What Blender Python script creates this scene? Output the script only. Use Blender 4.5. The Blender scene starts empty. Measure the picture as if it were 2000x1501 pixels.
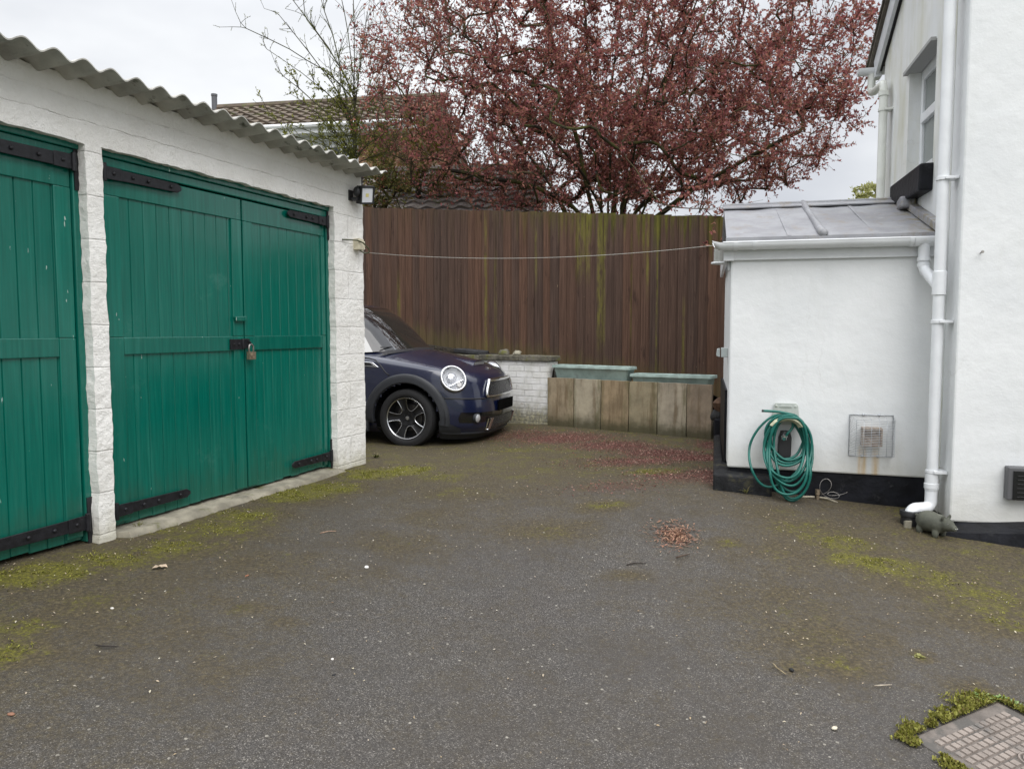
import bpy, bmesh, math, random
import numpy as np
from mathutils import Vector, Matrix, noise
R = math.radians
random.seed(7)
rng = np.random.default_rng(7)
scn = bpy.context.scene
COL = scn.collection

# ------------------------------------------------------------------ camera
F_PX, PW, PH = 1500.0, 2000.0, 1501.0          # focal length measured on the photograph
PITCH = math.atan((PH / 2 - 645) / F_PX)
CAMZ = 1.10
cam = bpy.data.cameras.new('camera')
cam.sensor_width = 36
cam.lens = 36 * F_PX / PW
cam.clip_start = 0.05
cam.clip_end = 500
camo = bpy.data.objects.new('camera', cam)
COL.objects.link(camo)
camo.location = (0, 0, CAMZ)
camo.rotation_euler = (R(90) - PITCH, 0, 0)
scn.camera = camo

# ------------------------------------------------------------------ light
SUN_AZ, SUN_EL = R(160), R(50)                  # behind the camera, a little to the right
world = bpy.data.worlds.new('World')
scn.world = world
world.use_nodes = True
wn, wl = world.node_tree.nodes, world.node_tree.links
bg = wn['Background']
sky = wn.new('ShaderNodeTexSky')
sky.sky_type = 'NISHITA'
sky.sun_disc = False
sky.sun_elevation = SUN_EL
sky.sun_rotation = SUN_AZ
tc = wn.new('ShaderNodeTexCoord')
mp = wn.new('ShaderNodeMapping')
mp.inputs['Scale'].default_value = (1.0, 1.0, 2.2)
mp.inputs['Location'].default_value = (0.35, 0.1, 0.2)
nz = wn.new('ShaderNodeTexNoise')
nz.inputs['Scale'].default_value = 2.1
nz.inputs['Detail'].default_value = 5
nz.inputs['Roughness'].default_value = 0.5
rp = wn.new('ShaderNodeValToRGB')
rp.color_ramp.elements[0].position = 0.33
rp.color_ramp.elements[0].color = (6.1, 6.3, 6.75, 1)
rp.color_ramp.elements[1].position = 0.62
rp.color_ramp.elements[1].color = (9.6, 9.75, 9.9, 1)
mx = wn.new('ShaderNodeMix')
mx.data_type = 'RGBA'
mx.inputs[0].default_value = 0.93               # a closed layer of cloud over the blue
wl.new(tc.outputs['Generated'], mp.inputs['Vector'])
wl.new(mp.outputs['Vector'], nz.inputs['Vector'])
wl.new(nz.outputs['Fac'], rp.inputs['Fac'])
wl.new(sky.outputs['Color'], mx.inputs[6])
wl.new(rp.outputs['Color'], mx.inputs[7])
# an overcast sky is two to three times brighter overhead than near the horizon
sep_ = wn.new('ShaderNodeSeparateXYZ')
wl.new(tc.outputs['Generated'], sep_.inputs[0])
mr = wn.new('ShaderNodeMapRange')
mr.inputs['From Min'].default_value = 0.30; mr.inputs['From Max'].default_value = 0.85
mr.inputs['To Min'].default_value = 0.93; mr.inputs['To Max'].default_value = 2.6
mr.interpolation_type = 'SMOOTHSTEP'
wl.new(sep_.outputs[2], mr.inputs['Value'])
vm = wn.new('ShaderNodeVectorMath'); vm.operation = 'SCALE'
wl.new(mx.outputs[2], vm.inputs[0]); wl.new(mr.outputs[0], vm.inputs['Scale'])
wl.new(vm.outputs[0], bg.inputs['Color'])
bg.inputs['Strength'].default_value = 0.1
sun = bpy.data.lights.new('sun', 'SUN')
sun.energy = 1.5
sun.angle = R(50)
sun.color = (1.0, 0.97, 0.93)
suno = bpy.data.objects.new('sun', sun)
COL.objects.link(suno)
sdir = Vector((math.sin(SUN_AZ) * math.cos(SUN_EL), math.cos(SUN_AZ) * math.cos(SUN_EL), math.sin(SUN_EL)))
suno.rotation_euler = sdir.to_track_quat('Z', 'Y').to_euler()
suno.location = (0, -5, 20)
scn.view_settings.view_transform = 'Standard'
scn.view_settings.look = 'None'
scn.view_settings.exposure = 0.26
scn.view_settings.gamma = 1.0

# ------------------------------------------------------------------ measuring helpers
def ray(px, py):
    a, b = (px - PW / 2) / F_PX, (PH / 2 - py) / F_PX
    c, s = math.cos(PITCH), math.sin(PITCH)
    return Vector((a, c + b * s, -s + b * c))
CAM = Vector((0, 0, CAMZ))
def at_depth(px, py, d):
    r = ray(px, py)
    return CAM + r * (d / r.y)
def loc(M, px, py, axis, val):
    I = M.inverted()
    o = I @ CAM
    d = I.to_3x3() @ ray(px, py)
    return o + d * ((val - o[axis]) / d[axis])
def frame(origin, xdir):
    x = Vector((xdir[0], xdir[1], 0)).normalized()
    z = Vector((0, 0, 1))
    y = z.cross(x)
    M = Matrix((x, y, z)).transposed().to_4x4()
    M.translation = Vector(origin)
    return M

# ------------------------------------------------------------------ mesh helpers
class MB:
    def __init__(s):
        s.v, s.f, s.m = [], [], []
    def add(s, vs, fs, mi=0):
        b = len(s.v)
        s.v += [tuple(v) for v in vs]
        for f in fs:
            s.f.append(tuple(i + b for i in f))
            s.m.append(mi)
        return s
    def box(s, a, b, mi=0, M=None, jit=0):
        (x0, y0, z0), (x1, y1, z1) = a, b
        vs = [(x0,y0,z0),(x1,y0,z0),(x1,y1,z0),(x0,y1,z0),(x0,y0,z1),(x1,y0,z1),(x1,y1,z1),(x0,y1,z1)]
        if jit:
            vs = [tuple(c + random.uniform(-jit, jit) for c in v) for v in vs]
        if M: vs = [M @ Vector(v) for v in vs]
        return s.add(vs, [(0,3,2,1),(4,5,6,7),(0,1,5,4),(1,2,6,5),(2,3,7,6),(3,0,4,7)], mi)
    def prism(s, poly, d, mi=0):
        """polygon of 3-D points pushed along vector d"""
        n = len(poly)
        d = Vector(d)
        vs = [Vector(p) for p in poly] + [Vector(p) + d for p in poly]
        fs = [tuple(range(n)), tuple(range(2*n-1, n-1, -1))]
        fs += [(i, i + n, (i+1) % n + n, (i+1) % n) for i in range(n)]
        return s.add(vs, fs, mi)
    def tube(s, pts, r, n=8, mi=0, caps=True, closed=False):
        pts = [Vector(p) for p in pts]
        k = len(pts)
        rs = r if isinstance(r, (list, tuple)) else [r] * k
        vs, fs = [], []
        ref = None
        for i, p in enumerate(pts):
            if closed: t = pts[(i+1) % k] - pts[i-1]
            else: t = pts[min(i+1, k-1)] - pts[max(i-1, 0)]
            if t.length < 1e-9: t = Vector((0, 0, 1))
            t.normalize()
            if ref is None:
                ref = t.orthogonal().normalized()
            ref = (ref - t * ref.dot(t))
            if ref.length < 1e-6: ref = t.orthogonal()
            ref.normalize()
            w = t.cross(ref)
            for j in range(n):
                a = 2 * math.pi * j / n
                vs.append(p + (ref * math.cos(a) + w * math.sin(a)) * rs[i])
        m = k if closed else k - 1
        for i in range(m):
            for j in range(n):
                a, b = i * n + j, i * n + (j+1) % n
                c, d = ((i+1) % k) * n + (j+1) % n, ((i+1) % k) * n + j
                fs.append((a, b, c, d))
        if caps and not closed:
            fs.append(tuple(range(n-1, -1, -1)))
            fs.append(tuple(range((k-1)*n, k*n)))
        return s.add(vs, fs, mi)
    def lathe(s, prof, n=24, M=None, mi=0, arc=2*math.pi, close=True):
        """profile of (radius, height) turned round local Z"""
        vs, fs = [], []
        k = len(prof)
        full = abs(arc - 2*math.pi) < 1e-6
        m = n if full else n + 1
        for j in range(m):
            a = arc * j / n
            for (r, z) in prof:
                v = Vector((r*math.cos(a), r*math.sin(a), z))
                vs.append(M @ v if M else v)
        for j in range(n):
            for i in range(k-1):
                a, b = j*k+i, j*k+i+1
                c, d = ((j+1) % m)*k+i+1, ((j+1) % m)*k+i
                fs.append((a, d, c, b))
        return s.add(vs, fs, mi)
    def grid(s, P, mi=0, flip=False):
        """P[i][j] rows of points"""
        r, c = len(P), len(P[0])
        vs = [p for row in P for p in row]
        fs = []
        for i in range(r-1):
            for j in range(c-1):
                q = (i*c+j, i*c+j+1, (i+1)*c+j+1, (i+1)*c+j)
                fs.append(q[::-1] if flip else q)
        return s.add(vs, fs, mi)
    def sphere(s, c, rad, n=12, mi=0, M=None):
        if not isinstance(rad, (tuple, list)): rad = (rad,)*3
        prof = []
        P = []
        for i in range(n+1):
            th = math.pi*i/n
            row = []
            for j in range(2*n+1):
                ph = math.pi*j/n
                v = Vector((rad[0]*math.sin(th)*math.cos(ph), rad[1]*math.sin(th)*math.sin(ph), rad[2]*math.cos(th)))
                if M: v = M @ v
                row.append(v + Vector(c))
            P.append(row)
        return s.grid(P, mi)
    def build(s, name, mats, parent=None, smooth=False, bevel=0, merge=True, normals=True, sub=0):
        me = bpy.data.meshes.new(name)
        me.from_pydata(s.v, [], s.f)
        if not isinstance(mats, (list, tuple)): mats = [mats]
        for m in mats: me.materials.append(m)
        if len(mats) > 1:
            me.polygons.foreach_set('material_index', s.m)
        if merge or normals:
            bm = bmesh.new()
            bm.from_mesh(me)
            if merge: bmesh.ops.remove_doubles(bm, verts=bm.verts, dist=1e-5)
            if normals: bmesh.ops.recalc_face_normals(bm, faces=bm.faces)
            bm.to_mesh(me)
            bm.free()
        if smooth:
            me.polygons.foreach_set('use_smooth', [True]*len(me.polygons))
            if smooth is not True:
                me.set_sharp_from_angle(angle=R(smooth))
        me.update()
        o = bpy.data.objects.new(name, me)
        COL.objects.link(o)
        if parent is not None: o.parent = parent
        if bevel:
            b = o.modifiers.new('bevel', 'BEVEL')
            b.width = bevel
            b.segments = 2
            b.limit_method = 'ANGLE'
            b.angle_limit = R(40)
        if sub:
            b = o.modifiers.new('sub', 'SUBSURF')
            b.levels = b.render_levels = sub
        return o

def tag(o, label=None, cat=None, group=None, kind=None):
    if label: o['label'] = label
    if cat: o['category'] = cat
    if group: o['group'] = group
    if kind: o['kind'] = kind
    return o
def thing(name, label, cat, M, group=None):
    o = bpy.data.objects.new(name, None)
    o.empty_display_size = 0.2
    COL.objects.link(o)
    o.matrix_world = M
    return tag(o, label, cat, group)
def flat_z(M, z):
    N = M.copy()
    N.translation.z = z
    return N

# ------------------------------------------------------------------ materials
def new_mat(name):
    m = bpy.data.materials.new(name)
    m.use_nodes = True
    return m, m.node_tree.nodes, m.node_tree.links, m.node_tree.nodes['Principled BSDF']
class NT:
    """small helper for wiring node trees"""
    def __init__(s, m):
        s.n, s.l = m.node_tree.nodes, m.node_tree.links
        s.tc = s.n.new('ShaderNodeTexCoord')
        s.geo = s.n.new('ShaderNodeNewGeometry')
    def val(s, x, sock):
        if isinstance(x, (int, float)): sock.default_value = x
        elif isinstance(x, (tuple, list)): sock.default_value = tuple(x) + ((1,) if len(x) == 3 and len(sock.default_value) == 4 else ())
        else: s.l.new(x, sock)
    def mapping(s, scale=(1,1,1), rot=(0,0,0), locn=(0,0,0), src='Object'):
        m = s.n.new('ShaderNodeMapping')
        m.inputs['Scale'].default_value = scale
        m.inputs['Rotation'].default_value = rot
        m.inputs['Location'].default_value = locn
        s.l.new(s.tc.outputs[src], m.inputs['Vector'])
        return m.outputs[0]
    def noise(s, scale, detail=4, rough=0.55, vec=None, dist=0.0):
        t = s.n.new('ShaderNodeTexNoise')
        t.inputs['Scale'].default_value = scale
        t.inputs['Detail'].default_value = detail
        t.inputs['Roughness'].default_value = rough
        t.inputs['Distortion'].default_value = dist
        s.l.new(vec if vec is not None else s.tc.outputs['Object'], t.inputs['Vector'])
        return t.outputs['Fac']
    def voronoi(s, scale, vec=None, feature='F1', out='Distance'):
        t = s.n.new('ShaderNodeTexVoronoi')
        t.feature = feature
        t.inputs['Scale'].default_value = scale
        s.l.new(vec if vec is not None else s.tc.outputs['Object'], t.inputs['Vector'])
        return t.outputs[out]
    def ramp(s, fac, stops):
        t = s.n.new('ShaderNodeValToRGB')
        e = t.color_ramp.elements
        while len(e) < len(stops): e.new(0.5)
        for el, (p, c) in zip(e, stops):
            el.position = p
            el.color = (c, c, c, 1) if isinstance(c, (int, float)) else tuple(c) + (1,)
        s.val(fac, t.inputs['Fac'])
        return t.outputs['Color']
    def mix(s, fac, a, b, mode='MIX'):
        t = s.n.new('ShaderNodeMix')
        t.data_type = 'RGBA'
        t.blend_type = mode
        t.clamp_factor = True
        s.val(fac, t.inputs[0])
        s.val(a, t.inputs[6])
        s.val(b, t.inputs[7])
        return t.outputs[2]
    def math(s, op, a, b=0.0, c=None, clamp=False):
        t = s.n.new('ShaderNodeMath')
        t.operation = op
        t.use_clamp = clamp
        s.val(a, t.inputs[0])
        s.val(b, t.inputs[1])
        if c is not None: s.val(c, t.inputs[2])
        return t.outputs[0]
    def smooth(s, x, lo, hi):
        t = s.n.new('ShaderNodeMapRange')
        t.interpolation_type = 'SMOOTHSTEP'
        s.val(x, t.inputs['Value'])
        t.inputs['From Min'].default_value = lo
        t.inputs['From Max'].default_value = hi
        return t.outputs[0]
    def xyz(s, src='Object'):
        t = s.n.new('ShaderNodeSeparateXYZ')
        s.l.new(s.tc.outputs[src], t.inputs[0])
        return t.outputs
    def bump(s, h, strength=0.3, dist=0.01, normal=None):
        t = s.n.new('ShaderNodeBump')
        t.inputs['Strength'].default_value = strength
        t.inputs['Distance'].default_value = dist
        s.l.new(h, t.inputs['Height'])
        if normal is not None: s.l.new(normal, t.inputs['Normal'])
        return t.outputs[0]
    def attr(s, name):
        t = s.n.new('ShaderNodeAttribute')
        t.attribute_name = name
        return t.outputs['Fac']
    def island(s):
        return s.geo.outputs['Random Per Island']
    def band(s, x, a, b, soft):
        """1 between a and b with soft edges"""
        return s.math('MULTIPLY', s.smooth(x, a - soft, a + soft), s.smooth(x, b + soft, b - soft))

def pm(name, col, rough=0.5, metal=0.0, spec=0.5, var=None, bump=None, coat=0.0, dirt=None):
    """paint-like material: base colour with noise variation (scale, amount), bump (scale, strength, distance), dirt (scale, colour, threshold)"""
    m, n, l, p = new_mat(name)
    t = NT(m)
    p.inputs['Roughness'].default_value = rough
    p.inputs['Metallic'].default_value = metal
    p.inputs['Specular IOR Level'].default_value = spec
    p.inputs['Coat Weight'].default_value = coat
    p.inputs['Coat Roughness'].default_value = 0.04
    c = tuple(col)
    out = None
    if var:
        sc, am = var
        f = t.noise(sc, 6, 0.6)
        out = t.mix(t.smooth(f, 0.3, 0.7), tuple(x*(1-am) for x in c), tuple(min(1, x*(1+am)) for x in c))
    if dirt:
        sc, dc, th = dirt
        f = t.noise(sc, 8, 0.65)
        out = t.mix(t.smooth(f, th, th + 0.12), out if out is not None else c, dc)
    if out is not None: l.new(out, p.inputs['Base Color'])
    else: p.inputs['Base Color'].default_value = c + (1,)
    if bump:
        sc, st, di = bump
        l.new(t.bump(t.noise(sc, 5, 0.6), st, di), p.inputs['Normal'])
    return m

BLACK_IRON = pm('black_iron', (0.012, 0.012, 0.015), 0.42, spec=0.35, var=(30, 0.4), bump=(60, 0.4, 0.004), dirt=(45, (0.10, 0.095, 0.09), 0.66))
BLACK_PAINT = pm('black_bitumen_paint', (0.0065, 0.007, 0.010), 0.5, spec=0.22, var=(9, 0.5), bump=(22, 0.5, 0.01), dirt=(11, (0.035, 0.035, 0.038), 0.60))
BLACK_PLASTIC = pm('black_plastic', (0.018, 0.018, 0.02), 0.45)
WHITE_PVC = pm('white_pvc', (0.74, 0.755, 0.77), 0.3, var=(6, 0.05), dirt=(5, (0.50, 0.50, 0.40), 0.66))
CONCRETE = pm('concrete', (0.24, 0.22, 0.17), 0.9, var=(8, 0.3), bump=(40, 0.4, 0.01), dirt=(5, (0.12, 0.12, 0.05), 0.55))
CHROME = pm('chrome', (0.75, 0.76, 0.78), 0.12, metal=1.0)
STEEL = pm('weathered_steel', (0.35, 0.33, 0.31), 0.45, metal=0.8, var=(60, 0.3))
BRASS = pm('weathered_brass', (0.30, 0.24, 0.17), 0.45, metal=0.7, var=(80, 0.4))
# ------------------------------------------------------------------ ground level
GPTS = [(-2.85,2.57,-1.13),(-2.2,4.06,-1.14),(-1.6,5.2,-1.15),(-1.3,6.3,-1.14),(-1.05,7.9,-1.205),(-.3,8.3,-1.19),(-3.3,8.6,-1.10),
        (.43,9.1,-1.115),(1.25,8.5,-1.13),(2.05,8.0,-1.15),(1.4,5.35,-1.08),(1.8,5.3,-1.13),(2.63,5.1,-1.165),(2.5,4.9,-1.24),
        (2.6,4.65,-1.28),(3.0,4.4,-1.33),(0,0,-1.50),(0,1.5,-1.46),(-2,1.5,-1.30),(2,2,-1.48),(0,4,-1.28),(0,6,-1.15)]
_g = np.array(GPTS)
def _q(x, y): return np.stack([np.ones_like(x), x, y, x*x, x*y, y*y], -1)
_gc = np.linalg.lstsq(_q(_g[:,0], _g[:,1]), _g[:,2] + CAMZ, rcond=None)[0]
_res = _g[:,2] + CAMZ - _q(_g[:,0], _g[:,1]) @ _gc
def ground_np(x, y):
    x = np.clip(np.asarray(x, float), -4.5, 4.5)
    y = np.clip(np.asarray(y, float), -1.5, 10.0)
    z = _q(x, y) @ _gc
    d2 = (x[..., None] - _g[:,0])**2 + (y[..., None] - _g[:,1])**2
    w = np.exp(-d2 / (2 * 0.55**2))
    return z + (w * _res).sum(-1) / (w.sum(-1) + 0.25)
def ground(x, y):
    return float(ground_np(np.array([x]), np.array([y]))[0])
def on_ground(px, py):
    r = ray(px, py)
    t = 3.0
    for _ in range(40):
        p = CAM + r * t
        t = (ground(p.x, p.y) - CAMZ) / r.z
    p = CAM + r * t
    return Vector((p.x, p.y, ground(p.x, p.y)))

# ------------------------------------------------------------------ wall with openings
def wall_grid(mb, x0, x1, z0, z1, holes, y0, y1, cell=0.06, jit=0.0, freq=7.0, mi=0, seed=0.0):
    """upright wall in the local XZ plane, front face at y0, with openings [(xa, xb, za, zb)]; edges wobble by jit"""
    def cuts(a, b, extra):
        ks = sorted(set([a, b] + [e for e in extra if a < e < b]))
        out = []
        for p, q in zip(ks, ks[1:]):
            n = max(1, int(round((q - p) / cell)))
            out += [p + (q - p) * i / n for i in range(n)]
        return out + [b]
    xs = cuts(x0, x1, [h[0] for h in holes] + [h[1] for h in holes])
    zs = cuts(z0, z1, [h[2] for h in holes] + [h[3] for h in holes])
    nx, nz_ = len(xs), len(zs)
    vs = []
    for yy, amp in ((y0, jit), (y1, jit)):
        for z in zs:
            for x in xs:
                if amp:
                    v = noise.noise_vector(Vector((x*freq, z*freq, seed))) * amp + noise.noise_vector(Vector((x*freq*3.3, z*freq*3.3, seed+5))) * amp * 0.9
                    vs.append((x + v.x, yy + v.y*0.5, z + v.z))
                else: vs.append((x, yy, z))
    solid = {}
    for i in range(nz_-1):
        for j in range(nx-1):
            cx, cz = (xs[j]+xs[j+1])/2, (zs[i]+zs[i+1])/2
            solid[i, j] = not any(a < cx < b and c < cz < d for a, b, c, d in holes)
    o = nx*nz_
    fs = []
    for (i, j), s in solid.items():
        if not s: continue
        a, b, c, d = i*nx+j, i*nx+j+1, (i+1)*nx+j+1, (i+1)*nx+j
        fs.append((a, b, c, d))
        fs.append((a+o, d+o, c+o, b+o))
        for (di, dj, p, q) in ((-1,0,a,b),(0,1,b,c),(1,0,c,d),(0,-1,d,a)):
            if not solid.get((i+di, j+dj), False):
                fs.append((q, p, p+o, q+o))
    mb.add(vs, fs, mi)

# ------------------------------------------------------------------ garage
GAR = frame((-1.254, 6.531, 0), (0.363, 0.932))
gl = lambda px, py, y=0.0: loc(GAR, px, py, 1, y)

def mat_masonry(name, z_course):
    m, n, l, p = new_mat(name)
    t = NT(m)
    vec = t.mapping((1, 1, 1), (R(90), 0, 0), (0.0, 0.0, 0.0))     # brick rows run along local X, stacked along Z
    sx = t.xyz()
    comb = n.new('ShaderNodeCombineXYZ')
    l.new(sx[0], comb.inputs[0])
    l.new(t.math('SUBTRACT', sx[2], z_course), comb.inputs[1])
    b = n.new('ShaderNodeTexBrick')
    b.inputs['Scale'].default_value = 1.0
    b.inputs['Brick Width'].default_value = 0.45
    b.inputs['Row Height'].default_value = 0.225
    b.inputs['Mortar Size'].default_value = 0.006
    b.inputs['Mortar Smooth'].default_value = 0.6
    wob = t.noise(9, 3)
    add = n.new('ShaderNodeVectorMath')
    add.operation = 'ADD'
    cw = n.new('ShaderNodeCombineXYZ')
    l.new(t.math('MULTIPLY_ADD', wob, 0.014, -0.007), cw.inputs[1])
    l.new(comb.outputs[0], add.inputs[0]); l.new(cw.outputs[0], add.inputs[1])
    l.new(add.outputs[0], b.inputs['Vector'])
    fine = t.noise(110, 6, 0.7)
    mid = t.noise(26, 5, 0.6)
    h = t.math('ADD', t.math('MULTIPLY', fine, 0.35), t.math('MULTIPLY', mid, 0.9))
    pier = t.smooth(sx[2], 2.10, 2.06)
    joint = t.math('MULTIPLY', b.outputs['Fac'], t.math('MULTIPLY', pier, t.math('MULTIPLY_ADD', t.noise(6, 4), 0.9, -0.05)))
    # board marks cast in the beam over the doors
    wz = t.math('ADD', sx[2], t.math('MULTIPLY', t.noise(5, 5, 0.6), 0.035))
    brd = t.math('ADD', t.band(wz, 2.193, 2.197, 0.004), t.band(wz, 2.298, 2.300, 0.004))
    joint = t.math('ADD', joint, t.math('MULTIPLY', brd, t.math('MULTIPLY_ADD', t.noise(8, 5, 0.7), 1.6, -0.35)))
    h = t.math('SUBTRACT', h, t.math('MULTIPLY', joint, 0.9))
    l.new(t.bump(h, 0.9, 0.016), p.inputs['Normal'])
    base = t.mix(t.smooth(t.noise(3.0, 6, 0.6), 0.35, 0.75), (0.88, 0.865, 0.83), (0.79, 0.77, 0.725))
    # rough spots where the paint is missing or dirty
    spots = t.smooth(t.noise(38, 6, 0.7), 0.70, 0.76)
    base = t.mix(t.math('MULTIPLY', spots, 0.6), base, (0.33, 0.28, 0.22))
    # splash-back and moss stain at the foot of the wall
    foot = t.smooth(t.math('ADD', sx[2], t.math('MULTIPLY', t.noise(10, 4), 0.25)), 0.30, 0.06)
    base = t.mix(t.math('MULTIPLY', foot, 0.55), base, (0.36, 0.33, 0.19))
    base = t.mix(t.math('MULTIPLY', joint, 0.10), base, (0.45, 0.42, 0.36))
    l.new(base, p.inputs['Base Color'])
    p.inputs['Roughness'].default_value = 0.75
    p.inputs['Specular IOR Level'].default_value = 0.3
    return m

def mat_green():
    m, n, l, p = new_mat('green_gloss_paint')
    t = NT(m)
    streak = t.noise(1.0, 5, 0.6, t.mapping((60, 60, 2.5)))
    c = t.mix(t.smooth(streak, 0.3, 0.72), (0.0, 0.105, 0.076), (0.002, 0.137, 0.100))
    isl = t.math('MULTIPLY_ADD', t.island(), 0.24, 0.88)
    hs = n.new('ShaderNodeHueSaturation')
    l.new(c, hs.inputs['Color']); l.new(isl, hs.inputs['Value'])
    c = hs.outputs['Color']
    chips = t.smooth(t.noise(1.0, 3, 0.5, t.mapping((38, 38, 9), locn=(3, 1, 7))), 0.738, 0.760)
    c = t.mix(t.math('MULTIPLY', chips, 0.8), c, (0.50, 0.62, 0.56))
    # rubbed, dusty haze where the leaves chafe against the jambs
    haze = t.smooth(t.noise(2.2, 6, 0.7), 0.60, 0.80)
    c = t.mix(t.math('MULTIPLY', haze, 0.32), c, (0.12, 0.28, 0.235))
    sxz = t.xyz()
    dirt = t.smooth(t.math('ADD', sxz[2], t.math('MULTIPLY', t.noise(1.0, 6, 0.7, t.mapping((14, 14, 5))), -0.55)), 0.02, -0.22)
    c = t.mix(t.math('MULTIPLY', dirt, 0.32), c, (0.035, 0.075, 0.050))
    fade = t.noise(1.0, 5, 0.6, t.mapping((26, 26, 0.9), locn=(8, 2, 1)))
    c = t.mix(t.math('MULTIPLY', t.smooth(fade, 0.50, 0.72), 0.30), c, (0.030, 0.20, 0.155))
    l.new(c, p.inputs['Base Color'])
    rgh = t.math('MULTIPLY_ADD', t.noise(5, 5, 0.6), 0.20, 0.08)
    l.new(rgh, p.inputs['Roughness'])
    p.inputs['Specular IOR Level'].default_value = 0.55
    l.new(t.bump(streak, 0.10, 0.004), p.inputs['Normal'])
    return m

z_c = gl(680, 584.7).z
MASONRY = mat_masonry('white_painted_blockwork', z_c)
GREEN = mat_green()
gar = thing('garage', 'white painted blockwork garage with green timber doors and grey corrugated roof', 'garage', GAR)

zA = gl(205, 288).z; zB = gl(650, 405).z
z_head = (zA + zB) / 2
z_sill = (gl(222, 1036).z + gl(650, 912).z) / 2
xr0, xr1 = gl(212, 640).x, gl(656, 640).x            # right opening
xl1 = gl(180, 640).x                                   # right jamb of the left opening
xl0 = xl1 - 2.22
z_top = (gl(100, 150).z + gl(640, 322).z) / 2 + 0.02
print('GARAGE', z_head, z_sill, xr0, xr1, xl1, z_top, 'ends', gl(710, 345).z, gl(0, 105).z, gl(0,240).z)
mb = MB()
wall_grid(mb, xl0 - 0.45, 0.0, -0.5, z_top, [(xl0, xl1, -0.6, z_head), (xr0, xr1, -0.6, z_head)], 0.0, 0.215, 0.026, 0.0085, 7.0)
mb.box((-0.215, 0.2155, -0.5), (0, 5.2, z_top))
mb.box((xl0 - 0.45, 0.2155, -0.5), (xl0 - 0.235, 5.2, z_top))
mb.box((xl0 - 0.235, 4.985, -0.5), (-0.2155, 5.2, z_top - 0.35))
mb.build('wall', MASONRY, gar, smooth=50)

# corrugated roof sheets
ROOFMAT = pm('corrugated_cement_sheet', (0.40, 0.39, 0.355), 0.85, var=(4, 0.25), bump=(70, 0.35, 0.006), dirt=(9, (0.10, 0.10, 0.075), 0.58))
y_e = -0.235
cr = [loc(GAR, x, y, 1, y_e) for x, y in ((15,49),(82,76),(142,99),(198,121),(247,141),(295,160),(384,194),(420,208),(754,342))]
print('CREST', [(round(c.x,3), round(c.z,3)) for c in cr])
pitch = (cr[4].x - cr[0].x) / 4
z_cr = sum(c.z for c in cr) / len(cr)
amp = 0.0185
x_end = cr[-1].x + 0.02
mb = MB()
prof = []
shape = [(0.0, 1.0), (0.06, 0.95), (0.13, 0.70), (0.25, 0.12), (0.37, -0.62), (0.45, -0.93), (0.5, -1.0), (0.55, -0.93), (0.63, -0.62), (0.75, 0.12), (0.87, 0.70), (0.94, 0.95)]
k0 = int((xl0 - 0.7 - cr[-1].x) / pitch) - 1
for k in range(k0, 1):
    for f, h in shape:
        x = cr[-1].x + (k + f) * pitch
        if x > x_end + 0.001: break
        prof.append((x, h * amp))
th = 0.007
rows = []
for (yy, dz, up) in ((y_e, 0, 1), (y_e, 0, 0), (5.4, -0.30, 0), (5.4, -0.30, 1), (y_e, 0, 1)):
    rows.append([Vector((x, yy + (0.012*math.sin(x*1.7) if yy < 0 else 0), z_cr - amp + h + dz + (0 if up else -th) + 0.004*math.sin(x*2.3))) for x, h in prof])
mb.grid(rows)
mb.build('roof', ROOFMAT, gar, smooth=35)
# dark timber plate under the sheets
mb = MB()
mb.box((xl0 - 0.44, 0.02, z_top + 0.001), (-0.02, 0.15, z_cr - 2*amp - 0.012))
mb.build('wall_plate', pm('dark_timber', (0.05, 0.04, 0.03), 0.9, var=(20, 0.4)), gar)

# threshold
mb = MB()
n_ = 60
sec = [(-0.06, -0.4), (-0.058, z_sill - 0.055), (-0.035, z_sill - 0.022), (0.2, z_sill - 0.012), (0.2, -0.4)]
rows = []
for i in range(n_ + 1):
    x = xr0 - 0.10 + (xr1 - xr0 + 0.12) * i / n_
    rows.append([Vector((x, y + random.uniform(-.008, .008) + (0.075 if (i < 4 and y < 0) else 0), z + random.uniform(-.005, .005))) for y, z in sec])
mb.grid(rows)
mb.build('threshold', CONCRETE, gar, smooth=50)

def strap_hinge(parent, xh, z, d, length, h=0.062, y=0.052):
    """T-hinge: upright plate on the jamb, knuckle and a tapered strap lying across the leaf"""
    mb = MB()
    xa, xb = sorted((xh - d*0.045, xh - d*0.002))
    mb.box((xa, y - 0.001, z - 0.14), (xb, y + 0.006, z + 0.13), jit=0.0015)
    mb.tube([(xh + d*0.008, y - 0.012, z - 0.048), (xh + d*0.008, y - 0.012, z + 0.048)], 0.013, 10)
    pts = [(xh + d*0.01, -h/2), (xh + d*(length - 0.03), -h*0.42), (xh + d*length, -h*0.15), (xh + d*length, h*0.15), (xh + d*(length - 0.03), h*0.42), (xh + d*0.01, h/2)]
    mb.prism([(px, y - 0.008, z + pz) for px, pz in pts], (0, 0.009, 0))
    mb.prism([(px, y - 0.012, z + pz) for px, pz in [(xh + d*0.0, -h*0.56), (xh + d*0.12, -h*0.54), (xh + d*0.12, h*0.54), (xh + d*0.0, h*0.56)]], (0, 0.004, 0))
    for q in (0.07, 0.2, length*0.55, length*0.85):
        M = Matrix.Translation((xh + d*q, y - 0.012, z)) @ Matrix.Rotation(R(90), 4, 'X')
        mb.lathe([(0.011, -0.002), (0.010, 0.004), (0.006, 0.007), (0.0, 0.008)], 10, M)
    return mb.build('strap_hinge', BLACK_IRON, parent, smooth=40, bevel=0.002)

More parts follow.
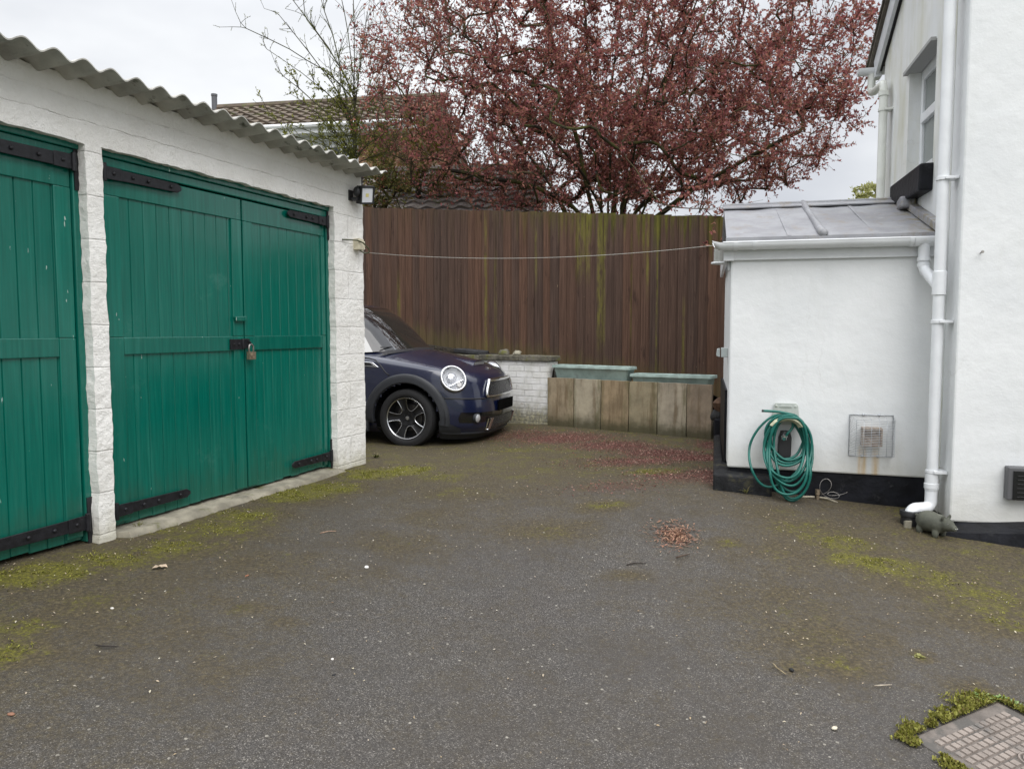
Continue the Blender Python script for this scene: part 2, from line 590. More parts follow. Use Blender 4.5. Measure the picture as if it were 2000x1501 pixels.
def leaf(x0, x1, stile_l, stile_r, hinge, zrail, top_rail=0.145, zb=None, label=None):
    """ledged door leaf: tongue and groove boards with stiles and rails planted on"""
    zb = z_sill if zb is None else zb
    z1 = z_head - 0.085
    mb = MB()
    yb, yf = 0.083, 0.070
    mb.box((x0 + 0.003, 0.098, zb + 0.01), (x1 - 0.003, 0.112, z1), 0)
    x = x0 + 0.002
    ks = []
    while x < x1 - 0.01:
        w = 0.098
        e = min(x + w, x1 - 0.002)
        if x1 - e < 0.025: e = x1 - 0.002
        ks.append((x, e))
        x = e
    for a, b in ks:
        c = 0.005
        zz = zb + random.uniform(-0.004, 0.008)
        poly = [(a, yb + 0.008, zz), (a + c, yb, zz), (b - c, yb, zz), (b, yb + 0.008, zz), (b, 0.097, zz), (a, 0.097, zz)]
        mb.prism(poly, (0, 0, z1 - zz - 0.003))
    body = mb.build('door', GREEN, gar, bevel=0)
    if label: body['label'] = label
    fr = MB()
    fr.box((x0 + 0.004, yf + 0.002, z1 - top_rail), (x1 - 0.004, yb + 0.006, z1 - 0.004))
    zt = z1 - top_rail - 0.001
    fr.box((x0 + 0.004, yf, zrail + 0.052), (x0 + stile_l, yb + 0.006, zt))
    fr.box((x1 - stile_r, yf, zrail + 0.052), (x1 - 0.004, yb + 0.006, zt))
    fr.box((x0 + 0.004, yf, zb + 0.012), (x0 + stile_l, yb + 0.006, zrail + 0.051))
    fr.box((x1 - stile_r, yf, zb + 0.012), (x1 - 0.004, yb + 0.006, zrail + 0.051))
    fr.box((x0 + stile_l + 0.001, yf + 0.001, zrail - 0.047), (x1 - stile_r - 0.001, yb + 0.006, zrail + 0.051))
    fr.build('door_frame', GREEN, body, bevel=0.004)
    return body

z_rail = gl(300, 675, 0.07).z
x_mid = gl(475, 640, 0.08).x
zh_t, zh_b = gl(214, 334).z, gl(226, 1003).z
# door linings
mb = MB()
mb.box((xr0 - 0.03, 0.045, z_head - 0.030), (xr1 + 0.03, 0.16, z_head + 0.03))
mb.box((xr0 - 0.03, 0.060, z_head - 0.080), (xr1 + 0.03, 0.16, z_head - 0.0305))
mb.box((xr0 - 0.03, 0.058, z_sill - 0.01), (xr0 + 0.032, 0.16, z_head - 0.081))
mb.box((xr1 - 0.026, 0.058, z_sill - 0.01), (xr1 + 0.03, 0.16, z_head - 0.081))
mb.box((xl0 - 0.03, 0.045, z_head - 0.030), (xl1 + 0.03, 0.16, z_head + 0.03))
mb.box((xl0 - 0.03, 0.060, z_head - 0.080), (xl1 + 0.03, 0.16, z_head - 0.0305))
mb.box((xl1 - 0.034, 0.058, z_sill - 0.04), (xl1 + 0.03, 0.16, z_head - 0.081))
mb.box((xl0 - 0.03, 0.058, z_sill - 0.04), (xl0 + 0.03, 0.16, z_head - 0.081))
mb.build('door_lining', GREEN, gar, bevel=0.005)
d1 = leaf(xr0 + 0.036, x_mid - 0.003, 0.125, 0.10, 0, z_rail, label='wider green door leaf with the black hasp')
d2 = leaf(x_mid + 0.003, xr1 - 0.03, 0.10, 0.05, 1, z_rail)
d3 = leaf(xl0 + 0.034, xl0 + 1.09, 0.12, 0.10, 0, z_rail, zb=z_sill - 0.02)
d4 = leaf(xl0 + 1.096, xl1 - 0.037, 0.10, 0.10, 1, z_rail, zb=z_sill - 0.02, label='green door leaf at the left edge of the photo')
strap_hinge(d1, xr0 + 0.036, zh_t, 1, 0.56); strap_hinge(d1, xr0 + 0.036, zh_b, 1, 0.56)
strap_hinge(d2, xr1 - 0.022, zh_t, -1, 0.50); strap_hinge(d2, xr1 - 0.022, zh_b, -1, 0.50)
strap_hinge(d4, xl1 - 0.03, gl(155, 315).z, -1, 0.62, 0.07); strap_hinge(d4, xl1 - 0.03, gl(170, 1024).z, -1, 0.62, 0.07)
strap_hinge(d3, xl0 + 0.03, zh_t, 1, 0.62, 0.07); strap_hinge(d3, xl0 + 0.03, zh_b, 1, 0.62, 0.07)
# turn-button over the meeting of the two leaves
p = gl(470, 622, 0.05)
mb = MB()
mb.prism([(p.x - 0.055, 0.045, p.z + 0.012), (p.x - 0.045, 0.045, p.z - 0.018), (p.x + 0.05, 0.045, p.z - 0.016), (p.x + 0.06, 0.045, p.z + 0.018)], (0, 0.024, 0))
mb.build('turn_button', GREEN, d1, bevel=0.004)
# hasp
p = gl(470, 672, 0.05)
mb = MB()
mb.box((p.x - 0.085, 0.058, p.z - 0.034), (p.x + 0.028, 0.069, p.z + 0.034))
mb.box((p.x + 0.032, 0.056, p.z - 0.026), (p.x + 0.10, 0.069, p.z + 0.036))
mb.tube([(p.x + 0.03, 0.055, p.z - 0.035), (p.x + 0.03, 0.055, p.z + 0.035)], 0.008, 8)
for q in (-0.05, -0.005):
    mb.lathe([(0.010, 0), (0.008, 0.006), (0, 0.008)], 10, Matrix.Translation((p.x + q, 0.058, p.z)) @ Matrix.Rotation(R(90), 4, 'X'))
mb.tube([(p.x + 0.075, 0.056, p.z + 0.02), (p.x + 0.075, 0.030, p.z + 0.012), (p.x + 0.075, 0.030, p.z - 0.008), (p.x + 0.075, 0.056, p.z - 0.014)], 0.006, 8)
mb.build('hasp', BLACK_IRON, d1, smooth=40, bevel=0.002)
# padlock hanging in the staple
pk = thing('padlock', 'small weathered padlock hanging from the black hasp of the green garage doors', 'padlock', GAR @ Matrix.Translation((p.x + 0.082, 0.032, p.z - 0.075)))
mb = MB()
mb.prism([(-0.032, -0.014, -0.03), (0.030, -0.014, -0.03), (0.032, -0.014, 0.022), (-0.032, -0.014, 0.024)], (0, 0.026, 0))
mb.lathe([(0.018, 0), (0.018, 0.003), (0.012, 0.003), (0.012, 0.001), (0.005, 0.001), (0.005, 0.004), (0, 0.004)], 16, Matrix.Translation((0, -0.014, -0.004)) @ Matrix.Rotation(R(90), 4, 'X'))
mb.build('lock_body', BRASS, pk, smooth=40, bevel=0.004)
mb = MB()
mb.tube([(-0.022, 0, 0.02)] + [(-0.022*math.cos(a), 0, 0.05 + 0.024*math.sin(a)) for a in np.linspace(0, math.pi, 9)] + [(0.022, 0, 0.02)], 0.006, 8)
mb.build('shackle', STEEL, pk, smooth=True)

# floodlight with its sensor, on the corner of the garage
p = gl(694, 378, -0.05)
fl = thing('floodlight', 'small black floodlight with motion sensor on the top corner of the garage wall', 'floodlight', GAR @ Matrix.Translation((p.x, 0, p.z)))
mb = MB()
mb.box((-0.03, -0.012, -0.055), (0.03, 0.0, 0.03))
mb.box((-0.015, -0.075, -0.055), (0.035, -0.013, -0.03))
mb.build('bracket', BLACK_PLASTIC, fl, bevel=0.004)
mb = MB()
mb.sphere((-0.012, -0.07, 0.012), (0.022, 0.03, 0.042), 8)
mb.tube([(-0.012, -0.06, 0.035), (0.01, -0.085, 0.05), (0.06, -0.09, 0.042)], 0.006, 6)
mb.build('motion_sensor', BLACK_PLASTIC, fl, smooth=True)
hm = Matrix.Translation((0.075, -0.10, -0.002)) @ Matrix.Rotation(R(-16), 4, 'Z') @ Matrix.Rotation(R(14), 4, 'X') @ Matrix.Rotation(R(-8), 4, 'Y') @ Matrix.Scale(1.15, 4)
mb = MB()
mb.box((-0.062, -0.012, -0.062), (0.062, 0.028, 0.062), M=hm)
mb.box((-0.062, -0.024, -0.062), (-0.05, -0.0121, 0.062), M=hm); mb.box((0.05, -0.024, -0.062), (0.062, -0.0121, 0.062), M=hm)
mb.box((-0.0499, -0.024, 0.050), (0.0499, -0.0121, 0.062), M=hm); mb.box((-0.0499, -0.024, -0.062), (0.0499, -0.0121, -0.050), M=hm)
for q in range(5):
    mb.box((-0.05 + q*0.022, 0.0281, -0.05), (-0.044 + q*0.022, 0.042, 0.05), M=hm)
hs_ = mb.build('lamp_housing', BLACK_PLASTIC, fl, bevel=0.002)
mb = MB()
mb.box((-0.0495, -0.018, -0.0495), (0.0495, -0.0125, 0.0495), M=hm)
lm, n, l, pp = new_mat('lamp_glass')
pp.inputs['Base Color'].default_value = (0.75, 0.76, 0.80, 1); pp.inputs['Roughness'].default_value = 0.15; pp.inputs['Coat Weight'].default_value = 0.6
ln_ = mb.build('lamp_lens', lm, hs_)
mb = MB()
mb.box((-0.013, -0.0195, -0.012), (0.013, -0.0182, 0.012), M=hm)
mb.build('led_chip', pm('led_phosphor', (0.70, 0.62, 0.25), 0.4), hs_)
mb = MB()
q = gl(706, 347, -0.02)
mb.tube([(0.07, -0.085, 0.03), (0.04, -0.06, 0.0), (0.02, -0.05, -0.045)], 0.006, 6)
mb.tube([(0.02, -0.055, -0.03), (0.05, -0.04, 0.06), (q.x - p.x - 0.01, -0.03, q.z - p.z - 0.08), (q.x - p.x - 0.01, -0.03, q.z - p.z + 0.02), (q.x - p.x - 0.06, -0.02, q.z - p.z + 0.06)], 0.006, 6)
mb.build('cable', BLACK_PLASTIC, fl, smooth=True)

# cream block with a stub of cable; the washing line is tied to it
p = gl(697, 478)
lb = thing('junction_block', 'cream block with a curl of cable near the top of the garage corner', 'junction box', GAR @ Matrix.Translation((p.x, 0, p.z)))
CREAM = pm('cream_plastic', (0.62, 0.57, 0.43), 0.5, var=(12, 0.15))
mb = MB()
mb.box((-0.055, -0.055, -0.045), (0.025, 0.004, 0.045), jit=0.003)
mb.box((0.045, -0.03, -0.035), (0.08, 0.004, 0.035))
mb.build('block', CREAM, lb, bevel=0.004)
mb = MB()
a = gl(668, 475).x - p.x
mb.tube([(a, -0.004, 0.02), (a*0.75, -0.03, 0.022), (-0.08, -0.06, 0.025), (-0.02, -0.075, 0.01), (0.05, -0.085, -0.035), (0.055, -0.08, -0.062), (0.02, -0.06, -0.07), (-0.02, -0.04, -0.05)], 0.006, 7)
mb.build('cable', pm('olive_cable', (0.06, 0.065, 0.03), 0.5), lb, smooth=True)
LINE_A = GAR @ Vector((p.x + 0.085, -0.02, p.z - 0.055))
# ------------------------------------------------------------------ house with its gable
HOU = frame((2.745, 4.75, 0), (0.9694, -0.2453))
hl = lambda px, py, x=0.0: loc(HOU, px, py, 0, x)        # on the gable wall (local X = x)
hf = lambda px, py, y=0.0: loc(HOU, px, py, 1, y)        # on the front wall (local Y = y)

def mat_render(name, algae=0.0, rust=None, seed=0.0, lo=0.0):
    m, n, l, p = new_mat(name)
    t = NT(m)
    sx = t.xyz()
    big = t.noise(1.3, 6, 0.6, t.mapping(locn=(seed, 0, 0)))
    c = t.mix(t.smooth(big, 0.3, 0.75), (0.75, 0.76, 0.76), (0.67, 0.685, 0.69))
    streak = t.noise(1.0, 6, 0.65, t.mapping((5, 5, 1.0), locn=(seed, 3, 1)))
    c = t.mix(t.math('MULTIPLY', t.smooth(streak, 0.52, 0.75), 0.22), c, (0.52, 0.53, 0.48))
    marks = t.smooth(t.noise(16, 7, 0.75, t.mapping((1, 1, 1.6), locn=(seed, 2, 4))), 0.68, 0.80)
    c = t.mix(t.math('MULTIPLY', marks, 0.28), c, (0.45, 0.44, 0.41))
    if algae:
        a = t.smooth(t.noise(1.0, 6, 0.6, t.mapping((3, 3, 0.9), locn=(7+seed, 3, 1))), 0.38, 0.75)
        c = t.mix(t.math('MULTIPLY', a, algae), c, (0.42, 0.40, 0.20))
    # splash stain along the lower edge
    ft = t.smooth(t.math('ADD', sx[2], t.math('MULTIPLY', t.noise(7, 5), 0.28)), lo + 0.46, lo + 0.10)
    c = t.mix(t.math('MULTIPLY', ft, 0.5), c, (0.46, 0.44, 0.37))
    crack = t.voronoi(0.55, t.mapping((1, 1, 0.6), locn=(seed*3, 1, 2)), 'DISTANCE_TO_EDGE')
    wob_ = t.math('ADD', crack, t.math('MULTIPLY', t.math('SUBTRACT', t.noise(6, 6, 0.7), 0.5), 0.10))
    hair = t.math('MULTIPLY', t.band(wob_, 0.020, 0.022, 0.0025), t.smooth(t.noise(1.5, 3, 0.5, t.mapping(locn=(seed, 7, 7))), 0.50, 0.62))
    c = t.mix(t.math('MULTIPLY', hair, 0.35), c, (0.42, 0.41, 0.38))
    if rust:
        for (xa, xb, za, zb) in rust:
            w = t.math('MULTIPLY', t.band(sx[0], xa, xb, 0.012), t.band(sx[2], za, zb, 0.03))
            w = t.math('MULTIPLY', w, t.math('MULTIPLY_ADD', t.noise(1.0, 5, 0.6, t.mapping((50, 50, 4))), 1.2, -0.12), clamp=True)
            c = t.mix(w, c, (0.52, 0.34, 0.12))
    l.new(c, p.inputs['Base Color'])
    h = t.math('ADD', t.math('MULTIPLY', t.noise(70, 6, 0.65), 0.25), t.math('ADD', t.math('MULTIPLY', t.noise(9, 4, 0.5), 1.0), t.math('MULTIPLY', t.noise(3, 3, 0.5), 2.0)))
    l.new(t.bump(h, 0.40, 0.012), p.inputs['Normal'])
    p.inputs['Roughness'].default_value = 0.7
    p.inputs['Specular IOR Level'].default_value = 0.3
    return m

hou = thing('house', 'white rendered house with steep gable and black painted plinth at the right edge', 'house', HOU)
RENDER_H = mat_render('white_render', 0.0, lo=-0.05, seed=2.0)
RENDER_G = mat_render('white_render_weathered', 0.55, lo=-0.05, seed=5.0)
y_far = hl(1723, 300).y
v1, v2 = hl(1724, 140), hl(1763, 0)
slope = (v2.z - v1.z) / (v2.y - v1.y)
vz = lambda y: v1.z + slope * (y - v1.y)
wy0, wy1 = hl(1826, 200).y, hl(1773, 250).y             # window opening in the gable
wz1 = (hl(1773, 148).z + hl(1827, 75).z) / 2
wz0 = (hl(1782, 350).z + hl(1822, 322).z) / 2
zc0 = (hf(1850, 1017).z + hf(1998, 1027).z) / 2           # foot of the white render
print('HOUSE yfar', y_far, 'verge', v1, v2, 'slope', slope, 'win', wy0, wy1, wz0, wz1, 'foot', zc0)
mb = MB()
mb.box((0, 0, zc0), (6.5, 0.25, vz(0.25) + 0.5))
mb.build('front_wall', RENDER_H, hou, bevel=0.012)
mb = MB()
z_j = min(vz(y_far), wz1 + 0.4) - 0.05
# the gable wall is laid out in its own plane: local x' = Y, then turned
GW = Matrix(((0,1,0,0),(1,0,0,0),(0,0,1,0),(0,0,0,1)))
tmp = MB()
wall_grid(tmp, 0.2505, y_far, zc0, z_j, [(wy0, wy1, wz0, wz1)], 0.0, 0.25, 0.3)
mb.add([GW @ Vector(v) for v in tmp.v], tmp.f)
mb.prism([(0, 0.2505, z_j), (0, y_far, z_j), (0, y_far, vz(y_far)), (0, 0.2505, vz(0.2505))], (0.25, 0, 0))
mb.build('gable_wall', RENDER_G, hou)
mb = MB()
mb.box((0.2505, y_far - 0.25, zc0 - .4), (6.5, y_far, vz(y_far)))
mb.box((6.25, 0.2505, zc0 - .4), (6.5, y_far - 0.2505, vz(y_far)))
mb.build('rear_wall', RENDER_H, hou)

# black plinth and the spreading footing in front of it
mb = MB()
mb.box((0.015, 0.015, zc0 - 0.6), (6.45, 0.24, zc0 - 0.0005))
mb.box((0.015, 0.2405, zc0 - 0.6), (0.20, 1.2, zc0 - 0.0005))
mb.build('plinth', BLACK_PAINT, hou, bevel=0.006)
mb = MB()
rows = []
for i in range(60):
    x = -0.13 + i * 0.06
    w = Vector((x, -0.2, 0)); g = HOU @ w
    gz = ground(g.x, g.y)
    e = min(1.0, i / 10.0)
    zt = gz + 0.02 + 0.075 * e
    ot = -0.10 - 0.12 * e
    jj = lambda a: random.uniform(-a, a)
    rows.append([Vector((x, 0.014, zt + 0.03)), Vector((x, ot*0.5, zt + 0.012 + jj(.004))), Vector((x, ot + jj(.006), zt + jj(.004))), Vector((x, ot - 0.015 + jj(.006), gz - 0.02)), Vector((x, ot - 0.02, gz - 0.4))])
mb.grid(rows)
mb.build('footing', BLACK_PAINT, hou, smooth=45)

# verge: barge board, undercloak and tile edge
TILE = pm('weathered_roof_tile', (0.12, 0.105, 0.085), 0.9, var=(7, 0.35), bump=(40, 0.5, 0.01), dirt=(6, (0.10, 0.11, 0.04), 0.58))
dv = Vector((0, v2.y - v1.y, v2.z - v1.z)).normalized()
if dv.z < 0: dv = -dv
up = Vector((0, -dv.z, dv.y)) if dv.y > 0 else Vector((0, dv.z, -dv.y))
if up.z < 0: up = -up
va = Vector((0, v1.y, v1.z)) - dv * 0.05
vb = Vector((0, 0.25, vz(0.25))) + dv * 0.8
mb = MB()
q = [va, vb, vb + up * 0.17, va + up * 0.17]
mb.prism([v + Vector((-0.055, 0, 0)) for v in q], (0.03, 0, 0))
mb.box((-0.056, va.y - 0.02, va.z - 0.01), (0.0, va.y + 0.10, va.z + 0.05))
mb.build('barge_board', pm('white_barge_paint', (0.62, 0.64, 0.66), 0.5, var=(5, 0.1)), hou, bevel=0.004)
mb = MB()
q = [va + up * 0.02, vb + up * 0.02, vb + up * 0.172, va + up * 0.172]
mb.prism([v + Vector((-0.024, 0, 0)) for v in q], (0.0235, 0, 0))
mb.build('soffit_gap', BLACK_PLASTIC, hou)
mb = MB()
L_ = (vb - va).length + 0.12
nseg = int(L_ / 0.12)
for i in range(nseg):
    s0 = -0.12 + i * 0.12
    a0 = va + dv * s0 + up * (0.20 + 0.012)
    a1 = va + dv * (s0 + 0.15) + up * 0.20
    mb.prism([a0 + Vector((-0.10, 0, 0)), a1 + Vector((-0.10, 0, 0)), a1 + up * 0.022 + Vector((-0.10, 0, 0)), a0 + up * 0.022 + Vector((-0.10, 0, 0))], (6.6, 0, 0))
q = [va - dv*0.1 + up * 0.1725, vb + up * 0.1725, vb + up * 0.199, va - dv*0.1 + up * 0.199]
mb.prism([v + Vector((-0.085, 0, 0)) for v in q], (6.5, 0, 0))
mb.build('roof', TILE, hou)

# eaves gutter seen end on
gq = loc(HOU, 1703, 140, 0, -0.07)
mb = MB()
for x0_, x1_ in ((-0.19, 6.4),):
    P = []
    for x in (x0_, x1_):
        P.append([Vector((x, gq.y + 0.055*math.cos(a), gq.z + 0.02 - 0.055*math.sin(a))) for a in np.linspace(0, math.pi, 11)])
    mb.grid(P)
mb.prism([(-0.192, gq.y + 0.055*math.cos(a), gq.z + 0.02 - 0.055*math.sin(a)) for a in np.linspace(0, math.pi, 11)], (0.004, 0, 0))
mb.build('gutter', WHITE_PVC, hou, smooth=40)

# window
mb = MB()
xf0, xf1 = 0.085, 0.14
fw = 0.055
mb.box((xf0, wy0, wz0), (xf1, wy0 + fw, wz1)); mb.box((xf0, wy1 - fw, wz0), (xf1, wy1, wz1))
mb.box((xf0, wy0 + fw + .0005, wz1 - fw - 0.03), (xf1, wy1 - fw - .0005, wz1)); mb.box((xf0, wy0 + fw + .0005, wz0), (xf1, wy1 - fw - .0005, wz0 + fw))
zt_ = (hl(1792, 245, 0.1).z + hl(1821, 218, 0.1).z) / 2
mb.box((xf0 - 0.01, wy0 + fw + .0005, zt_ - 0.035), (xf1, wy1 - fw - .0005, zt_ + 0.035))
wf = mb.build('window', WHITE_PVC, hou, bevel=0.006)
gm, n, l, pp = new_mat('obscure_glass')
t = NT(gm)
pp.inputs['Base Color'].default_value = (0.17, 0.19, 0.18, 1)
pp.inputs['Roughness'].default_value = 0.12
pp.inputs['Specular IOR Level'].default_value = 0.7
mb = MB()
mb.box((xf0 + 0.02, wy0 + fw, wz0 + fw), (xf0 + 0.035, wy1 - fw, zt_ - 0.035))
mb.box((xf0 + 0.02, wy0 + fw, zt_ + 0.035), (xf0 + 0.035, wy1 - fw, wz1 - fw - 0.03))
mb.build('pane', gm, wf)
mb = MB()
mb.box((xf1 + 0.005, wy0 - 0.05, wz0 - 0.05), (xf1 + 0.03, wy1 + 0.05, wz1 + 0.05))
mb.build('window_backing', BLACK_PLASTIC, wf)
mb = MB()
mb.box((-0.035, wy0 + 0.02, wz1 - 0.012), (0.08, wy1 + 0.06, wz1 + 0.012))
mb.build('lintel_drip', pm('grey_lintel', (0.35, 0.35, 0.34), 0.7), hou)
sy0, sy1 = wy0 - 0.03, hl(1760, 375).y
mb = MB()
zs1 = wz0 + 0.02
mb.box((-0.085, sy0, zs1 - 0.19), (0.12, sy1, zs1 - 0.005), jit=0.006)
mb.build('sill', BLACK_PAINT, hou, bevel=0.015)
mb = MB()
mb.box((0.0, wy0 + 0.03, zs1 - 0.004), (0.086, wy1 - 0.02, zs1 + 0.03))
mb.build('inner_sill', WHITE_PVC, hou, bevel=0.004)

# a nail left in the front wall and the black box at the edge of the picture
p = hf(1915, 494)
nl = MB()
nl.tube([(0, 0.01, 0), (0, -0.035, 0.004)], 0.004, 6)
nl.tube([(0, -0.035, 0.004), (0, -0.04, 0.004)], 0.009, 8)
o = nl.build('nail', STEEL); o.matrix_world = HOU @ Matrix.Translation(p)
tag(o, 'lone metal nail sticking out of the white front wall', 'nail')
p0, p1 = hf(1959, 972), hf(1959, 908)
bx = thing('wall_box', 'black rectangular box with grey frame fixed low on the white front wall', 'vent box', HOU @ Matrix.Translation((p0.x, 0, p0.z)))
hh = p1.z - p0.z
mb = MB()
mb.box((0.0, -0.06, 0), (0.42, 0.004, hh))
mb.build('box_frame', pm('grey_box_plastic', (0.10, 0.10, 0.105), 0.5), bx, bevel=0.008)
mb = MB()
mb.box((0.03, -0.068, 0.006), (0.405, -0.0605, hh - 0.022))
for i in range(6):
    mb.box((0.05, -0.071, 0.02 + i*(hh-0.05)/6), (0.385, -0.0685, 0.026 + i*(hh-0.05)/6))
mb.build('box_front', pm('black_gloss', (0.008, 0.008, 0.009), 0.25, dirt=(60, (0.05, 0.05, 0.05), 0.66)), bx, bevel=0.003)

# ------------------------------------------------------------------ lean-to
yl = 0.383
xl = hf(1423, 760, yl).x
LEA = HOU @ Matrix.Translation((xl, yl, 0))
W = -xl
tl = lambda px, py, y=0.0: loc(LEA, px, py, 1, y)
a0, a1 = tl(1423, 912), tl(1803, 933)
zf = lambda x: a0.z + (a1.z - a0.z) * (x - a0.x) / (a1.x - a0.x)
zg_t = (tl(1427, 478).z + tl(1790, 476).z) / 2
zfas = (tl(1430, 506).z + tl(1790, 504.6).z) / 2
lea = thing('lean_to', 'low white rendered lean-to with grey lead roof built against the house', 'lean-to', LEA)
v_l = tl(1657, 890).x, tl(1742, 890).x
v_z = tl(1700, 890).z, tl(1700, 810).z
vb0, vb1 = tl(1680, 868), tl(1720, 834)
RENDER_L = mat_render('white_render_lean_to', 0.0, lo=(a0.z + a1.z)/2 - 0.04, seed=9.0,
                      rust=[(tl(1676, 880).x, tl(1692, 880).x, a1.z - 0.02, vb0.z - 0.01), (tl(1704, 880).x, tl(1717, 880).x, a1.z - 0.02, vb0.z - 0.01)])
mb = MB()
D = 1.78
rq = hl(1762, 393)                                         # ridge where it meets the gable
Yr, zr = rq.y - yl, rq.z
ye = -0.075
ze = (tl(1427, 461, ye).z + tl(1790, 460, ye).z) / 2
print('LEAN W', W, 'ridge', Yr, zr, 'eave', ze, 'foot', a0.z, a1.z, 'fascia', zfas, zg_t, 'scale')
roofz = lambda y: ze + (zr - ze) * (y - ye) / (Yr - ye)
mb.prism([(0, 0, zf(0)), (W, 0, zf(W)), (W, 0, zg_t + 0.02), (0, 0, zg_t + 0.02)], (0, 0.15, 0))
mb.prism([(0, 0.1505, zf(0)), (0, D, zf(0)), (0, D, roofz(2*Yr - D) - 0.03), (0, Yr, zr - 0.03), (0, 0.1505, roofz(0.1505) - 0.03)], (0.15, 0, 0))
mb.box((0.1505, D - 0.15, zf(0) - .2), (W, D, roofz(2*Yr - D) - 0.04))
mb.build('wall', RENDER_L, lea, bevel=0.012)
# plinth, and the higher black plinth along the side
mb = MB()
mb.prism([(0.02, 0.02, zf(0) - 0.7), (W - 0.02, 0.02, zf(W) - 0.7), (W - 0.02, 0.02, zf(W) - 0.0005), (0.02, 0.02, zf(0) - 0.0005)], (0, 0.12, 0))
q = loc(LEA, 1418, 765, 0, -0.015)
mb.box((-0.02, 0.30, zf(0) - 0.6), (0.0, D, q.z), jit=0.003)
mb.build('plinth', BLACK_PAINT, lea, bevel=0.006)
# low concrete step at the front corner, painted black on its edge
s0, s1 = tl(1393, 925, -0.13), tl(1508, 935, -0.13)
mb = MB()
mb.prism([(s0.x, -0.13, s0.z), (s1.x, -0.13, s1.z), (s1.x, 0.019, s1.z + 0.006), (-0.021, 0.3, s0.z + 0.02), (-0.021, D, s0.z + 0.03), (s0.x + 0.02, D, s0.z + 0.02)], (0, 0, -0.6))
mb.build('footing', pm('mossy_painted_step', (0.013, 0.0135, 0.015), 0.7, spec=0.25, var=(10, 0.5), bump=(35, 0.6, 0.012), dirt=(9, (0.050, 0.047, 0.030), 0.54)), lea, bevel=0.012)
# roof of sheet lead
m, n, l, p = new_mat('lead_sheet')
t = NT(m)
c = t.mix(t.smooth(t.noise(2.2, 7, 0.65), 0.32, 0.7), (0.22, 0.22, 0.235), (0.335, 0.34, 0.355))
c = t.mix(t.math('MULTIPLY', t.smooth(t.noise(5, 6, 0.7, t.mapping((1.5, 1, 1), locn=(4, 2, 0))), 0.53, 0.68), 0.6), c, (0.24, 0.205, 0.165))
sx = t.xyz()
c = t.mix(t.math('MULTIPLY', t.math('MULTIPLY', t.smooth(sx[0], W*0.72, W), t.smooth(t.noise(9, 6, 0.7), 0.48, 0.62)), 0.75), c, (0.20, 0.165, 0.085))
c = t.mix(t.smooth(t.noise(30, 4, 0.6, t.mapping(locn=(1, 9, 3))), 0.70, 0.74), c, (0.09, 0.075, 0.05))
c = t.mix(t.math('MULTIPLY', t.smooth(t.noise(13, 6, 0.7, t.mapping((0.6, 3, 1), locn=(5, 5, 5))), 0.62, 0.72), 0.7), c, (0.62, 0.63, 0.66))
l.new(c, p.inputs['Base Color'])
p.inputs['Roughness'].default_value = 0.55
p.inputs['Metallic'].default_value = 0.15
l.new(t.bump(t.noise(7, 5, 0.6), 0.35, 0.02), p.inputs['Normal'])
LEAD = m
sl = Vector((0, Yr - ye, zr - ze)).normalized()
nu = Vector((0, -sl.z, sl.y))
mb = MB()
rows = []
for i in range(9):
    f = i / 8
    y = ye + (Yr - ye) * f
    rows.append([Vector((x, y, roofz(y) + 0.004*math.sin(x*9 + f*4) + 0.003*math.sin(x*23))) for x in np.linspace(-0.035, W - 0.002, 30)])
back = [[Vector((x, 2*Yr - r[0].y, r[0].z)) for x in np.linspace(-0.035, W - 0.002, 30)] for r in rows[:-1]][::-1]
allr = rows + back
low = [[v - Vector((0, 0, 0.028)) for v in r] for r in allr][::-1]
mb.grid(allr + low + [allr[0]])
for side in (0, 29):
    mb.f.append(tuple(len(mb.v) - (len(allr)*2 + 1)*30 + k*30 + side for k in range(len(allr)*2))); mb.m.append(0)
mb.build('roof', LEAD, lea, smooth=40)
mb = MB()
mb.prism([(-0.04, ye - 0.008, ze - 0.045), (W - 0.003, ye - 0.008, ze - 0.045), (W - 0.003, ye - 0.008, ze + 0.006), (-0.04, ye - 0.008, ze + 0.006)], (0, 0.006, 0))
f0 = 0.86
def slab(x0_, x1_, y0_, y1_, lift, th_):
    mb.prism([Vector((x0_, y0_, roofz(y0_))) + nu*lift, Vector((x1_, y0_, roofz(y0_))) + nu*lift, Vector((x1_, y1_, roofz(y1_))) + nu*lift, Vector((x0_, y1_, roofz(y1_))) + nu*lift], nu * th_)
slab(-0.045, W - 0.004, Yr - 0.13, Yr + 0.002, 0.008, 0.012)
mb.tube([(-0.045, Yr, zr + 0.012), (W - 0.05, Yr, zr + 0.012)], 0.022, 10)
slab(W - 0.06, W - 0.003, ye + 0.02, Yr - 0.02, 0.009, 0.05)
mb.build('flashing', LEAD, lea, bevel=0.004)
xr_ = tl(1600, 440, 0.15).x
mb = MB()
mb.tube([Vector((xr_, y, roofz(y) + 0.008 + (0.010 if i == 0 else 0))) for i, y in enumerate(np.linspace(ye - 0.012, Yr + 0.02, 8))], [0.030, 0.028, 0.025, 0.024, 0.024, 0.024, 0.026, 0.030], 12)
mb.build('batten_roll', LEAD, lea, smooth=True)
xk = [tl(1537, 430, 0.15).x, tl(1700, 430, 0.15).x]
mb = MB()
for x in xk:
    slab(x - 0.012, x + 0.012, ye + 0.02, Yr - 0.14, 0.0, 0.005)
mb.build('seam', LEAD, lea)
mb = MB()
qa = loc(HOU, 1768, 398, 0, -0.06); qa = Vector((qa.x - xl, qa.y - yl, qa.z))
mb.box((qa.x - 0.07, qa.y - 0.12, qa.z - 0.06), (qa.x + 0.05, qa.y + 0.06, qa.z + 0.05), jit=0.02)
mb.build('ridge_end', LEAD, lea, bevel=0.02)
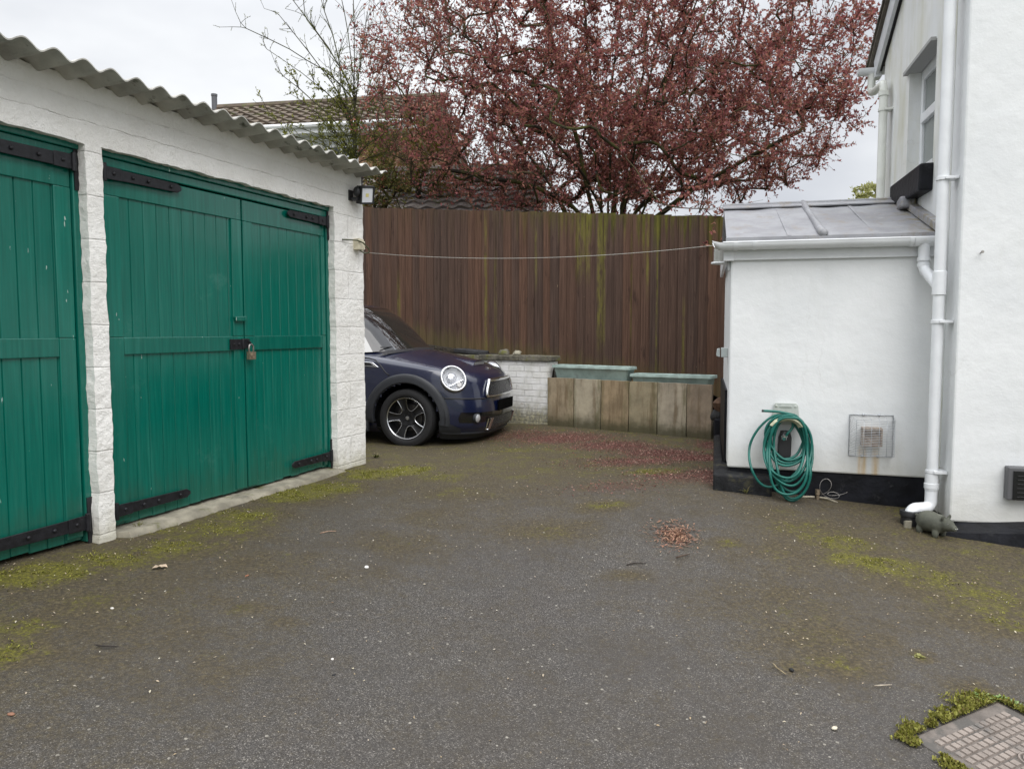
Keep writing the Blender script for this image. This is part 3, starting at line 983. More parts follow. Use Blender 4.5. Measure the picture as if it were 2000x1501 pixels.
# fascia and gutter
mb = MB()
mb.box((-0.045, -0.024, zfas), (W - 0.002, -0.003, zg_t + 0.03))
mb.box((-0.045, -0.0025, zfas), (-0.022, D, zg_t + 0.03))
mb.box((-0.052, -0.034, zfas - 0.004), (0.02, -0.0245, zg_t + 0.02))
mb.build('fascia', WHITE_PVC, lea, bevel=0.003)
gz = (tl(1430, 467, -0.08).z + tl(1790, 465.5, -0.08).z) / 2
gx0, gx1 = tl(1398, 472, -0.08).x, tl(1829, 470, -0.08).x
rg = 0.05
mb = MB()
def halfround(x0_, x1_, r, flare=0.0):
    P = []
    for x in np.linspace(x0_, x1_, 3):
        P.append([Vector((x, -0.08 - r*math.cos(a), gz - 0.012 - r*math.sin(a))) for a in np.linspace(0, math.pi, 15)])
    Q = [[v + Vector((0, -0.006*math.cos(a) * -1, 0.006*math.sin(a))) for v, a in zip(r_, np.linspace(0, math.pi, 15))] for r_ in P]
    mb.grid(P); mb.grid(Q, flip=True)
    mb.grid([P[0], Q[0]]); mb.grid([P[2], Q[2]])
    mb.grid([[r_[0] for r_ in P], [r_[0] for r_ in Q]]); mb.grid([[r_[-1] for r_ in P], [r_[-1] for r_ in Q]])
halfround(gx0 + 0.03, gx1, rg)
for xx in (1437, 1475, 1783):
    c = tl(xx, 475, -0.13).x
    halfround(c - 0.012, c + 0.012, rg + 0.005)
halfround(tl(1788, 475, -0.13).x, gx1 - 0.004, rg + 0.006)
mb.tube([(-0.06, -0.127, gz - 0.012), (gx1, -0.127, gz - 0.012)], 0.006, 6)
# open swept end of the gutter
P = []
for f in np.linspace(0, 1, 5):
    x = gx0 + 0.03 - 0.055*f
    r = rg + 0.014*f
    P.append([Vector((x + 0.02*math.sin(a)*f, -0.08 - r*math.cos(a), gz - 0.012 + 0.012*f - r*math.sin(a)*(1 - 0.35*f))) for a in np.linspace(0, math.pi, 15)])
mb.grid(P)
gut = mb.build('gutter', WHITE_PVC, lea, smooth=40)

# downpipe from the house eaves with its branch, elbow and shoe
pc = loc(HOU, 1831, 645, 0, -0.078)
PX, PY = -0.078, pc.y
zb_ = loc(HOU, 1812, 978, 0, -0.078).z
dp = thing('downpipe', 'tall white downpipe in the corner between lean-to and house with bent shoe at its foot', 'downpipe', HOU @ Matrix.Translation((PX, PY, zb_)))
RP = 0.034
el = Vector((0, 0, 0))
gly = on_ground(1777, 1022)
gi = HOU.inverted() @ gly
gi_l = Vector((gi.x - PX, gi.y - PY, gi.z - zb_))
mb = MB()
top = 5.0
mb.tube([(0, 0, 0.10), (0, 0, top)], RP, 20)
def collar(z, r, h): mb.lathe([(r - 0.006, z - 0.004), (r, z), (r, z + h), (r - 0.006, z + h + 0.004)], 20)
zz = lambda py: loc(HOU, 1830, py, 0, PX).z - zb_
collar(zz(576), RP + 0.007, zz(532) - zz(576))
collar(zz(930)-0.0, RP + 0.004, 0.02)
mb.lathe([(RP + 0.006, 0.09), (RP + 0.006, zz(930))], 20)
collar(zz(960), RP + 0.010, 0.03)
mb.build('pipe', WHITE_PVC, dp, smooth=40)
for py in (12, 357, 628, 926):
    mb = MB()
    z = zz(py)
    mb.lathe([(RP + 0.001, z - 0.011), (RP + 0.007, z - 0.011), (RP + 0.007, z + 0.011), (RP + 0.001, z + 0.011)], 20)
    mb.box((0.0, -0.052, z - 0.009), (0.076, 0.052, z + 0.009))
    mb.build('pipe_clip', WHITE_PVC, dp, smooth=40, bevel=0.002)
mb = MB()
hx, hy = gi_l.x, gi_l.y
ze_ = loc(HOU, 1812, 986, 0, -0.078).z - zb_
hd = Vector((hx, hy, 0)); hn = hd.normalized(); br = 0.045
path = [Vector((0, 0, 0.12)), Vector((0, 0, ze_ + br))]
for a in np.linspace(0, math.pi/2, 7)[1:]:
    path.append(hn * br * (1 - math.cos(a)) + Vector((0, 0, ze_ + br - br*math.sin(a))))
for a in np.linspace(0, math.pi/2, 8):
    path.append(hd - hn * br * (1 - math.sin(a)) + Vector((0, 0, ze_ - br*(1 - math.cos(a)))))
path.append(Vector((hx, hy, gi_l.z + 0.05)))
mb.tube(path, RP + 0.003, 18)
i5 = path[8]
mb.build('shoe', WHITE_PVC, dp, smooth=50)
# swan neck joining the lean-to gutter to the pipe
mb = MB()
T2H = lambda v: Vector((v.x + xl - PX, v.y + yl - PY, v.z - zb_))
o1 = tl(1805, 478, -0.08)
q0 = T2H(Vector((o1.x, -0.08, gz - 0.05)))
zj = zz(562)
path = [q0 + Vector((0, 0, 0.02)), q0 + Vector((0, 0, -0.02)), q0 + Vector((0, 0, -0.10)), q0 + Vector((0, 0, -0.14))]
e0 = Vector((0, 0, zj))
path += [path[-1].lerp(e0, f) + Vector((0, 0, -0.02*(1-f))) for f in (0.12, 0.35, 0.7, 1.0)]
mb.tube(path, [0.046, 0.036, RP, RP, RP, RP, RP, RP], 18)
for f in (2, 3):
    mb.lathe([(RP + 0.001, -0.012), (RP + 0.006, -0.012), (RP + 0.006, 0.012), (RP + 0.001, 0.012)], 18, Matrix.Translation(path[f]))
mb.build('swan_neck', WHITE_PVC, dp, smooth=50)
# gully collar at its foot
gc = thing('gully_collar', 'short black plastic drain collar in the ground under the bent shoe of the white downpipe', 'drain', Matrix.Translation(gly))
mb = MB()
mb.lathe([(0.036, 0.085), (0.060, 0.085), (0.062, 0.08), (0.062, 0.055), (0.055, 0.05), (0.055, -0.15)], 24)
mb.build('collar', BLACK_PLASTIC, gc, smooth=40)
mb = MB()
mb.box((-0.065, -0.075, -0.1), (-0.03, -0.045, 0.035), jit=0.006); mb.box((0.02, -0.08, -0.1), (0.06, -0.05, 0.02), jit=0.006)
mb.build('mortar', CONCRETE, gc, bevel=0.006)

# second downpipe at the far end of the gable
p2 = loc(HOU, 1722, 300, 0, -0.07)
d2z = -0.2
d2 = thing('downpipe', 'thin algae-stained white downpipe under the eaves at the far end of the gable', 'downpipe', HOU @ Matrix.Translation((-0.07, p2.y, d2z)))
PVC_OLD = pm('weathered_pvc', (0.66, 0.67, 0.62), 0.4, var=(3, 0.12), dirt=(4, (0.40, 0.38, 0.20), 0.60))
b = loc(HOU, 1727, 168, 0, -0.07)
c = loc(HOU, 1702, 150, 0, -0.06)
mb = MB()
gy = gq.y - p2.y
mb.tube([(0, 0, 0), (0, 0, b.z - d2z - 0.05), (0, 0.01, b.z - d2z), (0, 0.03, b.z - d2z + 0.03), (-0.0, gy*0.75, b.z - d2z + 0.075), (0.0, gy*0.95, b.z - d2z + 0.10), (0.0, gy, b.z - d2z + 0.14), (0, gy, gq.z - d2z - 0.02)], 0.034, 16)
mb.build('pipe', PVC_OLD, d2, smooth=50)
mb = MB()
z = loc(HOU, 1724, 216, 0, -0.07).z - d2z
mb.lathe([(0.035, z - 0.011), (0.041, z - 0.011), (0.041, z + 0.011), (0.035, z + 0.011)], 16)
mb.box((0.0, -0.05, z - 0.009), (0.069, 0.05, z + 0.009))
mb.build('pipe_clip', PVC_OLD, d2, smooth=40)
mb = MB()
z = b.z - d2z - 0.06
mb.lathe([(0.035, z - 0.02), (0.042, z - 0.02), (0.042, z + 0.02), (0.035, z + 0.02)], 16)
mb.build('pipe_socket', PVC_OLD, d2, smooth=40)

# ------------------------------------------------------------------ fittings on the lean-to
# bulkhead lamp under the gutter end
q = Vector((0, 0.16, at_depth(1410, 497, (LEA @ Vector((-0.075, 0.16, 0))).y).z))
lp = thing('bulkhead_lamp', 'clear ribbed lamp under the open end of the lean-to gutter', 'outdoor lamp', LEA @ Matrix.Translation((-0.0, q.y, q.z)))
mb = MB()
mb.box((-0.02, -0.04, -0.12), (-0.0005, 0.04, 0.03))
mb.lathe([(0.0, -0.075), (0.062, -0.068), (0.062, -0.055), (0.0, -0.055)], 20, Matrix.Translation((-0.075, 0, 0)))
mb.box((-0.05, -0.03, -0.072), (-0.021, 0.03, -0.056))
mb.build('lamp_base', WHITE_PVC, lp, smooth=40, bevel=0.003)
m, n, l, p = new_mat('ribbed_lamp_glass')
p.inputs['Base Color'].default_value = (0.42, 0.42, 0.39, 1)
p.inputs['Roughness'].default_value = 0.10
p.inputs['Transmission Weight'].default_value = 0.55
mb = MB()
P = []
for i in range(13):
    z = -0.055 + i * 0.095 / 12
    P.append([Vector((-0.072 + (0.046 + 0.0015*(i % 2))*math.cos(2*math.pi*j/32), (0.046 + 0.0015*(i % 2))*math.sin(2*math.pi*j/32), z)) for j in range(33)])
mb.grid(P)
mb.build('lamp_lens', m, lp, smooth=30)
# weatherproof socket
q = Vector((0, 0.40, at_depth(1415, 688, (LEA @ Vector((-0.045, 0.40, 0))).y).z))
so = thing('outdoor_socket', 'pale grey socket box on the narrow side wall of the lean-to', 'socket', LEA @ Matrix.Translation((0, q.y, q.z)))
GREYP = pm('pale_grey_plastic', (0.46, 0.50, 0.49), 0.4, var=(10, 0.1))
mb = MB()
mb.box((-0.05, -0.05, -0.035), (-0.0005, 0.05, 0.036))
mb.build('socket_box', GREYP, so, bevel=0.005)
mb = MB()
mb.prism([(-0.058, -0.046, -0.034), (-0.085, -0.046, -0.026), (-0.080, -0.046, 0.026), (-0.058, -0.046, 0.034)], (0, 0.092, 0))
mb.build('socket_flap', GREYP, so, bevel=0.005)
# louvred terminal with its wire guard
vc = tl(1700, 851)
ve = thing('wall_vent', 'rusty brown louvred vent low on the white lean-to wall inside a wire guard', 'vent', LEA @ Matrix.Translation((vc.x, 0, vc.z)))
hw, hh = (vb1.x - vb0.x)/2, (vb1.z - vb0.z)/2
RUSTY = pm('rusty_terracotta', (0.33, 0.26, 0.20), 0.85, var=(40, 0.35), bump=(90, 0.4, 0.004), dirt=(30, (0.16, 0.09, 0.05), 0.52))
mb = MB()
b_ = 0.012
mb.box((-hw, -0.075, -hh), (-hw + b_, 0.004, hh)); mb.box((hw - b_, -0.075, -hh), (hw, 0.004, hh))
mb.box((-hw + b_ + .0003, -0.075, hh - b_), (hw - b_ - .0003, 0.004, hh)); mb.box((-hw + b_ + .0003, -0.075, -hh), (hw - b_ - .0003, 0.004, -hh + b_))
vf = mb.build('vent_frame', RUSTY, ve, bevel=0.002)
mb = MB()
n_l = 8
for i in range(n_l):
    z = -hh + b_ + (2*hh - 2*b_) * (i + 0.5) / n_l
    mb.prism([(-hw + b_, -0.072, z - 0.006), (-hw + b_, -0.068, z - 0.009), (-hw + b_, -0.045, z + 0.004), (-hw + b_, -0.049, z + 0.008)], (2*hw - 2*b_, 0, 0))
mb.build('louvre', RUSTY, ve)
mb = MB()
mb.box((-hw + b_, -0.03, -hh + b_), (hw - b_, -0.026, hh - b_))
mb.build('vent_core', BLACK_PLASTIC, ve)
gdw = (v_l[1] - v_l[0])/2
gdh = (v_z[1] - v_z[0])/2
gcx, gcz = (v_l[0] + v_l[1])/2, (v_z[0] + v_z[1])/2
wg = thing('wire_guard', 'square galvanised wire cage fixed over the louvred vent', 'wire guard', LEA @ Matrix.Translation((gcx, 0, gcz)))
WIRE = pm('galvanised_wire', (0.42, 0.44, 0.46), 0.4, metal=0.5)
dep = -0.15
mb = MB()
rw = 0.0017
nh = 22
fx, fz = gdw*0.86, gdh*0.86
for i in range(nh + 1):
    f = -1 + 2*i/nh
    mb.tube([(-gdw, -0.004, f*gdh), (-fx, dep, f*fz), (fx, dep, f*fz), (gdw, -0.004, f*gdh)], rw, 5)
for i in range(6):
    f = -1 + 2*i/5
    mb.tube([(f*gdw, -0.004, -gdh), (f*fx, dep, -fz), (f*fx, dep, fz), (f*gdw, -0.004, gdh)], rw, 5)
for s, y in ((1, dep), ):
    mb.tube([(-fx, y, -fz), (fx, y, -fz), (fx, y, fz), (-fx, y, fz)], rw*1.4, 5, closed=True)
mb.build('wire_mesh', WIRE, wg, smooth=True)
mb = MB()
mb.tube([(-gdw, -0.005, -gdh), (gdw, -0.005, -gdh), (gdw, -0.005, gdh), (-gdw, -0.005, gdh)], rw*2.1, 6, closed=True)
for x in (-gdw*0.36, gdw*0.36):
    for z in (-gdh, gdh):
        mb.lathe([(0.011, 0), (0.010, 0.006), (0, 0.008)], 10, Matrix.Translation((x, 0, z)) @ Matrix.Rotation(R(90), 4, 'X'))
mb.build('guard_rim', WIRE, wg, smooth=True)
# hose hanger
hc = tl(1533, 830)
hg = thing('hose_hanger', 'mossy grey plastic hose hanger with black lower half on the white lean-to wall', 'hose hanger', LEA @ Matrix.Translation((hc.x, 0, hc.z)))
u = 5.35 / 1500
mb = MB()
pts = [(-27, 2), (-22, 40), (-19, 44), (19, 44), (23, 40), (27, 2)]
mb.prism([(x*u, -0.02, z*u) for x, z in pts], (0, 0.0195, 0))
mb.prism([(x*u, -0.026, z*u) for x, z in [(-12, 36), (12, 36), (10, 40), (-10, 40)]], (0, 0.0055, 0))
for x in (-17, 18):
    mb.lathe([(0.010, 0), (0.008, 0.005), (0, 0.006)], 10, Matrix.Translation((x*u, -0.0205, 38*u)) @ Matrix.Rotation(R(90), 4, 'X'))
mb.build('back_plate', pm('mossy_grey_plastic', (0.42, 0.45, 0.42), 0.5, var=(8, 0.15), dirt=(12, (0.33, 0.34, 0.17), 0.6)), hg, bevel=0.008)
mb = MB()
P = []
for y, r in ((-0.005, 30), (-0.13, 30), (-0.135, 34), (-0.15, 35), (-0.155, 30), (-0.13, 24), (-0.01, 23)):
    P.append([Vector((r*u*math.cos(a), y, (-14 + r*0.85*math.sin(a))*u + 0.02)) for a in np.linspace(R(25), R(155), 16)])
mb.grid(P)
mb.build('hanger_arch', pm('mossy_cream_plastic', (0.52, 0.52, 0.36), 0.6, var=(30, 0.3), dirt=(35, (0.16, 0.18, 0.05), 0.58)), hg, smooth=40)
mb = MB()
mb.prism([(x*u, -0.05, z*u) for x, z in [(-14, -70), (11, -70), (12, -22), (8, -10), (-8, -10), (-12, -22)]], (0, 0.049, 0))
mb.tube([(-2*u, -0.06, -14*u), (-2*u, -0.09, -16*u)], 0.022, 12)
mb.build('tap_cover', BLACK_PLASTIC, hg, bevel=0.006, smooth=40)
mb = MB()
mb.tube([(-3*u, -0.10, -17*u), (-3*u, -0.085, -24*u)], 0.017, 10)
mb.tube([(-3*u, -0.10, -17.5*u), (-3*u, -0.10, -20*u)], 0.021, 10)
mb.build('tap_connector', CHROME, hg, smooth=40)
# the hose itself
ho = thing('garden_hose', 'coiled teal green garden hose hung on the lean-to wall with one free end', 'hose', LEA @ Matrix.Translation((hc.x, 0, hc.z)))
hp = []
def P2(px, py, y): return Vector(((px - 1533)*u, y, (830 - py)*u))
loops = [(1530, 46, 806, 892, 0), (1533, 43, 810, 897, 0), (1530, 50, 805, 903, -2), (1534, 44, 812, 894, 2), (1531, 47, 808, 930, 0), (1532, 50, 806, 937, 3), (1531, 44, 811, 924, -4),
         (1533, 48, 807, 955, 0), (1538, 41, 809, 962, 8), (1535, 45, 812, 969, 8), (1518, 58, 808, 946, -30), (1537, 46, 806, 951, 6)]
hp += [P2(1488, 800, -0.10), P2(1500, 800, -0.105), P2(1520, 801, -0.11), P2(1545, 806, -0.115)]
for k, (cx, rx, yt, yb2, sk) in enumerate(loops):
    yd = -0.045 - 0.010*(k % 9) - 0.02*(k % 2)
    yn = -0.045 - 0.010*((k+1) % 9) - 0.02*((k+1) % 2)
    cy, ry = (yt + yb2)/2, (yb2 - yt)/2
    for j in range(28):
        a = 2*math.pi*(j/28) + 0.35
        f = j/28
        low = (1 - math.cos(a))/2
        wdt = rx * 0.80 * (1 + 0.10*math.sin(a*2 + k))
        x = cx + 3 + wdt*math.sin(a) + 0.7*sk*low*low + (2*math.sin(3*a + k))
        y = cy - ry*math.cos(a) + 1.5*math.sin(2*a + k*1.7)
        hp.append(P2(x, y, yd*(1-f) + yn*f - 0.02*(1 - low) - 0.105*min(1, max(0, (y - 872)/40))))
hp += [P2(1545, 830, -0.09), P2(1536, 842, -0.10), P2(1531, 852, -0.10)]
sm = []
hp = [np.array(v) for v in hp]
for i in range(len(hp)-1):
    p0, p1, p2, p3 = hp[max(i-1,0)], hp[i], hp[i+1], hp[min(i+2,len(hp)-1)]
    for f in (0, 0.5):
        sm.append(Vector(0.5*((2*p1) + (-p0+p2)*f + (2*p0-5*p1+4*p2-p3)*f*f + (-p0+3*p1-3*p2+p3)*f**3)))
HOSEM = pm('teal_hose', (0.004, 0.112, 0.088), 0.45, var=(14, 0.2))
mb = MB()
mb.tube(sm, 0.0088, 8)
mb.build('hose', HOSEM, ho, smooth=True)
mb = MB()
mb.tube([sm[0] + (sm[0]-sm[1])*0.2, sm[0] + (sm[1]-sm[0])*0.6], 0.0092, 8)
mb.build('hose_tip', BLACK_PLASTIC, ho, smooth=40)
# old pipe valve and a tangle of wire on the ground under it
vp = on_ground(1594, 969)
VI = LEA.inverted() @ vp
pv = thing('pipe_valve', 'small corroded valve on a pale pipe at the foot of the black plinth', 'valve', LEA @ Matrix.Translation((VI.x, -0.03, VI.z + 0.01)))
mb = MB()
mb.lathe([(0.0, 0.055), (0.017, 0.053), (0.018, 0.02), (0.012, 0.015), (0.012, -0.03)], 12)
mb.build('valve_body', BRASS, pv, smooth=40)
mb = MB()
mb.tube([(-0.13, 0, -0.005), (-0.02, 0, 0.0)], 0.008, 8); mb.tube([(0.0, 0, 0.0), (0.06, 0, -0.005), (0.13, -0.01, -0.03)], 0.006, 8)
mb.build('pipe', pm('pale_old_pipe', (0.38, 0.34, 0.26), 0.7, var=(30, 0.4)), pv, smooth=True)
mb = MB()
wp = []
for k in range(40):
    a = k*0.36
    wp.append((0.02 + 0.05*math.sin(a) + k*0.003, -0.02 + 0.008*math.cos(a*2), 0.07 - 0.05*math.cos(a)*(1 - k/70) - k*0.0012 + 0.03*math.sin(k*0.2)))
mb.tube(wp, 0.0018, 5)
o = mb.build('loose_wire', STEEL, None, smooth=True); o.matrix_world = pv.matrix_world.copy()
tag(o, 'thin tangled wire curling up from beside the corroded valve', 'wire')

# washing line
LINE_B = LEA @ Vector((gx0 + 0.02, -0.06, gz - 0.02))
mb = MB()
mid = at_depth(1050, 494, (LINE_A.y + LINE_B.y)/2)
pts = []
for i in range(41):
    f = i/40
    pts.append(LINE_A.lerp(LINE_B, f) - Vector((0, 0, 0.07*4*f*(1-f))))
mb.tube([p - LINE_A for p in pts], 0.0017, 6)
o = mb.build('washing_line', pm('pale_cord', (0.42, 0.41, 0.37), 0.7), None, smooth=True)
o.location = LINE_A
tag(o, 'thin pale washing line strung between the garage corner and the lean-to gutter', 'washing line')
# ------------------------------------------------------------------ ground surface
def blob_field(x, y, blobs):
    out = np.zeros_like(x)
    for (px, py, rx, ry, s) in blobs:
        c = on_ground(px, py)
        out = np.maximum(out, s * np.exp(-(((x - c.x)/rx)**2 + ((y - c.y)/ry)**2)))
    return out
MOSS = [(30,1130,.25,.2,1.0),(100,1115,.3,.2,.95),(220,1090,.35,.25,.8),(330,1065,.4,.3,.75),(430,1030,.4,.35,.7),(480,1005,.35,.25,.8),(560,965,.45,.35,.95),(640,950,.4,.3,.9),(720,925,.35,.3,1.0),(790,918,.35,.3,1.0),(860,930,.4,.4,.65),
        (20,1270,.2,.2,.7),(50,1220,.25,.2,.6),(300,1030,.4,.3,.7),(160,1180,.3,.3,.5),(500,1100,.5,.4,.35),(850,1010,.5,.4,.35),(780,1060,.4,.3,.35),(900,960,.5,.4,.5),(1000,880,.8,.5,.6),(1150,905,.7,.4,.55),(1280,920,.4,.25,.75),(1060,1035,.4,.25,.5),(1180,985,.25,.15,.65),
        (1500,1000,.3,.25,.55),(1600,1040,.4,.3,.7),(1560,1080,.4,.3,.5),(1690,1095,.3,.12,1.0),(1750,1110,.3,.15,.9),(1640,1060,.3,.2,.85),(1830,1130,.4,.2,.8),(1930,1170,.4,.25,.75),(1980,1210,.3,.2,.8),(1540,1180,.4,.3,.45),(1600,1240,.35,.25,.5),(1640,1290,.15,.12,.65),(1550,1300,.1,.08,.6),(1800,1280,.04,.03,1.0),
        (1420,1060,.15,.1,.6),(1700,1200,.5,.4,.3),(1230,1125,.15,.08,.45),(1900,1350,.12,.08,.6),(370,1000,.3,.3,.6),(420,1300,.2,.2,.3),(480,1190,.15,.12,.4),(560,1215,.12,.1,.35),(700,1120,.3,.2,.25)]
MOSS = [(a, b, c*1.25, d*1.35, s*0.82) if (a > 1450 and b > 990) else (a, b, c, d, s) for a, b, c, d, s in MOSS]
RED = [(1020,850,.5,.4,.5),(1100,855,.5,.35,.8),(1200,870,.45,.3,.85),(1290,885,.4,.3,.9),(1370,895,.35,.3,1.0),(1390,930,.15,.3,.9),(1250,900,.5,.3,.65),(1330,930,.4,.25,.5),(1200,950,.4,.2,.35),(1400,870,.2,.3,.9)]
xs = np.concatenate([np.arange(-7, -4.2, 0.2), np.arange(-4.2, 4.21, 0.05), np.arange(4.4, 7.1, 0.2)])
ys = np.concatenate([np.arange(-4, 0.4, 0.2), np.arange(0.4, 10.0, 0.05), np.arange(10.1, 13, 0.2)])
GX, GY = np.meshgrid(xs, ys)
GZ = ground_np(GX, GY)
und = np.array([noise.noise(Vector((a*1.3, b*1.3, 0)))*0.010 + noise.noise(Vector((a*5, b*5, 2)))*0.003 for a, b in zip(GX.ravel(), GY.ravel())]).reshape(GX.shape)
pil = on_ground(1322, 1040)
GZ2 = GZ + und - 0.018*np.exp(-(((GX - pil.x)/0.16)**2 + ((GY - pil.y)/0.2)**2))
moss = blob_field(GX, GY, MOSS)
moss = np.maximum(moss, 0.50*np.clip((GY - 4.2)/2.0, 0, 1))
moss = np.maximum(moss, 0.48*np.clip((GX - 1.0)/1.6, 0, 1)*np.clip((GY - 2.6)/1.0, 0, 1))
moss = np.maximum(moss, 0.38*np.clip((-GX - 0.6)/1.2, 0, 1)*np.clip((GY - 1.6)/1.4, 0, 1))
red = blob_field(GX, GY, RED)
me = bpy.data.meshes.new('driveway')
nx, ny = len(xs), len(ys)
vv = np.stack([GX.ravel(), GY.ravel(), GZ2.ravel()], -1)
idx = np.arange(nx*ny).reshape(ny, nx)
ff = np.stack([idx[:-1,:-1], idx[:-1,1:], idx[1:,1:], idx[1:,:-1]], -1).reshape(-1, 4)
me.from_pydata(vv.tolist(), [], ff.tolist())
for nm, arr in (('moss', moss), ('red', red)):
    a = me.attributes.new(nm, 'FLOAT', 'POINT')
    a.data.foreach_set('value', arr.ravel().astype(np.float32))
me.polygons.foreach_set('use_smooth', [True]*len(me.polygons))
m, n, l, p = new_mat('asphalt')
t = NT(m)
am, ar = t.attr('moss'), t.attr('red')
cellc = t.voronoi(240, out='Color')
sep = n.new('ShaderNodeSeparateColor'); l.new(cellc, sep.inputs[0])
celld = t.voronoi(240)
cell2 = t.voronoi(62, out='Color')
sep2 = n.new('ShaderNodeSeparateColor'); l.new(cell2, sep2.inputs[0])
stone = t.ramp(sep.outputs[0], [(0.0, (0.040, 0.036, 0.033)), (0.45, (0.081, 0.074, 0.067)), (0.80, (0.130, 0.119, 0.109)), (0.93, (0.20, 0.184, 0.166)), (1.0, (0.33, 0.305, 0.27))])
stone = t.mix(t.math('MULTIPLY', t.smooth(celld, 0.30, 0.65), 0.5), stone, (0.026, 0.023, 0.021))
patch = t.noise(0.9, 5, 0.6)
stone = t.mix(t.smooth(patch, 0.35, 0.7), stone, t.mix(0.45, stone, (0.060, 0.054, 0.050)))
stone = t.mix(t.math('MULTIPLY', t.smooth(t.noise(2.6, 6, 0.7, t.mapping(locn=(5, 5, 0))), 0.45, 0.70), 0.45), stone, (0.055, 0.046, 0.036))
big = t.smooth(sep2.outputs[1], 0.987, 0.99)
stone = t.mix(t.math('MULTIPLY', big, t.smooth(t.voronoi(62), 0.42, 0.30)), stone, (0.30, 0.28, 0.24))
# brown organic film between the stones
filmn = t.math('ADD', t.math('MULTIPLY', t.noise(7, 7, 0.7), 0.75), t.math('MULTIPLY', t.noise(42, 5, 0.7), 0.5))
film = t.smooth(t.math('ADD', t.math('MULTIPLY', am, 0.95), filmn), 0.52, 1.10)
filmc = t.ramp(t.noise(60, 6, 0.7), [(0.28, (0.020, 0.015, 0.009)), (0.5, (0.066, 0.050, 0.025)), (0.68, (0.15, 0.118, 0.055)), (0.8, (0.28, 0.23, 0.13))])
c = t.mix(t.math('MULTIPLY', film, 0.82), stone, filmc)
# living moss
mn = t.math('ADD', t.math('MULTIPLY', t.noise(6.5, 8, 0.75), 1.1), t.math('MULTIPLY', t.noise(38, 6, 0.75), 0.95))
mf = t.smooth(t.math('ADD', t.math('MULTIPLY', am, 0.78), mn), 1.35, 1.72)
mossc = t.ramp(t.noise(75, 6, 0.75), [(0.30, (0.034, 0.028, 0.007)), (0.5, (0.098, 0.090, 0.014)), (0.72, (0.27, 0.255, 0.03))])
c = t.mix(mf, c, mossc)
# fallen petals trodden into the surface
rf = t.smooth(t.math('ADD', t.math('MULTIPLY', ar, 0.85), t.math('ADD', t.math('MULTIPLY', t.noise(9, 5, 0.6), 0.35), t.math('MULTIPLY', t.noise(60, 5, 0.75), 0.65))), 0.56, 1.08)
redc = t.ramp(t.noise(90, 5, 0.7), [(0.3, (0.040, 0.016, 0.012)), (0.55, (0.095, 0.040, 0.030)), (0.75, (0.20, 0.095, 0.070))])
c = t.mix(t.math('MULTIPLY', rf, 0.9), c, redc)
l.new(c, p.inputs['Base Color'])
l.new(t.math('MULTIPLY_ADD', film, 0.25, 0.62), p.inputs['Roughness'])
p.inputs['Specular IOR Level'].default_value = 0.35
h = t.math('ADD', t.math('MULTIPLY', t.math('SUBTRACT', 1.0, celld), 0.7), t.math('MULTIPLY', t.noise(60, 5, 0.7), 0.8))
l.new(t.bump(h, 0.7, 0.006), p.inputs['Normal'])
me.materials.append(m)
dw = bpy.data.objects.new('driveway', me)
COL.objects.link(dw)
tag(dw, kind='structure')
ASPHALT = m
mb = MB()
mb.add([(-160,-60,-0.75),(160,-60,-0.75),(160,240,-0.75),(-160,240,-0.75)], [(0,1,2,3)])
o = mb.build('ground', pm('rough_grass_ground', (0.06, 0.075, 0.03), 0.95, var=(0.4, 0.4), bump=(12, 0.6, 0.05)))
tag(o, kind='structure')

# ------------------------------------------------------------------ boarded fence
fl_, fr_ = at_depth(712, 645, 11.0), at_depth(1425, 645, 9.15)
FEN = frame((fl_.x, fl_.y, 0), (fr_.x - fl_.x, fr_.y - fl_.y))
ffl = lambda px, py: loc(FEN, px, py, 1, 0)
q0, q1 = ffl(712, 406), ffl(1425, 424)
ftop = lambda x: q0.z + (q1.z - q0.z) * (x - q0.x) / (q1.x - q0.x)
q2, q3 = ffl(860, 674), ffl(1385, 768)
fbot = lambda x: q2.z + (q3.z - q2.z) * (x - q2.x) / (q3.x - q2.x)
m, n, l, p = new_mat('stained_fence_board')
t = NT(m)
sx = t.xyz()
grain = t.noise(1.0, 7, 0.65, t.mapping((55, 55, 1.6)))
knots = t.noise(1.0, 5, 0.6, t.mapping((14, 14, 3.0), locn=(2, 5, 3)))
c = t.mix(t.smooth(grain, 0.34, 0.66), (0.060, 0.034, 0.024), (0.100, 0.058, 0.041))
hs = n.new('ShaderNodeHueSaturation')
l.new(c, hs.inputs['Color'])
l.new(t.math('MULTIPLY_ADD', t.island(), 0.42, 0.76), hs.inputs['Value'])
l.new(t.math('MULTIPLY_ADD', t.island(), 0.25, 0.82), hs.inputs['Saturation'])
c = hs.outputs['Color']
c = t.mix(t.math('MULTIPLY', t.smooth(knots, 0.60, 0.72), 0.6), c, (0.022, 0.012, 0.009))
c = t.mix(t.math('MULTIPLY', t.smooth(t.noise(1.0, 6, 0.7, t.mapping((34, 34, 2.6), locn=(9, 1, 2))), 0.64, 0.74), 0.55), c, (0.21, 0.115, 0.065))
c = t.mix(t.math('MULTIPLY', t.smooth(t.noise(1.0, 4, 0.6, t.mapping((42, 42, 11), locn=(4, 8, 1))), 0.72, 0.745), 0.7), c, (0.30, 0.235, 0.15))
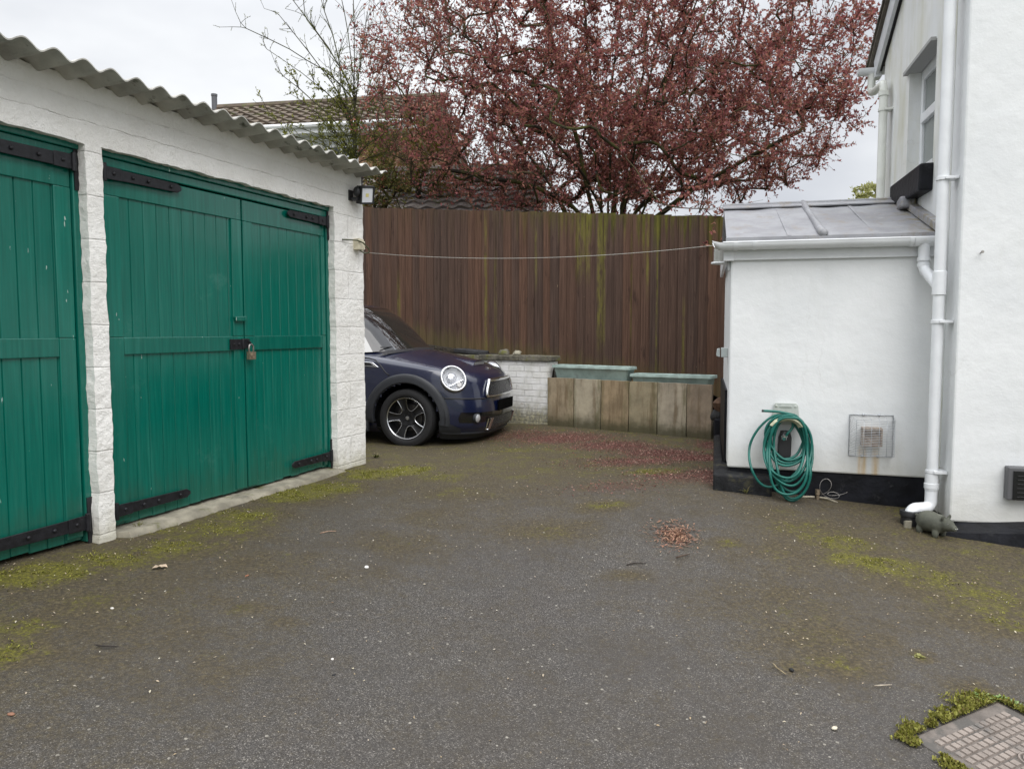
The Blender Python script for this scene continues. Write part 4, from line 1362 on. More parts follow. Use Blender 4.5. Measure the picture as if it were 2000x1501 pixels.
# green algae running down from the top, heavier towards the house
LF = (q1 - q0).length
FX = lambda px: ffl(px, 500).x
dz = t.math('SUBTRACT', t.math('MULTIPLY_ADD', sx[0], (q1.z - q0.z)/(q1.x - q0.x), q0.z), sx[2])      # distance below the top edge
run = t.noise(1.0, 5, 0.65, t.mapping((16, 16, 0.7), locn=(1, 4, 9)))
side = t.smooth(sx[0], FX(930), FX(1190))
reach = t.math('MULTIPLY_ADD', run, 2.2, -0.86)
al = t.math('MULTIPLY', t.smooth(t.math('SUBTRACT', reach, t.math('MULTIPLY', dz, 1.0)), -0.12, 0.40), t.math('MULTIPLY_ADD', side, 0.9, 0.10))
grn = t.ramp(t.noise(1.0, 5, 0.6, t.mapping((20, 20, 4), locn=(5, 5, 5))), [(0.35, (0.042, 0.046, 0.006)), (0.7, (0.13, 0.125, 0.016))])
c = t.mix(t.math('MULTIPLY', al, 0.75), c, grn)
for (pa, pb, d0, d1, st) in ((1124,1154,0,.75,.6),(1167,1184,.1,1.6,.65),(947,952,0,2.4,.55),(966,972,.6,2.4,.4),(1263,1268,0,.9,.7),(1283,1286,.05,2.2,.65),(776,783,1.0,1.8,.6),(1335,1340,1.1,2.4,.6),(1045,1050,0,.9,.5),(1232,1236,.1,1.6,.4)):
    w = t.math('MULTIPLY', t.band(sx[0], FX(pa), FX(pb), 0.012), t.band(dz, d0, d1, 0.22))
    w = t.math('MULTIPLY', w, t.math('MULTIPLY_ADD', t.noise(1.0, 6, 0.7, t.mapping((30, 30, 5), locn=(pa*0.1, 0, 0))), 4.0, -1.5), clamp=True)
    c = t.mix(t.math('MULTIPLY', w, st), c, (0.165, 0.155, 0.028))
# moss splash along the bottom
bz = t.math('SUBTRACT', sx[2], t.math('MULTIPLY_ADD', sx[0], (q3.z - q2.z)/(q3.x - q2.x), q2.z - (q3.z - q2.z)/(q3.x - q2.x)*q2.x))
bt = t.smooth(t.math('ADD', bz, t.math('MULTIPLY', t.noise(1.0, 5, 0.7, t.mapping((22, 22, 3), locn=(3, 3, 8))), -0.55)), 0.02, -0.22)
c = t.mix(t.math('MULTIPLY', bt, 0.30), c, (0.12, 0.11, 0.03))
l.new(c, p.inputs['Base Color'])
p.inputs['Roughness'].default_value = 0.85
p.inputs['Specular IOR Level'].default_value = 0.2
l.new(t.bump(t.math('ADD', grain, t.math('MULTIPLY', knots, 0.5)), 0.5, 0.006), p.inputs['Normal'])
FENCEM = m
fen = thing('fence', 'tall brown featheredge board fence with green algae streaks behind the car', 'fence', FEN)
mb = MB()
x = -2.6
random.seed(11)
while x < q1.x + 2.2:
    w = random.choice((0.098, 0.102, 0.105, 0.107, 0.111, 0.116)) * (1.0 if x < q1.x*0.55 else 1.10)
    zt = ftop(x) + random.uniform(-0.008, 0.008)
    zb = fbot(x) - 0.25
    ln = random.uniform(-0.004, 0.004)
    y0 = random.uniform(-0.003, 0.003)
    poly = [(x - 0.004, y0 - 0.027, zb), (x + w + 0.012, y0 - 0.004, zb), (x + w + 0.012, y0 + 0.003, zb), (x - 0.004, y0 - 0.012, zb)]
    vs = [Vector(v) for v in poly] + [Vector(v) + Vector((ln, 0, zt - zb)) for v in poly]
    mb.add(vs, [(0,1,2,3),(7,6,5,4),(0,4,5,1),(1,5,6,2),(2,6,7,3),(3,7,4,0)])
    x += w
mb.build('boards', FENCEM, fen, merge=False)
mb = MB()
for dz_ in (0.25, 0.9, 1.5):
    a, b = -2.6, q1.x + 2.2
    mb.prism([(a, 0.006, ftop(a) - dz_), (b, 0.006, ftop(b) - dz_), (b, 0.07, ftop(b) - dz_ - 0.05), (a, 0.07, ftop(a) - dz_ - 0.05)], (0, 0, -0.03))
mb.build('rail', FENCEM, fen)
k = -2.0
while k < q1.x + 2:
    mb = MB()
    mb.box((k, 0.075, -0.7), (k + 0.1, 0.175, ftop(k) - 0.06))
    mb.build('post', FENCEM, fen)
    k += 1.83

# ------------------------------------------------------------------ low white brick wall
wr = at_depth(1070, 760, 9.15)
WAL = frame((wr.x, wr.y, 0), (0.83, -0.56))
wl_ = lambda px, py, y=0.0: loc(WAL, px, py, 1, y)
zcp1, zcp0 = wl_(1060, 695).z, wl_(1060, 706).z
low = thing('brick_wall', 'low white painted brick wall with mossy stone coping behind the car nose', 'wall', WAL)
m, n, l, p = new_mat('flaking_white_brick')
t = NT(m)
sx = t.xyz()
comb = n.new('ShaderNodeCombineXYZ')
l.new(sx[0], comb.inputs[0]); l.new(sx[2], comb.inputs[1])
b = n.new('ShaderNodeTexBrick')
b.inputs['Scale'].default_value = 1.0; b.inputs['Brick Width'].default_value = 0.225; b.inputs['Row Height'].default_value = 0.075
b.inputs['Mortar Size'].default_value = 0.007; b.inputs['Mortar Smooth'].default_value = 0.5
l.new(comb.outputs[0], b.inputs['Vector'])
c = t.mix(t.smooth(t.noise(6, 6, 0.65), 0.35, 0.7), (0.80, 0.79, 0.77), (0.62, 0.61, 0.56))
c = t.mix(t.math('MULTIPLY', b.outputs['Fac'], 0.30), c, (0.46, 0.45, 0.42))
fk = t.smooth(t.noise(9, 7, 0.7, t.mapping(locn=(3, 1, 6))), 0.60, 0.66)
c = t.mix(t.math('MULTIPLY', fk, 0.8), c, (0.30, 0.19, 0.12))
zb_g = ground(wr.x, wr.y)
ms = t.smooth(t.math('ADD', sx[2], t.math('MULTIPLY', t.noise(8, 6, 0.7), 0.34)), zb_g + 0.46, zb_g + 0.24)
c = t.mix(t.math('MULTIPLY', ms, 0.8), c, t.ramp(t.noise(26, 6, 0.7), [(0.35, (0.03, 0.026, 0.014)), (0.5, (0.17, 0.15, 0.06)), (0.65, (0.42, 0.39, 0.20))]))
l.new(c, p.inputs['Base Color'])
p.inputs['Roughness'].default_value = 0.85
l.new(t.bump(t.math('SUBTRACT', t.noise(40, 6, 0.7), t.math('MULTIPLY', b.outputs['Fac'], 1.2)), 0.8, 0.01), p.inputs['Normal'])
mb = MB()
wall_grid(mb, -2.8, 0.0, zb_g - 0.4, zcp0, [], 0.0, 0.23, 0.07, 0.008, 8.0)
mb.build('bricks', m, low, smooth=50)
MOSSTONE = pm('mossy_stone', (0.12, 0.11, 0.085), 0.95, var=(14, 0.5), bump=(45, 0.7, 0.012), dirt=(7, (0.10, 0.10, 0.025), 0.5))
mb = MB()
xx = -2.8
while xx < -0.02:
    e = min(xx + 0.6, 0.02)
    mb.box((xx + 0.004, -0.03, zcp0 + 0.002), (e, 0.27, zcp1 + random.uniform(-.004, .004)), jit=0.006)
    xx = e
mb.build('coping', MOSSTONE, low, bevel=0.008)
# loose stones lying on the coping
p_ = wl_(918, 690, 0.12)
sb = MB()
sb.prism([(-0.22, -0.09, 0), (0.20, -0.10, 0), (0.25, 0.02, 0), (0.20, 0.12, 0), (-0.2, 0.12, 0)], (0.0, 0, 0.055))
o = sb.build('stone_slab', pm('dark_slate', (0.022, 0.022, 0.024), 0.75, var=(12, 0.5), bump=(30, 0.6, 0.01)), None, bevel=0.012)
o.matrix_world = WAL @ Matrix.Translation((p_.x, 0.14, zcp1 + 0.004)) @ Matrix.Rotation(R(4), 4, 'Y')
tag(o, 'flat dark slab of stone lying on the low wall behind the car bonnet', 'stone')
def lump(px, py, size, seed, label, m):
    q = wl_(px, py, 0.1)
    b = MB()
    P = []
    for i in range(9):
        th = math.pi*i/8
        row = []
        for j in range(13):
            ph = 2*math.pi*j/12
            v = Vector((math.sin(th)*math.cos(ph), math.sin(th)*math.sin(ph), math.cos(th)))
            r = 1 + 0.45*noise.noise(v*1.3 + Vector((seed, 0, 0)))
            row.append(Vector((v.x*size[0], v.y*size[1], v.z*size[2]))*r)
        P.append(row)
    b.grid(P)
    o = b.build('stone', m, None, smooth=35)
    o.matrix_world = WAL @ Matrix.Translation((q.x, 0.10, zcp1 + size[2]*0.6))
    tag(o, label, 'stone')
lump(985, 690, (0.075, 0.07, 0.045), 3, 'dark angular lump of stone on the coping of the low white wall', MOSSTONE)
lump(1010, 692, (0.055, 0.05, 0.035), 8, 'small pale rounded stone on the coping beside the dark lump', pm('pale_stone', (0.27, 0.25, 0.19), 0.9, var=(20, 0.3), bump=(60, 0.4, 0.006)))

# ------------------------------------------------------------------ upright paving slabs, planters and the bed behind
sa, sb_ = at_depth(1070, 780, 9.08), at_depth(1390, 800, 8.0)
SLB = frame((sa.x, sa.y, 0), (sb_.x - sa.x, sb_.y - sa.y))
sl_ = lambda px, py, y=0.0: loc(SLB, px, py, 1, y)
ed = [1069.5, 1121, 1173.5, 1227.5, 1283.5, 1341, 1390.5]
def mat_slab(i, tint):
    m, n, l, p = new_mat('stained_paving_slab')
    t = NT(m)
    sx = t.xyz()
    c = t.mix(t.smooth(t.noise(5, 6, 0.65, t.mapping(locn=(i*3, 1, 2))), 0.3, 0.7), tuple(x*0.95 for x in tint), tuple(x*1.55 for x in tint))
    st = t.smooth(t.noise(1.0, 6, 0.7, t.mapping((13, 13, 1.5), locn=(i*5, 0, 0))), 0.46, 0.68)
    c = t.mix(t.math('MULTIPLY', st, 0.75), c, (0.13, 0.088, 0.045))
    ed_ = t.math('ADD', t.smooth(sx[0], 0.05, 0.0), t.smooth(sx[0], 0.25, 0.31))
    ed_ = t.math('MULTIPLY', ed_, t.smooth(t.noise(1.0, 5, 0.7, t.mapping((10, 10, 4), locn=(i, 9, 9))), 0.38, 0.62))
    c = t.mix(t.math('MULTIPLY', ed_, 0.55), c, (0.10, 0.095, 0.035))
    bt = t.smooth(t.math('ADD', sx[2], t.math('MULTIPLY', t.noise(12, 6, 0.7), -0.20)), 0.10, -0.08)
    c = t.mix(t.math('MULTIPLY', bt, 0.85), c, (0.045, 0.042, 0.016))
    c = t.mix(t.math('MULTIPLY', t.smooth(t.noise(70, 3, 0.6), 0.68, 0.74), 0.55), c, (0.42, 0.38, 0.27))
    l.new(c, p.inputs['Base Color'])
    p.inputs['Roughness'].default_value = 0.92
    l.new(t.bump(t.noise(50, 6, 0.7), 0.4, 0.006), p.inputs['Normal'])
    return m
tints = [(0.22, 0.175, 0.115), (0.27, 0.235, 0.17), (0.22, 0.165, 0.10), (0.215, 0.18, 0.115), (0.28, 0.24, 0.18), (0.225, 0.175, 0.125)]
slab_lab = ['brown concrete slab on edge beside the white brick wall', 'pale slab with a light round patch beneath the left planter', 'slab with an orange rust streak beneath the right end of the left planter',
            'grey slab with dark mossy right edge beneath the left end of the right planter', 'palest upright slab with a light band near its foot', 'brown upright slab at the end of the row nearest the lean-to']
for i in range(6):
    xa, xb = sl_(ed[i], 780).x + 0.004, sl_(ed[i+1], 780).x - 0.004
    zt = sl_((ed[i]+ed[i+1])/2, 737 + (752 - 737)*(i + 0.5)/6).z
    g = SLB @ Vector(((xa+xb)/2, 0, 0))
    zg = ground(g.x, g.y)
    b = MB()
    wall_grid(b, 0, xb - xa, -0.12, zt - zg, [], 0.0, 0.05, 0.045, 0.003, 9.0, seed=i*3.0)
    o = b.build('paving_slab', mat_slab(i, tints[i]), None, smooth=50)
    o.matrix_world = SLB @ Matrix.Translation((xa, random.uniform(-0.006, 0.006), zg)) @ Matrix.Rotation(R(random.uniform(-1.5, 0.5)), 4, 'X') @ Matrix.Rotation(R(random.uniform(-0.4, 0.4)), 4, 'Y')
    tag(o, slab_lab[i], 'paving slab', 'paving slabs stood on edge in a row')
TROUGH = pm('weathered_green_plastic', (0.31, 0.40, 0.365), 0.5, var=(6, 0.25), dirt=(10, (0.30, 0.36, 0.33), 0.56))
SOIL = pm('soil', (0.022, 0.016, 0.010), 1.0, var=(20, 0.5), bump=(30, 1.0, 0.03), dirt=(12, (0.05, 0.055, 0.015), 0.6))
def trough(pxa, pxb, pyt, pyt2, y, label):
    a, b = sl_(pxa, pyt, y), sl_(pxb, pyt2, y)
    L = b.x - a.x
    ang = math.atan2(b.z - a.z, L)
    o = thing('planter', label, 'planter', SLB @ Matrix.Translation((a.x, y, a.z)) @ Matrix.Rotation(-ang, 4, 'Y'))
    D, H = 0.24, 0.21
    m1 = MB()
    P = []
    def ring(ins, z, r=0.02):
        pts = []
        for (cx, cy, a0_) in ((L - ins - r, D - ins - r, 0), (ins + r, D - ins - r, 90), (ins + r, ins + r, 180), (L - ins - r, ins + r, 270)):
            for k in range(4):
                an = R(a0_ + 30*k)
                pts.append(Vector((cx + r*math.cos(an), cy + r*math.sin(an), z)))
        return pts + [pts[0]]
    rr = [ring(0.052, -H), ring(0.020, -0.036), ring(0.018, -0.034), ring(0.0, -0.032), ring(0.0, -0.012), ring(0.003, -0.0), ring(0.012, 0.0), ring(0.026, -0.006), ring(0.034, -0.06)]
    m1.grid(rr)
    m1.build('trough', TROUGH, o, smooth=40)
    m2 = MB()
    m2.add(ring(0.03, -0.05)[:-1], [tuple(range(16))])
    m2.build('soil', SOIL, o)
trough(1077, 1228, 712, 717, 0.09, 'raised pale green plastic trough behind the left three slabs')
trough(1229, 1388, 729.5, 734, 0.09, 'lower pale green plastic trough behind the right three slabs')
mb = MB()
rows = []
front = [WAL @ Vector((-2.8, 0.2, zcp1 - 0.03)), WAL @ Vector((-1.2, 0.2, zcp1 - 0.02)), WAL @ Vector((-0.02, 0.2, zcp1 - 0.03)), SLB @ Vector((0.05, 0.06, sl_(1080, 737).z - 0.06)), SLB @ Vector((0.9, 0.06, sl_(1230, 740).z - 0.12)), SLB @ Vector((sl_(1388, 750).x, 0.06, sl_(1388, 750).z - 0.12)), SLB @ Vector((sl_(1388, 750).x + 0.5, 0.12, sl_(1388, 820).z))]
backx = [-1.5, 0.6, 2.2, 2.5, 3.6, 4.9, 5.6]
bk = [FEN @ Vector((x, -0.02, fbot(x) - 0.06)) for x in backx]
bk[5] = FEN @ Vector((backx[5], -0.02, fbot(backx[5]) - 0.10)); bk[6] = FEN @ Vector((backx[6], -0.02, fbot(backx[6]) - 0.12))
for f in np.linspace(0, 1, 7):
    rows.append([a.lerp(b, f) + Vector((0, 0, 0.03*math.sin(f*math.pi) + random.uniform(-.012, .012) - 0)) for a, b in zip(front, bk)])
mb.grid(rows)
o = mb.build('planting_bed', SOIL, None, smooth=True)
tag(o, kind='structure')
# pots and rubble in the dark gap beside the lean-to
g = at_depth(1403, 800, 7.7)
for k, (px, py, sz, lab) in enumerate(((1408, 790, 0.075, 'broken brown terracotta lump in the dark gap beside the lean-to'), (1399, 812, 0.06, 'dark stone in the shaded gap behind the lean-to corner'))):
    q = at_depth(px, py, 7.75)
    b = MB()
    P = []
    for i in range(8):
        th = math.pi*i/7
        P.append([Vector((math.sin(th)*math.cos(ph), math.sin(th)*math.sin(ph), math.cos(th)))*sz*(1 + 0.4*noise.noise(Vector((math.sin(th)*math.cos(ph)*1.5 + k*4, math.sin(th)*math.sin(ph)*1.5, math.cos(th)*1.5)))) for ph in np.linspace(0, 2*math.pi, 11)])
    b.grid(P)
    o = b.build('rubble_stone', pm('brown_rubble', (0.11, 0.06, 0.035) if k == 0 else (0.03, 0.03, 0.03), 0.9, var=(15, 0.4)), None, smooth=40)
    o.location = q
    tag(o, lab, 'rubble')
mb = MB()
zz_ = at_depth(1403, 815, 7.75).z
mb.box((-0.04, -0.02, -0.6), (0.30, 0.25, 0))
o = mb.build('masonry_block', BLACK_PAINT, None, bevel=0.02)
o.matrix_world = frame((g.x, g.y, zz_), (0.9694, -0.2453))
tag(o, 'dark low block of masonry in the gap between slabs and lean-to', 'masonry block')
# ------------------------------------------------------------------ houses beyond the fence
def tiled_slope(mb, x0, x1, y0, z0, y1, z1, tw, gauge, amp=0.02, lip=0.022):
    """pantiled slope from the eaves (y0, z0) up to the ridge (y1, z1) in local coordinates"""
    L = math.hypot(y1 - y0, z1 - z0)
    d = Vector((0, (y1 - y0)/L, (z1 - z0)/L))
    nn = Vector((0, -d.z, d.y))
    rows = int(L / gauge)
    cols = int((x1 - x0) / tw * 6)
    for r in range(rows):
        s0, s1 = r*L/rows, (r+1)*L/rows
        P = [[], [], []]
        for cidx in range(cols + 1):
            x = x0 + (x1 - x0)*cidx/cols
            ph = (x / tw + 0.5*(r % 2)*0) * 2*math.pi
            w = amp * (0.5 + 0.5*math.sin(ph)) + random.uniform(-.002, .002)
            base = Vector((x, y0, z0))
            P[0].append(base + d*s0 + nn*(w*0.2))
            P[1].append(base + d*s0 + nn*(lip + w))
            P[2].append(base + d*s1 + nn*(w*0.6))
        mb.grid(P)

bl0, bl1 = at_depth(440, 212, 21.5), at_depth(800, 194, 20.6)
BH = frame((bl0.x, bl0.y, 0), (bl1.x - bl0.x, bl1.y - bl0.y))
blc = lambda px, py, y: loc(BH, px, py, 1, y)
zr_b = (bl0.z + bl1.z)/2
e0 = blc(617, 245, -2.6)
bh = thing('house', 'distant house with mossy brown pantile roof and white windows behind the garage', 'house', BH)
BTILE = pm('brown_pantile', (0.105, 0.080, 0.058), 0.9, var=(3, 0.4), bump=(30, 0.4, 0.01), dirt=(4, (0.12, 0.125, 0.05), 0.54))
x1_ = blc(818, 250, -2.6).x
mb = MB()
tiled_slope(mb, -0.15, x1_, -2.75, e0.z - 0.05, 0, zr_b, 0.30, 0.33, 0.045, 0.03)
mb.prism([(-0.1, 0, zr_b - 0.02), (-0.1, 2.7, e0.z), (-0.1, -2.7, e0.z - 0.07)], (x1_, 0, 0))
mb.tube([(-0.2, 0, zr_b + 0.02), (x1_, 0, zr_b + 0.02)], 0.11, 8)
mb.build('roof', BTILE, bh)
mb = MB()
BRICK = pm('orange_brick', (0.27, 0.165, 0.10), 0.9, var=(6, 0.3), bump=(20, 0.3, 0.01))
xb_ = blc(700, 300, -2.4).x
mb.box((0, -2.4, -0.8), (xb_, 2.4, e0.z - 0.071))
w_ = mb.build('wall', pm('pale_boarding', (0.55, 0.57, 0.58), 0.6, var=(4, 0.1)), bh)
mb = MB()
mb.box((xb_ + .001, -2.4, -0.8), (x1_ - 0.2, 2.4, e0.z - 0.071))
mb.build('brick_wall', BRICK, bh)
mb = MB()
mb.box((-0.1, -2.80, e0.z - 0.22), (x1_, -2.765, e0.z - 0.02))
mb.box((-0.1, -2.764, e0.z - 0.22), (x1_, -2.401, e0.z - 0.19))
mb.tube([(-0.1, -2.86, e0.z - 0.06), (x1_, -2.86, e0.z - 0.06)], 0.055, 8)
mb.build('fascia', WHITE_PVC, bh)
GLASSD = pm('dark_window_glass', (0.045, 0.055, 0.06), 0.08, spec=0.8)
def far_window(pxa, pya, pxb, pyb, cols):
    a, b = blc(pxa, pyb, -2.42), blc(pxb, pya, -2.42)
    mb = MB()
    f = 0.06
    mb.box((a.x, -2.46, a.z), (b.x, -2.402, a.z + f)); mb.box((a.x, -2.46, b.z - f), (b.x, -2.402, b.z))
    for k in range(cols + 1):
        xx = a.x + (b.x - a.x - f)*k/cols
        mb.box((xx, -2.46, a.z + f + .0005), (xx + f, -2.402, b.z - f - .0005))
    wn_ = mb.build('window', WHITE_PVC, bh)
    mb = MB()
    mb.box((a.x + f, -2.44, a.z + f), (b.x - f, -2.43, b.z - f))
    mb.build('pane', GLASSD, wn_)
far_window(566, 258, 606, 276, 2)
far_window(610, 258, 694, 276, 3)
far_window(640, 282, 694, 312, 2)
far_window(566, 282, 632, 312, 2)
q = blc(419, 208, 0.3)
q2 = blc(419, 184, 0.3)
mb = MB()
mb.lathe([(0.075, -1.5), (0.075, q2.z - q.z - 0.06), (0.085, q2.z - q.z - 0.055), (0.085, q2.z - q.z)], 14, Matrix.Translation((q.x, 0.3, q.z)))
mb.lathe([(0, 0), (0.085, 0)], 14, Matrix.Translation((q.x, 0.3, q2.z)))
mb.build('flue_pipe', pm('grey_flue', (0.10, 0.105, 0.115), 0.7), bh, smooth=40)
mb = MB()
mb.box((q.x - 1.2, -1.0, -0.8), (-0.001, 2.3, q.z - 0.6))
mb.build('side_extension', BRICK, bh)

ob0, ob1 = at_depth(780, 338, 15.6), at_depth(1010, 338, 15.3)
OB = frame((ob0.x, ob0.y, 0), (ob1.x - ob0.x, ob1.y - ob0.y))
ob = thing('outbuilding', 'low outbuilding with grey brown pantile roof just above the fence top', 'outbuilding', OB)
OTILE = pm('grey_pantile', (0.135, 0.115, 0.105), 0.85, var=(5, 0.35), bump=(40, 0.4, 0.008), dirt=(5, (0.085, 0.09, 0.035), 0.56))
zr_o = ob0.z
xa_, xb2 = -1.3, 2.9
mb = MB()
tiled_slope(mb, xa_, xb2, -2.5, zr_o - 1.45, 0, zr_o, 0.30, 0.27, 0.05, 0.028)
mb.tube([(xa_, 0, zr_o + 0.03), (xb2, 0, zr_o + 0.03)], 0.10, 8)
mb.prism([(xa_ + .02, 0, zr_o - 0.03), (xa_ + .02, 2.4, zr_o - 1.5), (xa_ + .02, -2.4, zr_o - 1.5)], (xb2 - xa_ - .04, 0, 0))
mb.build('roof', OTILE, ob)
mb = MB()
mb.box((xa_ + 0.1, -2.3, -0.8), (xb2 - 0.1, 2.3, zr_o - 1.51))
mb.build('wall', BRICK, ob)

# ------------------------------------------------------------------ trees
def leaf_mat(name, cols, trans=0.35, rough=0.5):
    m, n, l, p = new_mat(name)
    t = NT(m)
    c = t.ramp(t.island(), [(i/(len(cols)-1), c) for i, c in enumerate(cols)])
    l.new(c, p.inputs['Base Color'])
    p.inputs['Roughness'].default_value = rough
    p.inputs['Specular IOR Level'].default_value = 0.3
    tr = n.new('ShaderNodeBsdfTranslucent')
    l.new(c, tr.inputs['Color'])
    ms = n.new('ShaderNodeMixShader')
    ms.inputs[0].default_value = trans
    out = n['Material Output']
    l.new(p.outputs[0], ms.inputs[1]); l.new(tr.outputs[0], ms.inputs[2])
    l.new(ms.outputs[0], out.inputs['Surface'])
    return m
def bark_mat(name, dark, green):
    m, n, l, p = new_mat(name)
    t = NT(m)
    c = t.mix(t.smooth(t.noise(4, 6, 0.6), 0.4, 0.65), dark, green)
    l.new(c, p.inputs['Base Color'])
    p.inputs['Roughness'].default_value = 0.9
    p.inputs['Specular IOR Level'].default_value = 0.15
    l.new(t.bump(t.noise(1.0, 6, 0.6, t.mapping((50, 50, 12))), 0.6, 0.01), p.inputs['Normal'])
    return m

def leaves_mesh(name, P, D, L, Wd, mat, parent):
    """P points, D unit directions, L lengths, Wd widths: one folded leaf of two triangles' pairs per point"""
    n = len(P)
    rnd = rng.normal(size=(n, 3))
    S = np.cross(D, rnd); S /= np.linalg.norm(S, axis=1, keepdims=True) + 1e-9
    N = np.cross(S, D)
    tip = P + D*L[:, None]
    midp = P + D*(L*0.45)[:, None]
    a = midp + S*(Wd/2)[:, None] + N*(Wd*0.22)[:, None]
    b = midp - S*(Wd/2)[:, None] + N*(Wd*0.22)[:, None]
    V = np.stack([P, a, tip, b], 1).reshape(-1, 3)
    base = np.arange(n)*4
    F = np.concatenate([np.stack([base, base+1, base+2], 1), np.stack([base, base+2, base+3], 1)], 1).reshape(-1, 3)
    me = bpy.data.meshes.new(name)
    me.vertices.add(len(V)); me.vertices.foreach_set('co', V.ravel())
    me.loops.add(F.size); me.loops.foreach_set('vertex_index', F.ravel().astype(np.int32))
    me.polygons.add(len(F)); me.polygons.foreach_set('loop_start', np.arange(0, F.size, 3, dtype=np.int32))
    me.update(calc_edges=True)
    me.validate()
    me.materials.append(mat)
    o = bpy.data.objects.new(name, me)
    COL.objects.link(o)
    if parent: o.parent = parent
    return o

class Skeleton:
    """branches grown towards scattered points so that they fill a crown"""
    def __init__(s, base):
        s.p = [np.array(base, float)]; s.par = [-1]; s.tips = []
    def path(s, i, target, steps, sag=0.0, wob=0.05, lift=0.0):
        a = s.p[i]; b = np.array(target, float)
        L = np.linalg.norm(b - a)
        par = s.par[i]
        din = (a - s.p[par]) if par >= 0 else np.array([0, 0, 1.0])
        din = din/(np.linalg.norm(din) + 1e-9)
        c = a + din*L*0.24 + np.array([0, 0, lift*L])
        prev = i
        for k in range(1, steps+1):
            f = k/steps
            q = (1-f)**2*a + 2*f*(1-f)*c + f*f*b + rng.normal(size=3)*wob*L*0.25*(f*(1.2-f)) + np.array([0, 0, -sag*L*f*f])
            s.p.append(q); s.par.append(prev)
            prev = len(s.p)-1
        s.tips.append(prev)
        return prev
    def attach(s, target, maxlen=99, steps=None, sag=0.0, wob=0.06, avoid=0):
        P = np.array(s.p)[avoid:]
        d = np.linalg.norm(P - target, axis=1)
        # prefer to leave from below / inside
        pen = d + 0.35*np.maximum(0, P[:, 2] - target[2])
        i = int(np.argmin(pen)) + avoid
        L = np.linalg.norm(s.p[i] - target)
        return s.path(i, target, steps or max(2, min(7, int(L/0.16))), sag, wob)
    def radii(s, r_tip, power):
        n = len(s.p)
        w = np.zeros(n)
        ch = np.zeros(n, int)
        for i in range(1, n): ch[s.par[i]] += 1
        w[ch == 0] = 1.0
        for i in range(n-1, 0, -1): w[s.par[i]] += w[i]
        return r_tip * np.maximum(w, 1)**power
    def mesh(s, name, rad, sel, mat, parent, sides=5):
        V, F = [], []
        ch = {}
        for i in range(1, len(s.p)):
            if not sel[i]: continue
            a, b = s.p[s.par[i]], s.p[i]
            d = b - a
            L = np.linalg.norm(d)
            if L < 1e-6: continue
            d = d/L
            ref = np.array([1.0, 0, 0]) if abs(d[0]) < 0.8 else np.array([0, 1.0, 0])
            u = np.cross(d, ref); u /= np.linalg.norm(u)
            v = np.cross(d, u)
            ns = sides if rad[i] > 0.012 else 3
            if rad[i] > 0.04: ns = 9
            ra = min(rad[s.par[i]], rad[i]*1.25)
            b2 = b + d*min(rad[i]*0.6, 0.02)
            o = len(V)
            for (c, r) in ((a, ra), (b2, rad[i])):
                for k in range(ns):
                    an = 2*math.pi*k/ns
                    V.append(c + (u*math.cos(an) + v*math.sin(an))*r)
            for k in range(ns):
                F.append((o+k, o+(k+1) % ns, o+ns+(k+1) % ns, o+ns+k))
        me = bpy.data.meshes.new(name)
        me.from_pydata([tuple(x) for x in V], [], F)
        me.polygons.foreach_set('use_smooth', [True]*len(me.polygons))
        me.materials.append(mat)
        o = bpy.data.objects.new(name, me)
        COL.objects.link(o)
        if parent: o.parent = parent
        return o

def twigs_and_leaves(s, per_tip, tlen, per_twig, lsize, tips=None, upw=0.25, lean=0.6):
    P, D, L, Wd = [], [], [], []
    for ti in (tips if tips is not None else list(s.tips)):
        base_d = s.p[ti] - s.p[s.par[ti]]
        base_d = base_d/(np.linalg.norm(base_d) + 1e-9)
        anchor = [ti, s.par[ti], s.par[s.par[ti]] if s.par[s.par[ti]] >= 0 else s.par[ti]]
        for k in range(per_tip):
            st = anchor[k % 3]
            d = base_d*lean + rng.normal(size=3)*0.55 + np.array([0, 0, upw])
            d /= np.linalg.norm(d)
            ln = tlen*rng.uniform(0.5, 1.25)
            prev = st
            pos = s.p[st]
            for q in range(2):
                d = d + rng.normal(size=3)*0.18
                d /= np.linalg.norm(d)
                s.p.append(pos + d*ln/2); s.par.append(prev)
                new = s.p[-1]
                m = per_twig//2
                for z in range(m):
                    f = rng.uniform(0, 1)
                    P.append(pos + (new - pos)*f)
                    dd = d*0.5 + rng.normal(size=3)*0.75
                    D.append(dd/np.linalg.norm(dd))
                    sz = rng.uniform(0.65, 1.35)*lsize
                    L.append(sz); Wd.append(sz*rng.uniform(0.45, 0.62))
                pos = new; prev = len(s.p)-1
    return np.array(P), np.array(D), np.array(L), np.array(Wd)

# --- the purple-leaved plum behind the fence
TB = at_depth(1185, 645, 12.3)
rng = np.random.default_rng(21)
cz = CAMZ + 4.15
def crown_pts(n, shell, c, up, dn, rx, ry):
    out = []
    while len(out) < n:
        v = rng.uniform(-1, 1, 3)
        r = (np.abs(v)**(2.9 if v[2] < 0 else 2.1)).sum()**(1/(2.9 if v[2] < 0 else 2.1))
        if r > 1 or r < shell*rng.uniform(0.3, 1): continue
        az = math.atan2(v[1], v[0])
        bump = 0.90 + 0.18*noise.noise(Vector((v[0]/r*1.8, v[1]/r*1.8, v[2]/r*1.8 + 4.0)))
        q = np.array([c[0] + v[0]*rx*bump, c[1] + v[1]*ry*bump, c[2] + v[2]*(up if v[2] > 0 else dn)*bump])
        if v[2] > 0 and v[0] > 0: q[0] -= 0.20*v[2]*v[0]*rx
        # clumps and holes
        if noise.noise(Vector(q)*0.85 + Vector((3.3, 0, 0))) < -0.28 and rng.uniform() < 0.8: continue
        out.append(q)
    return out
sk = Skeleton((TB.x, TB.y, -0.8))
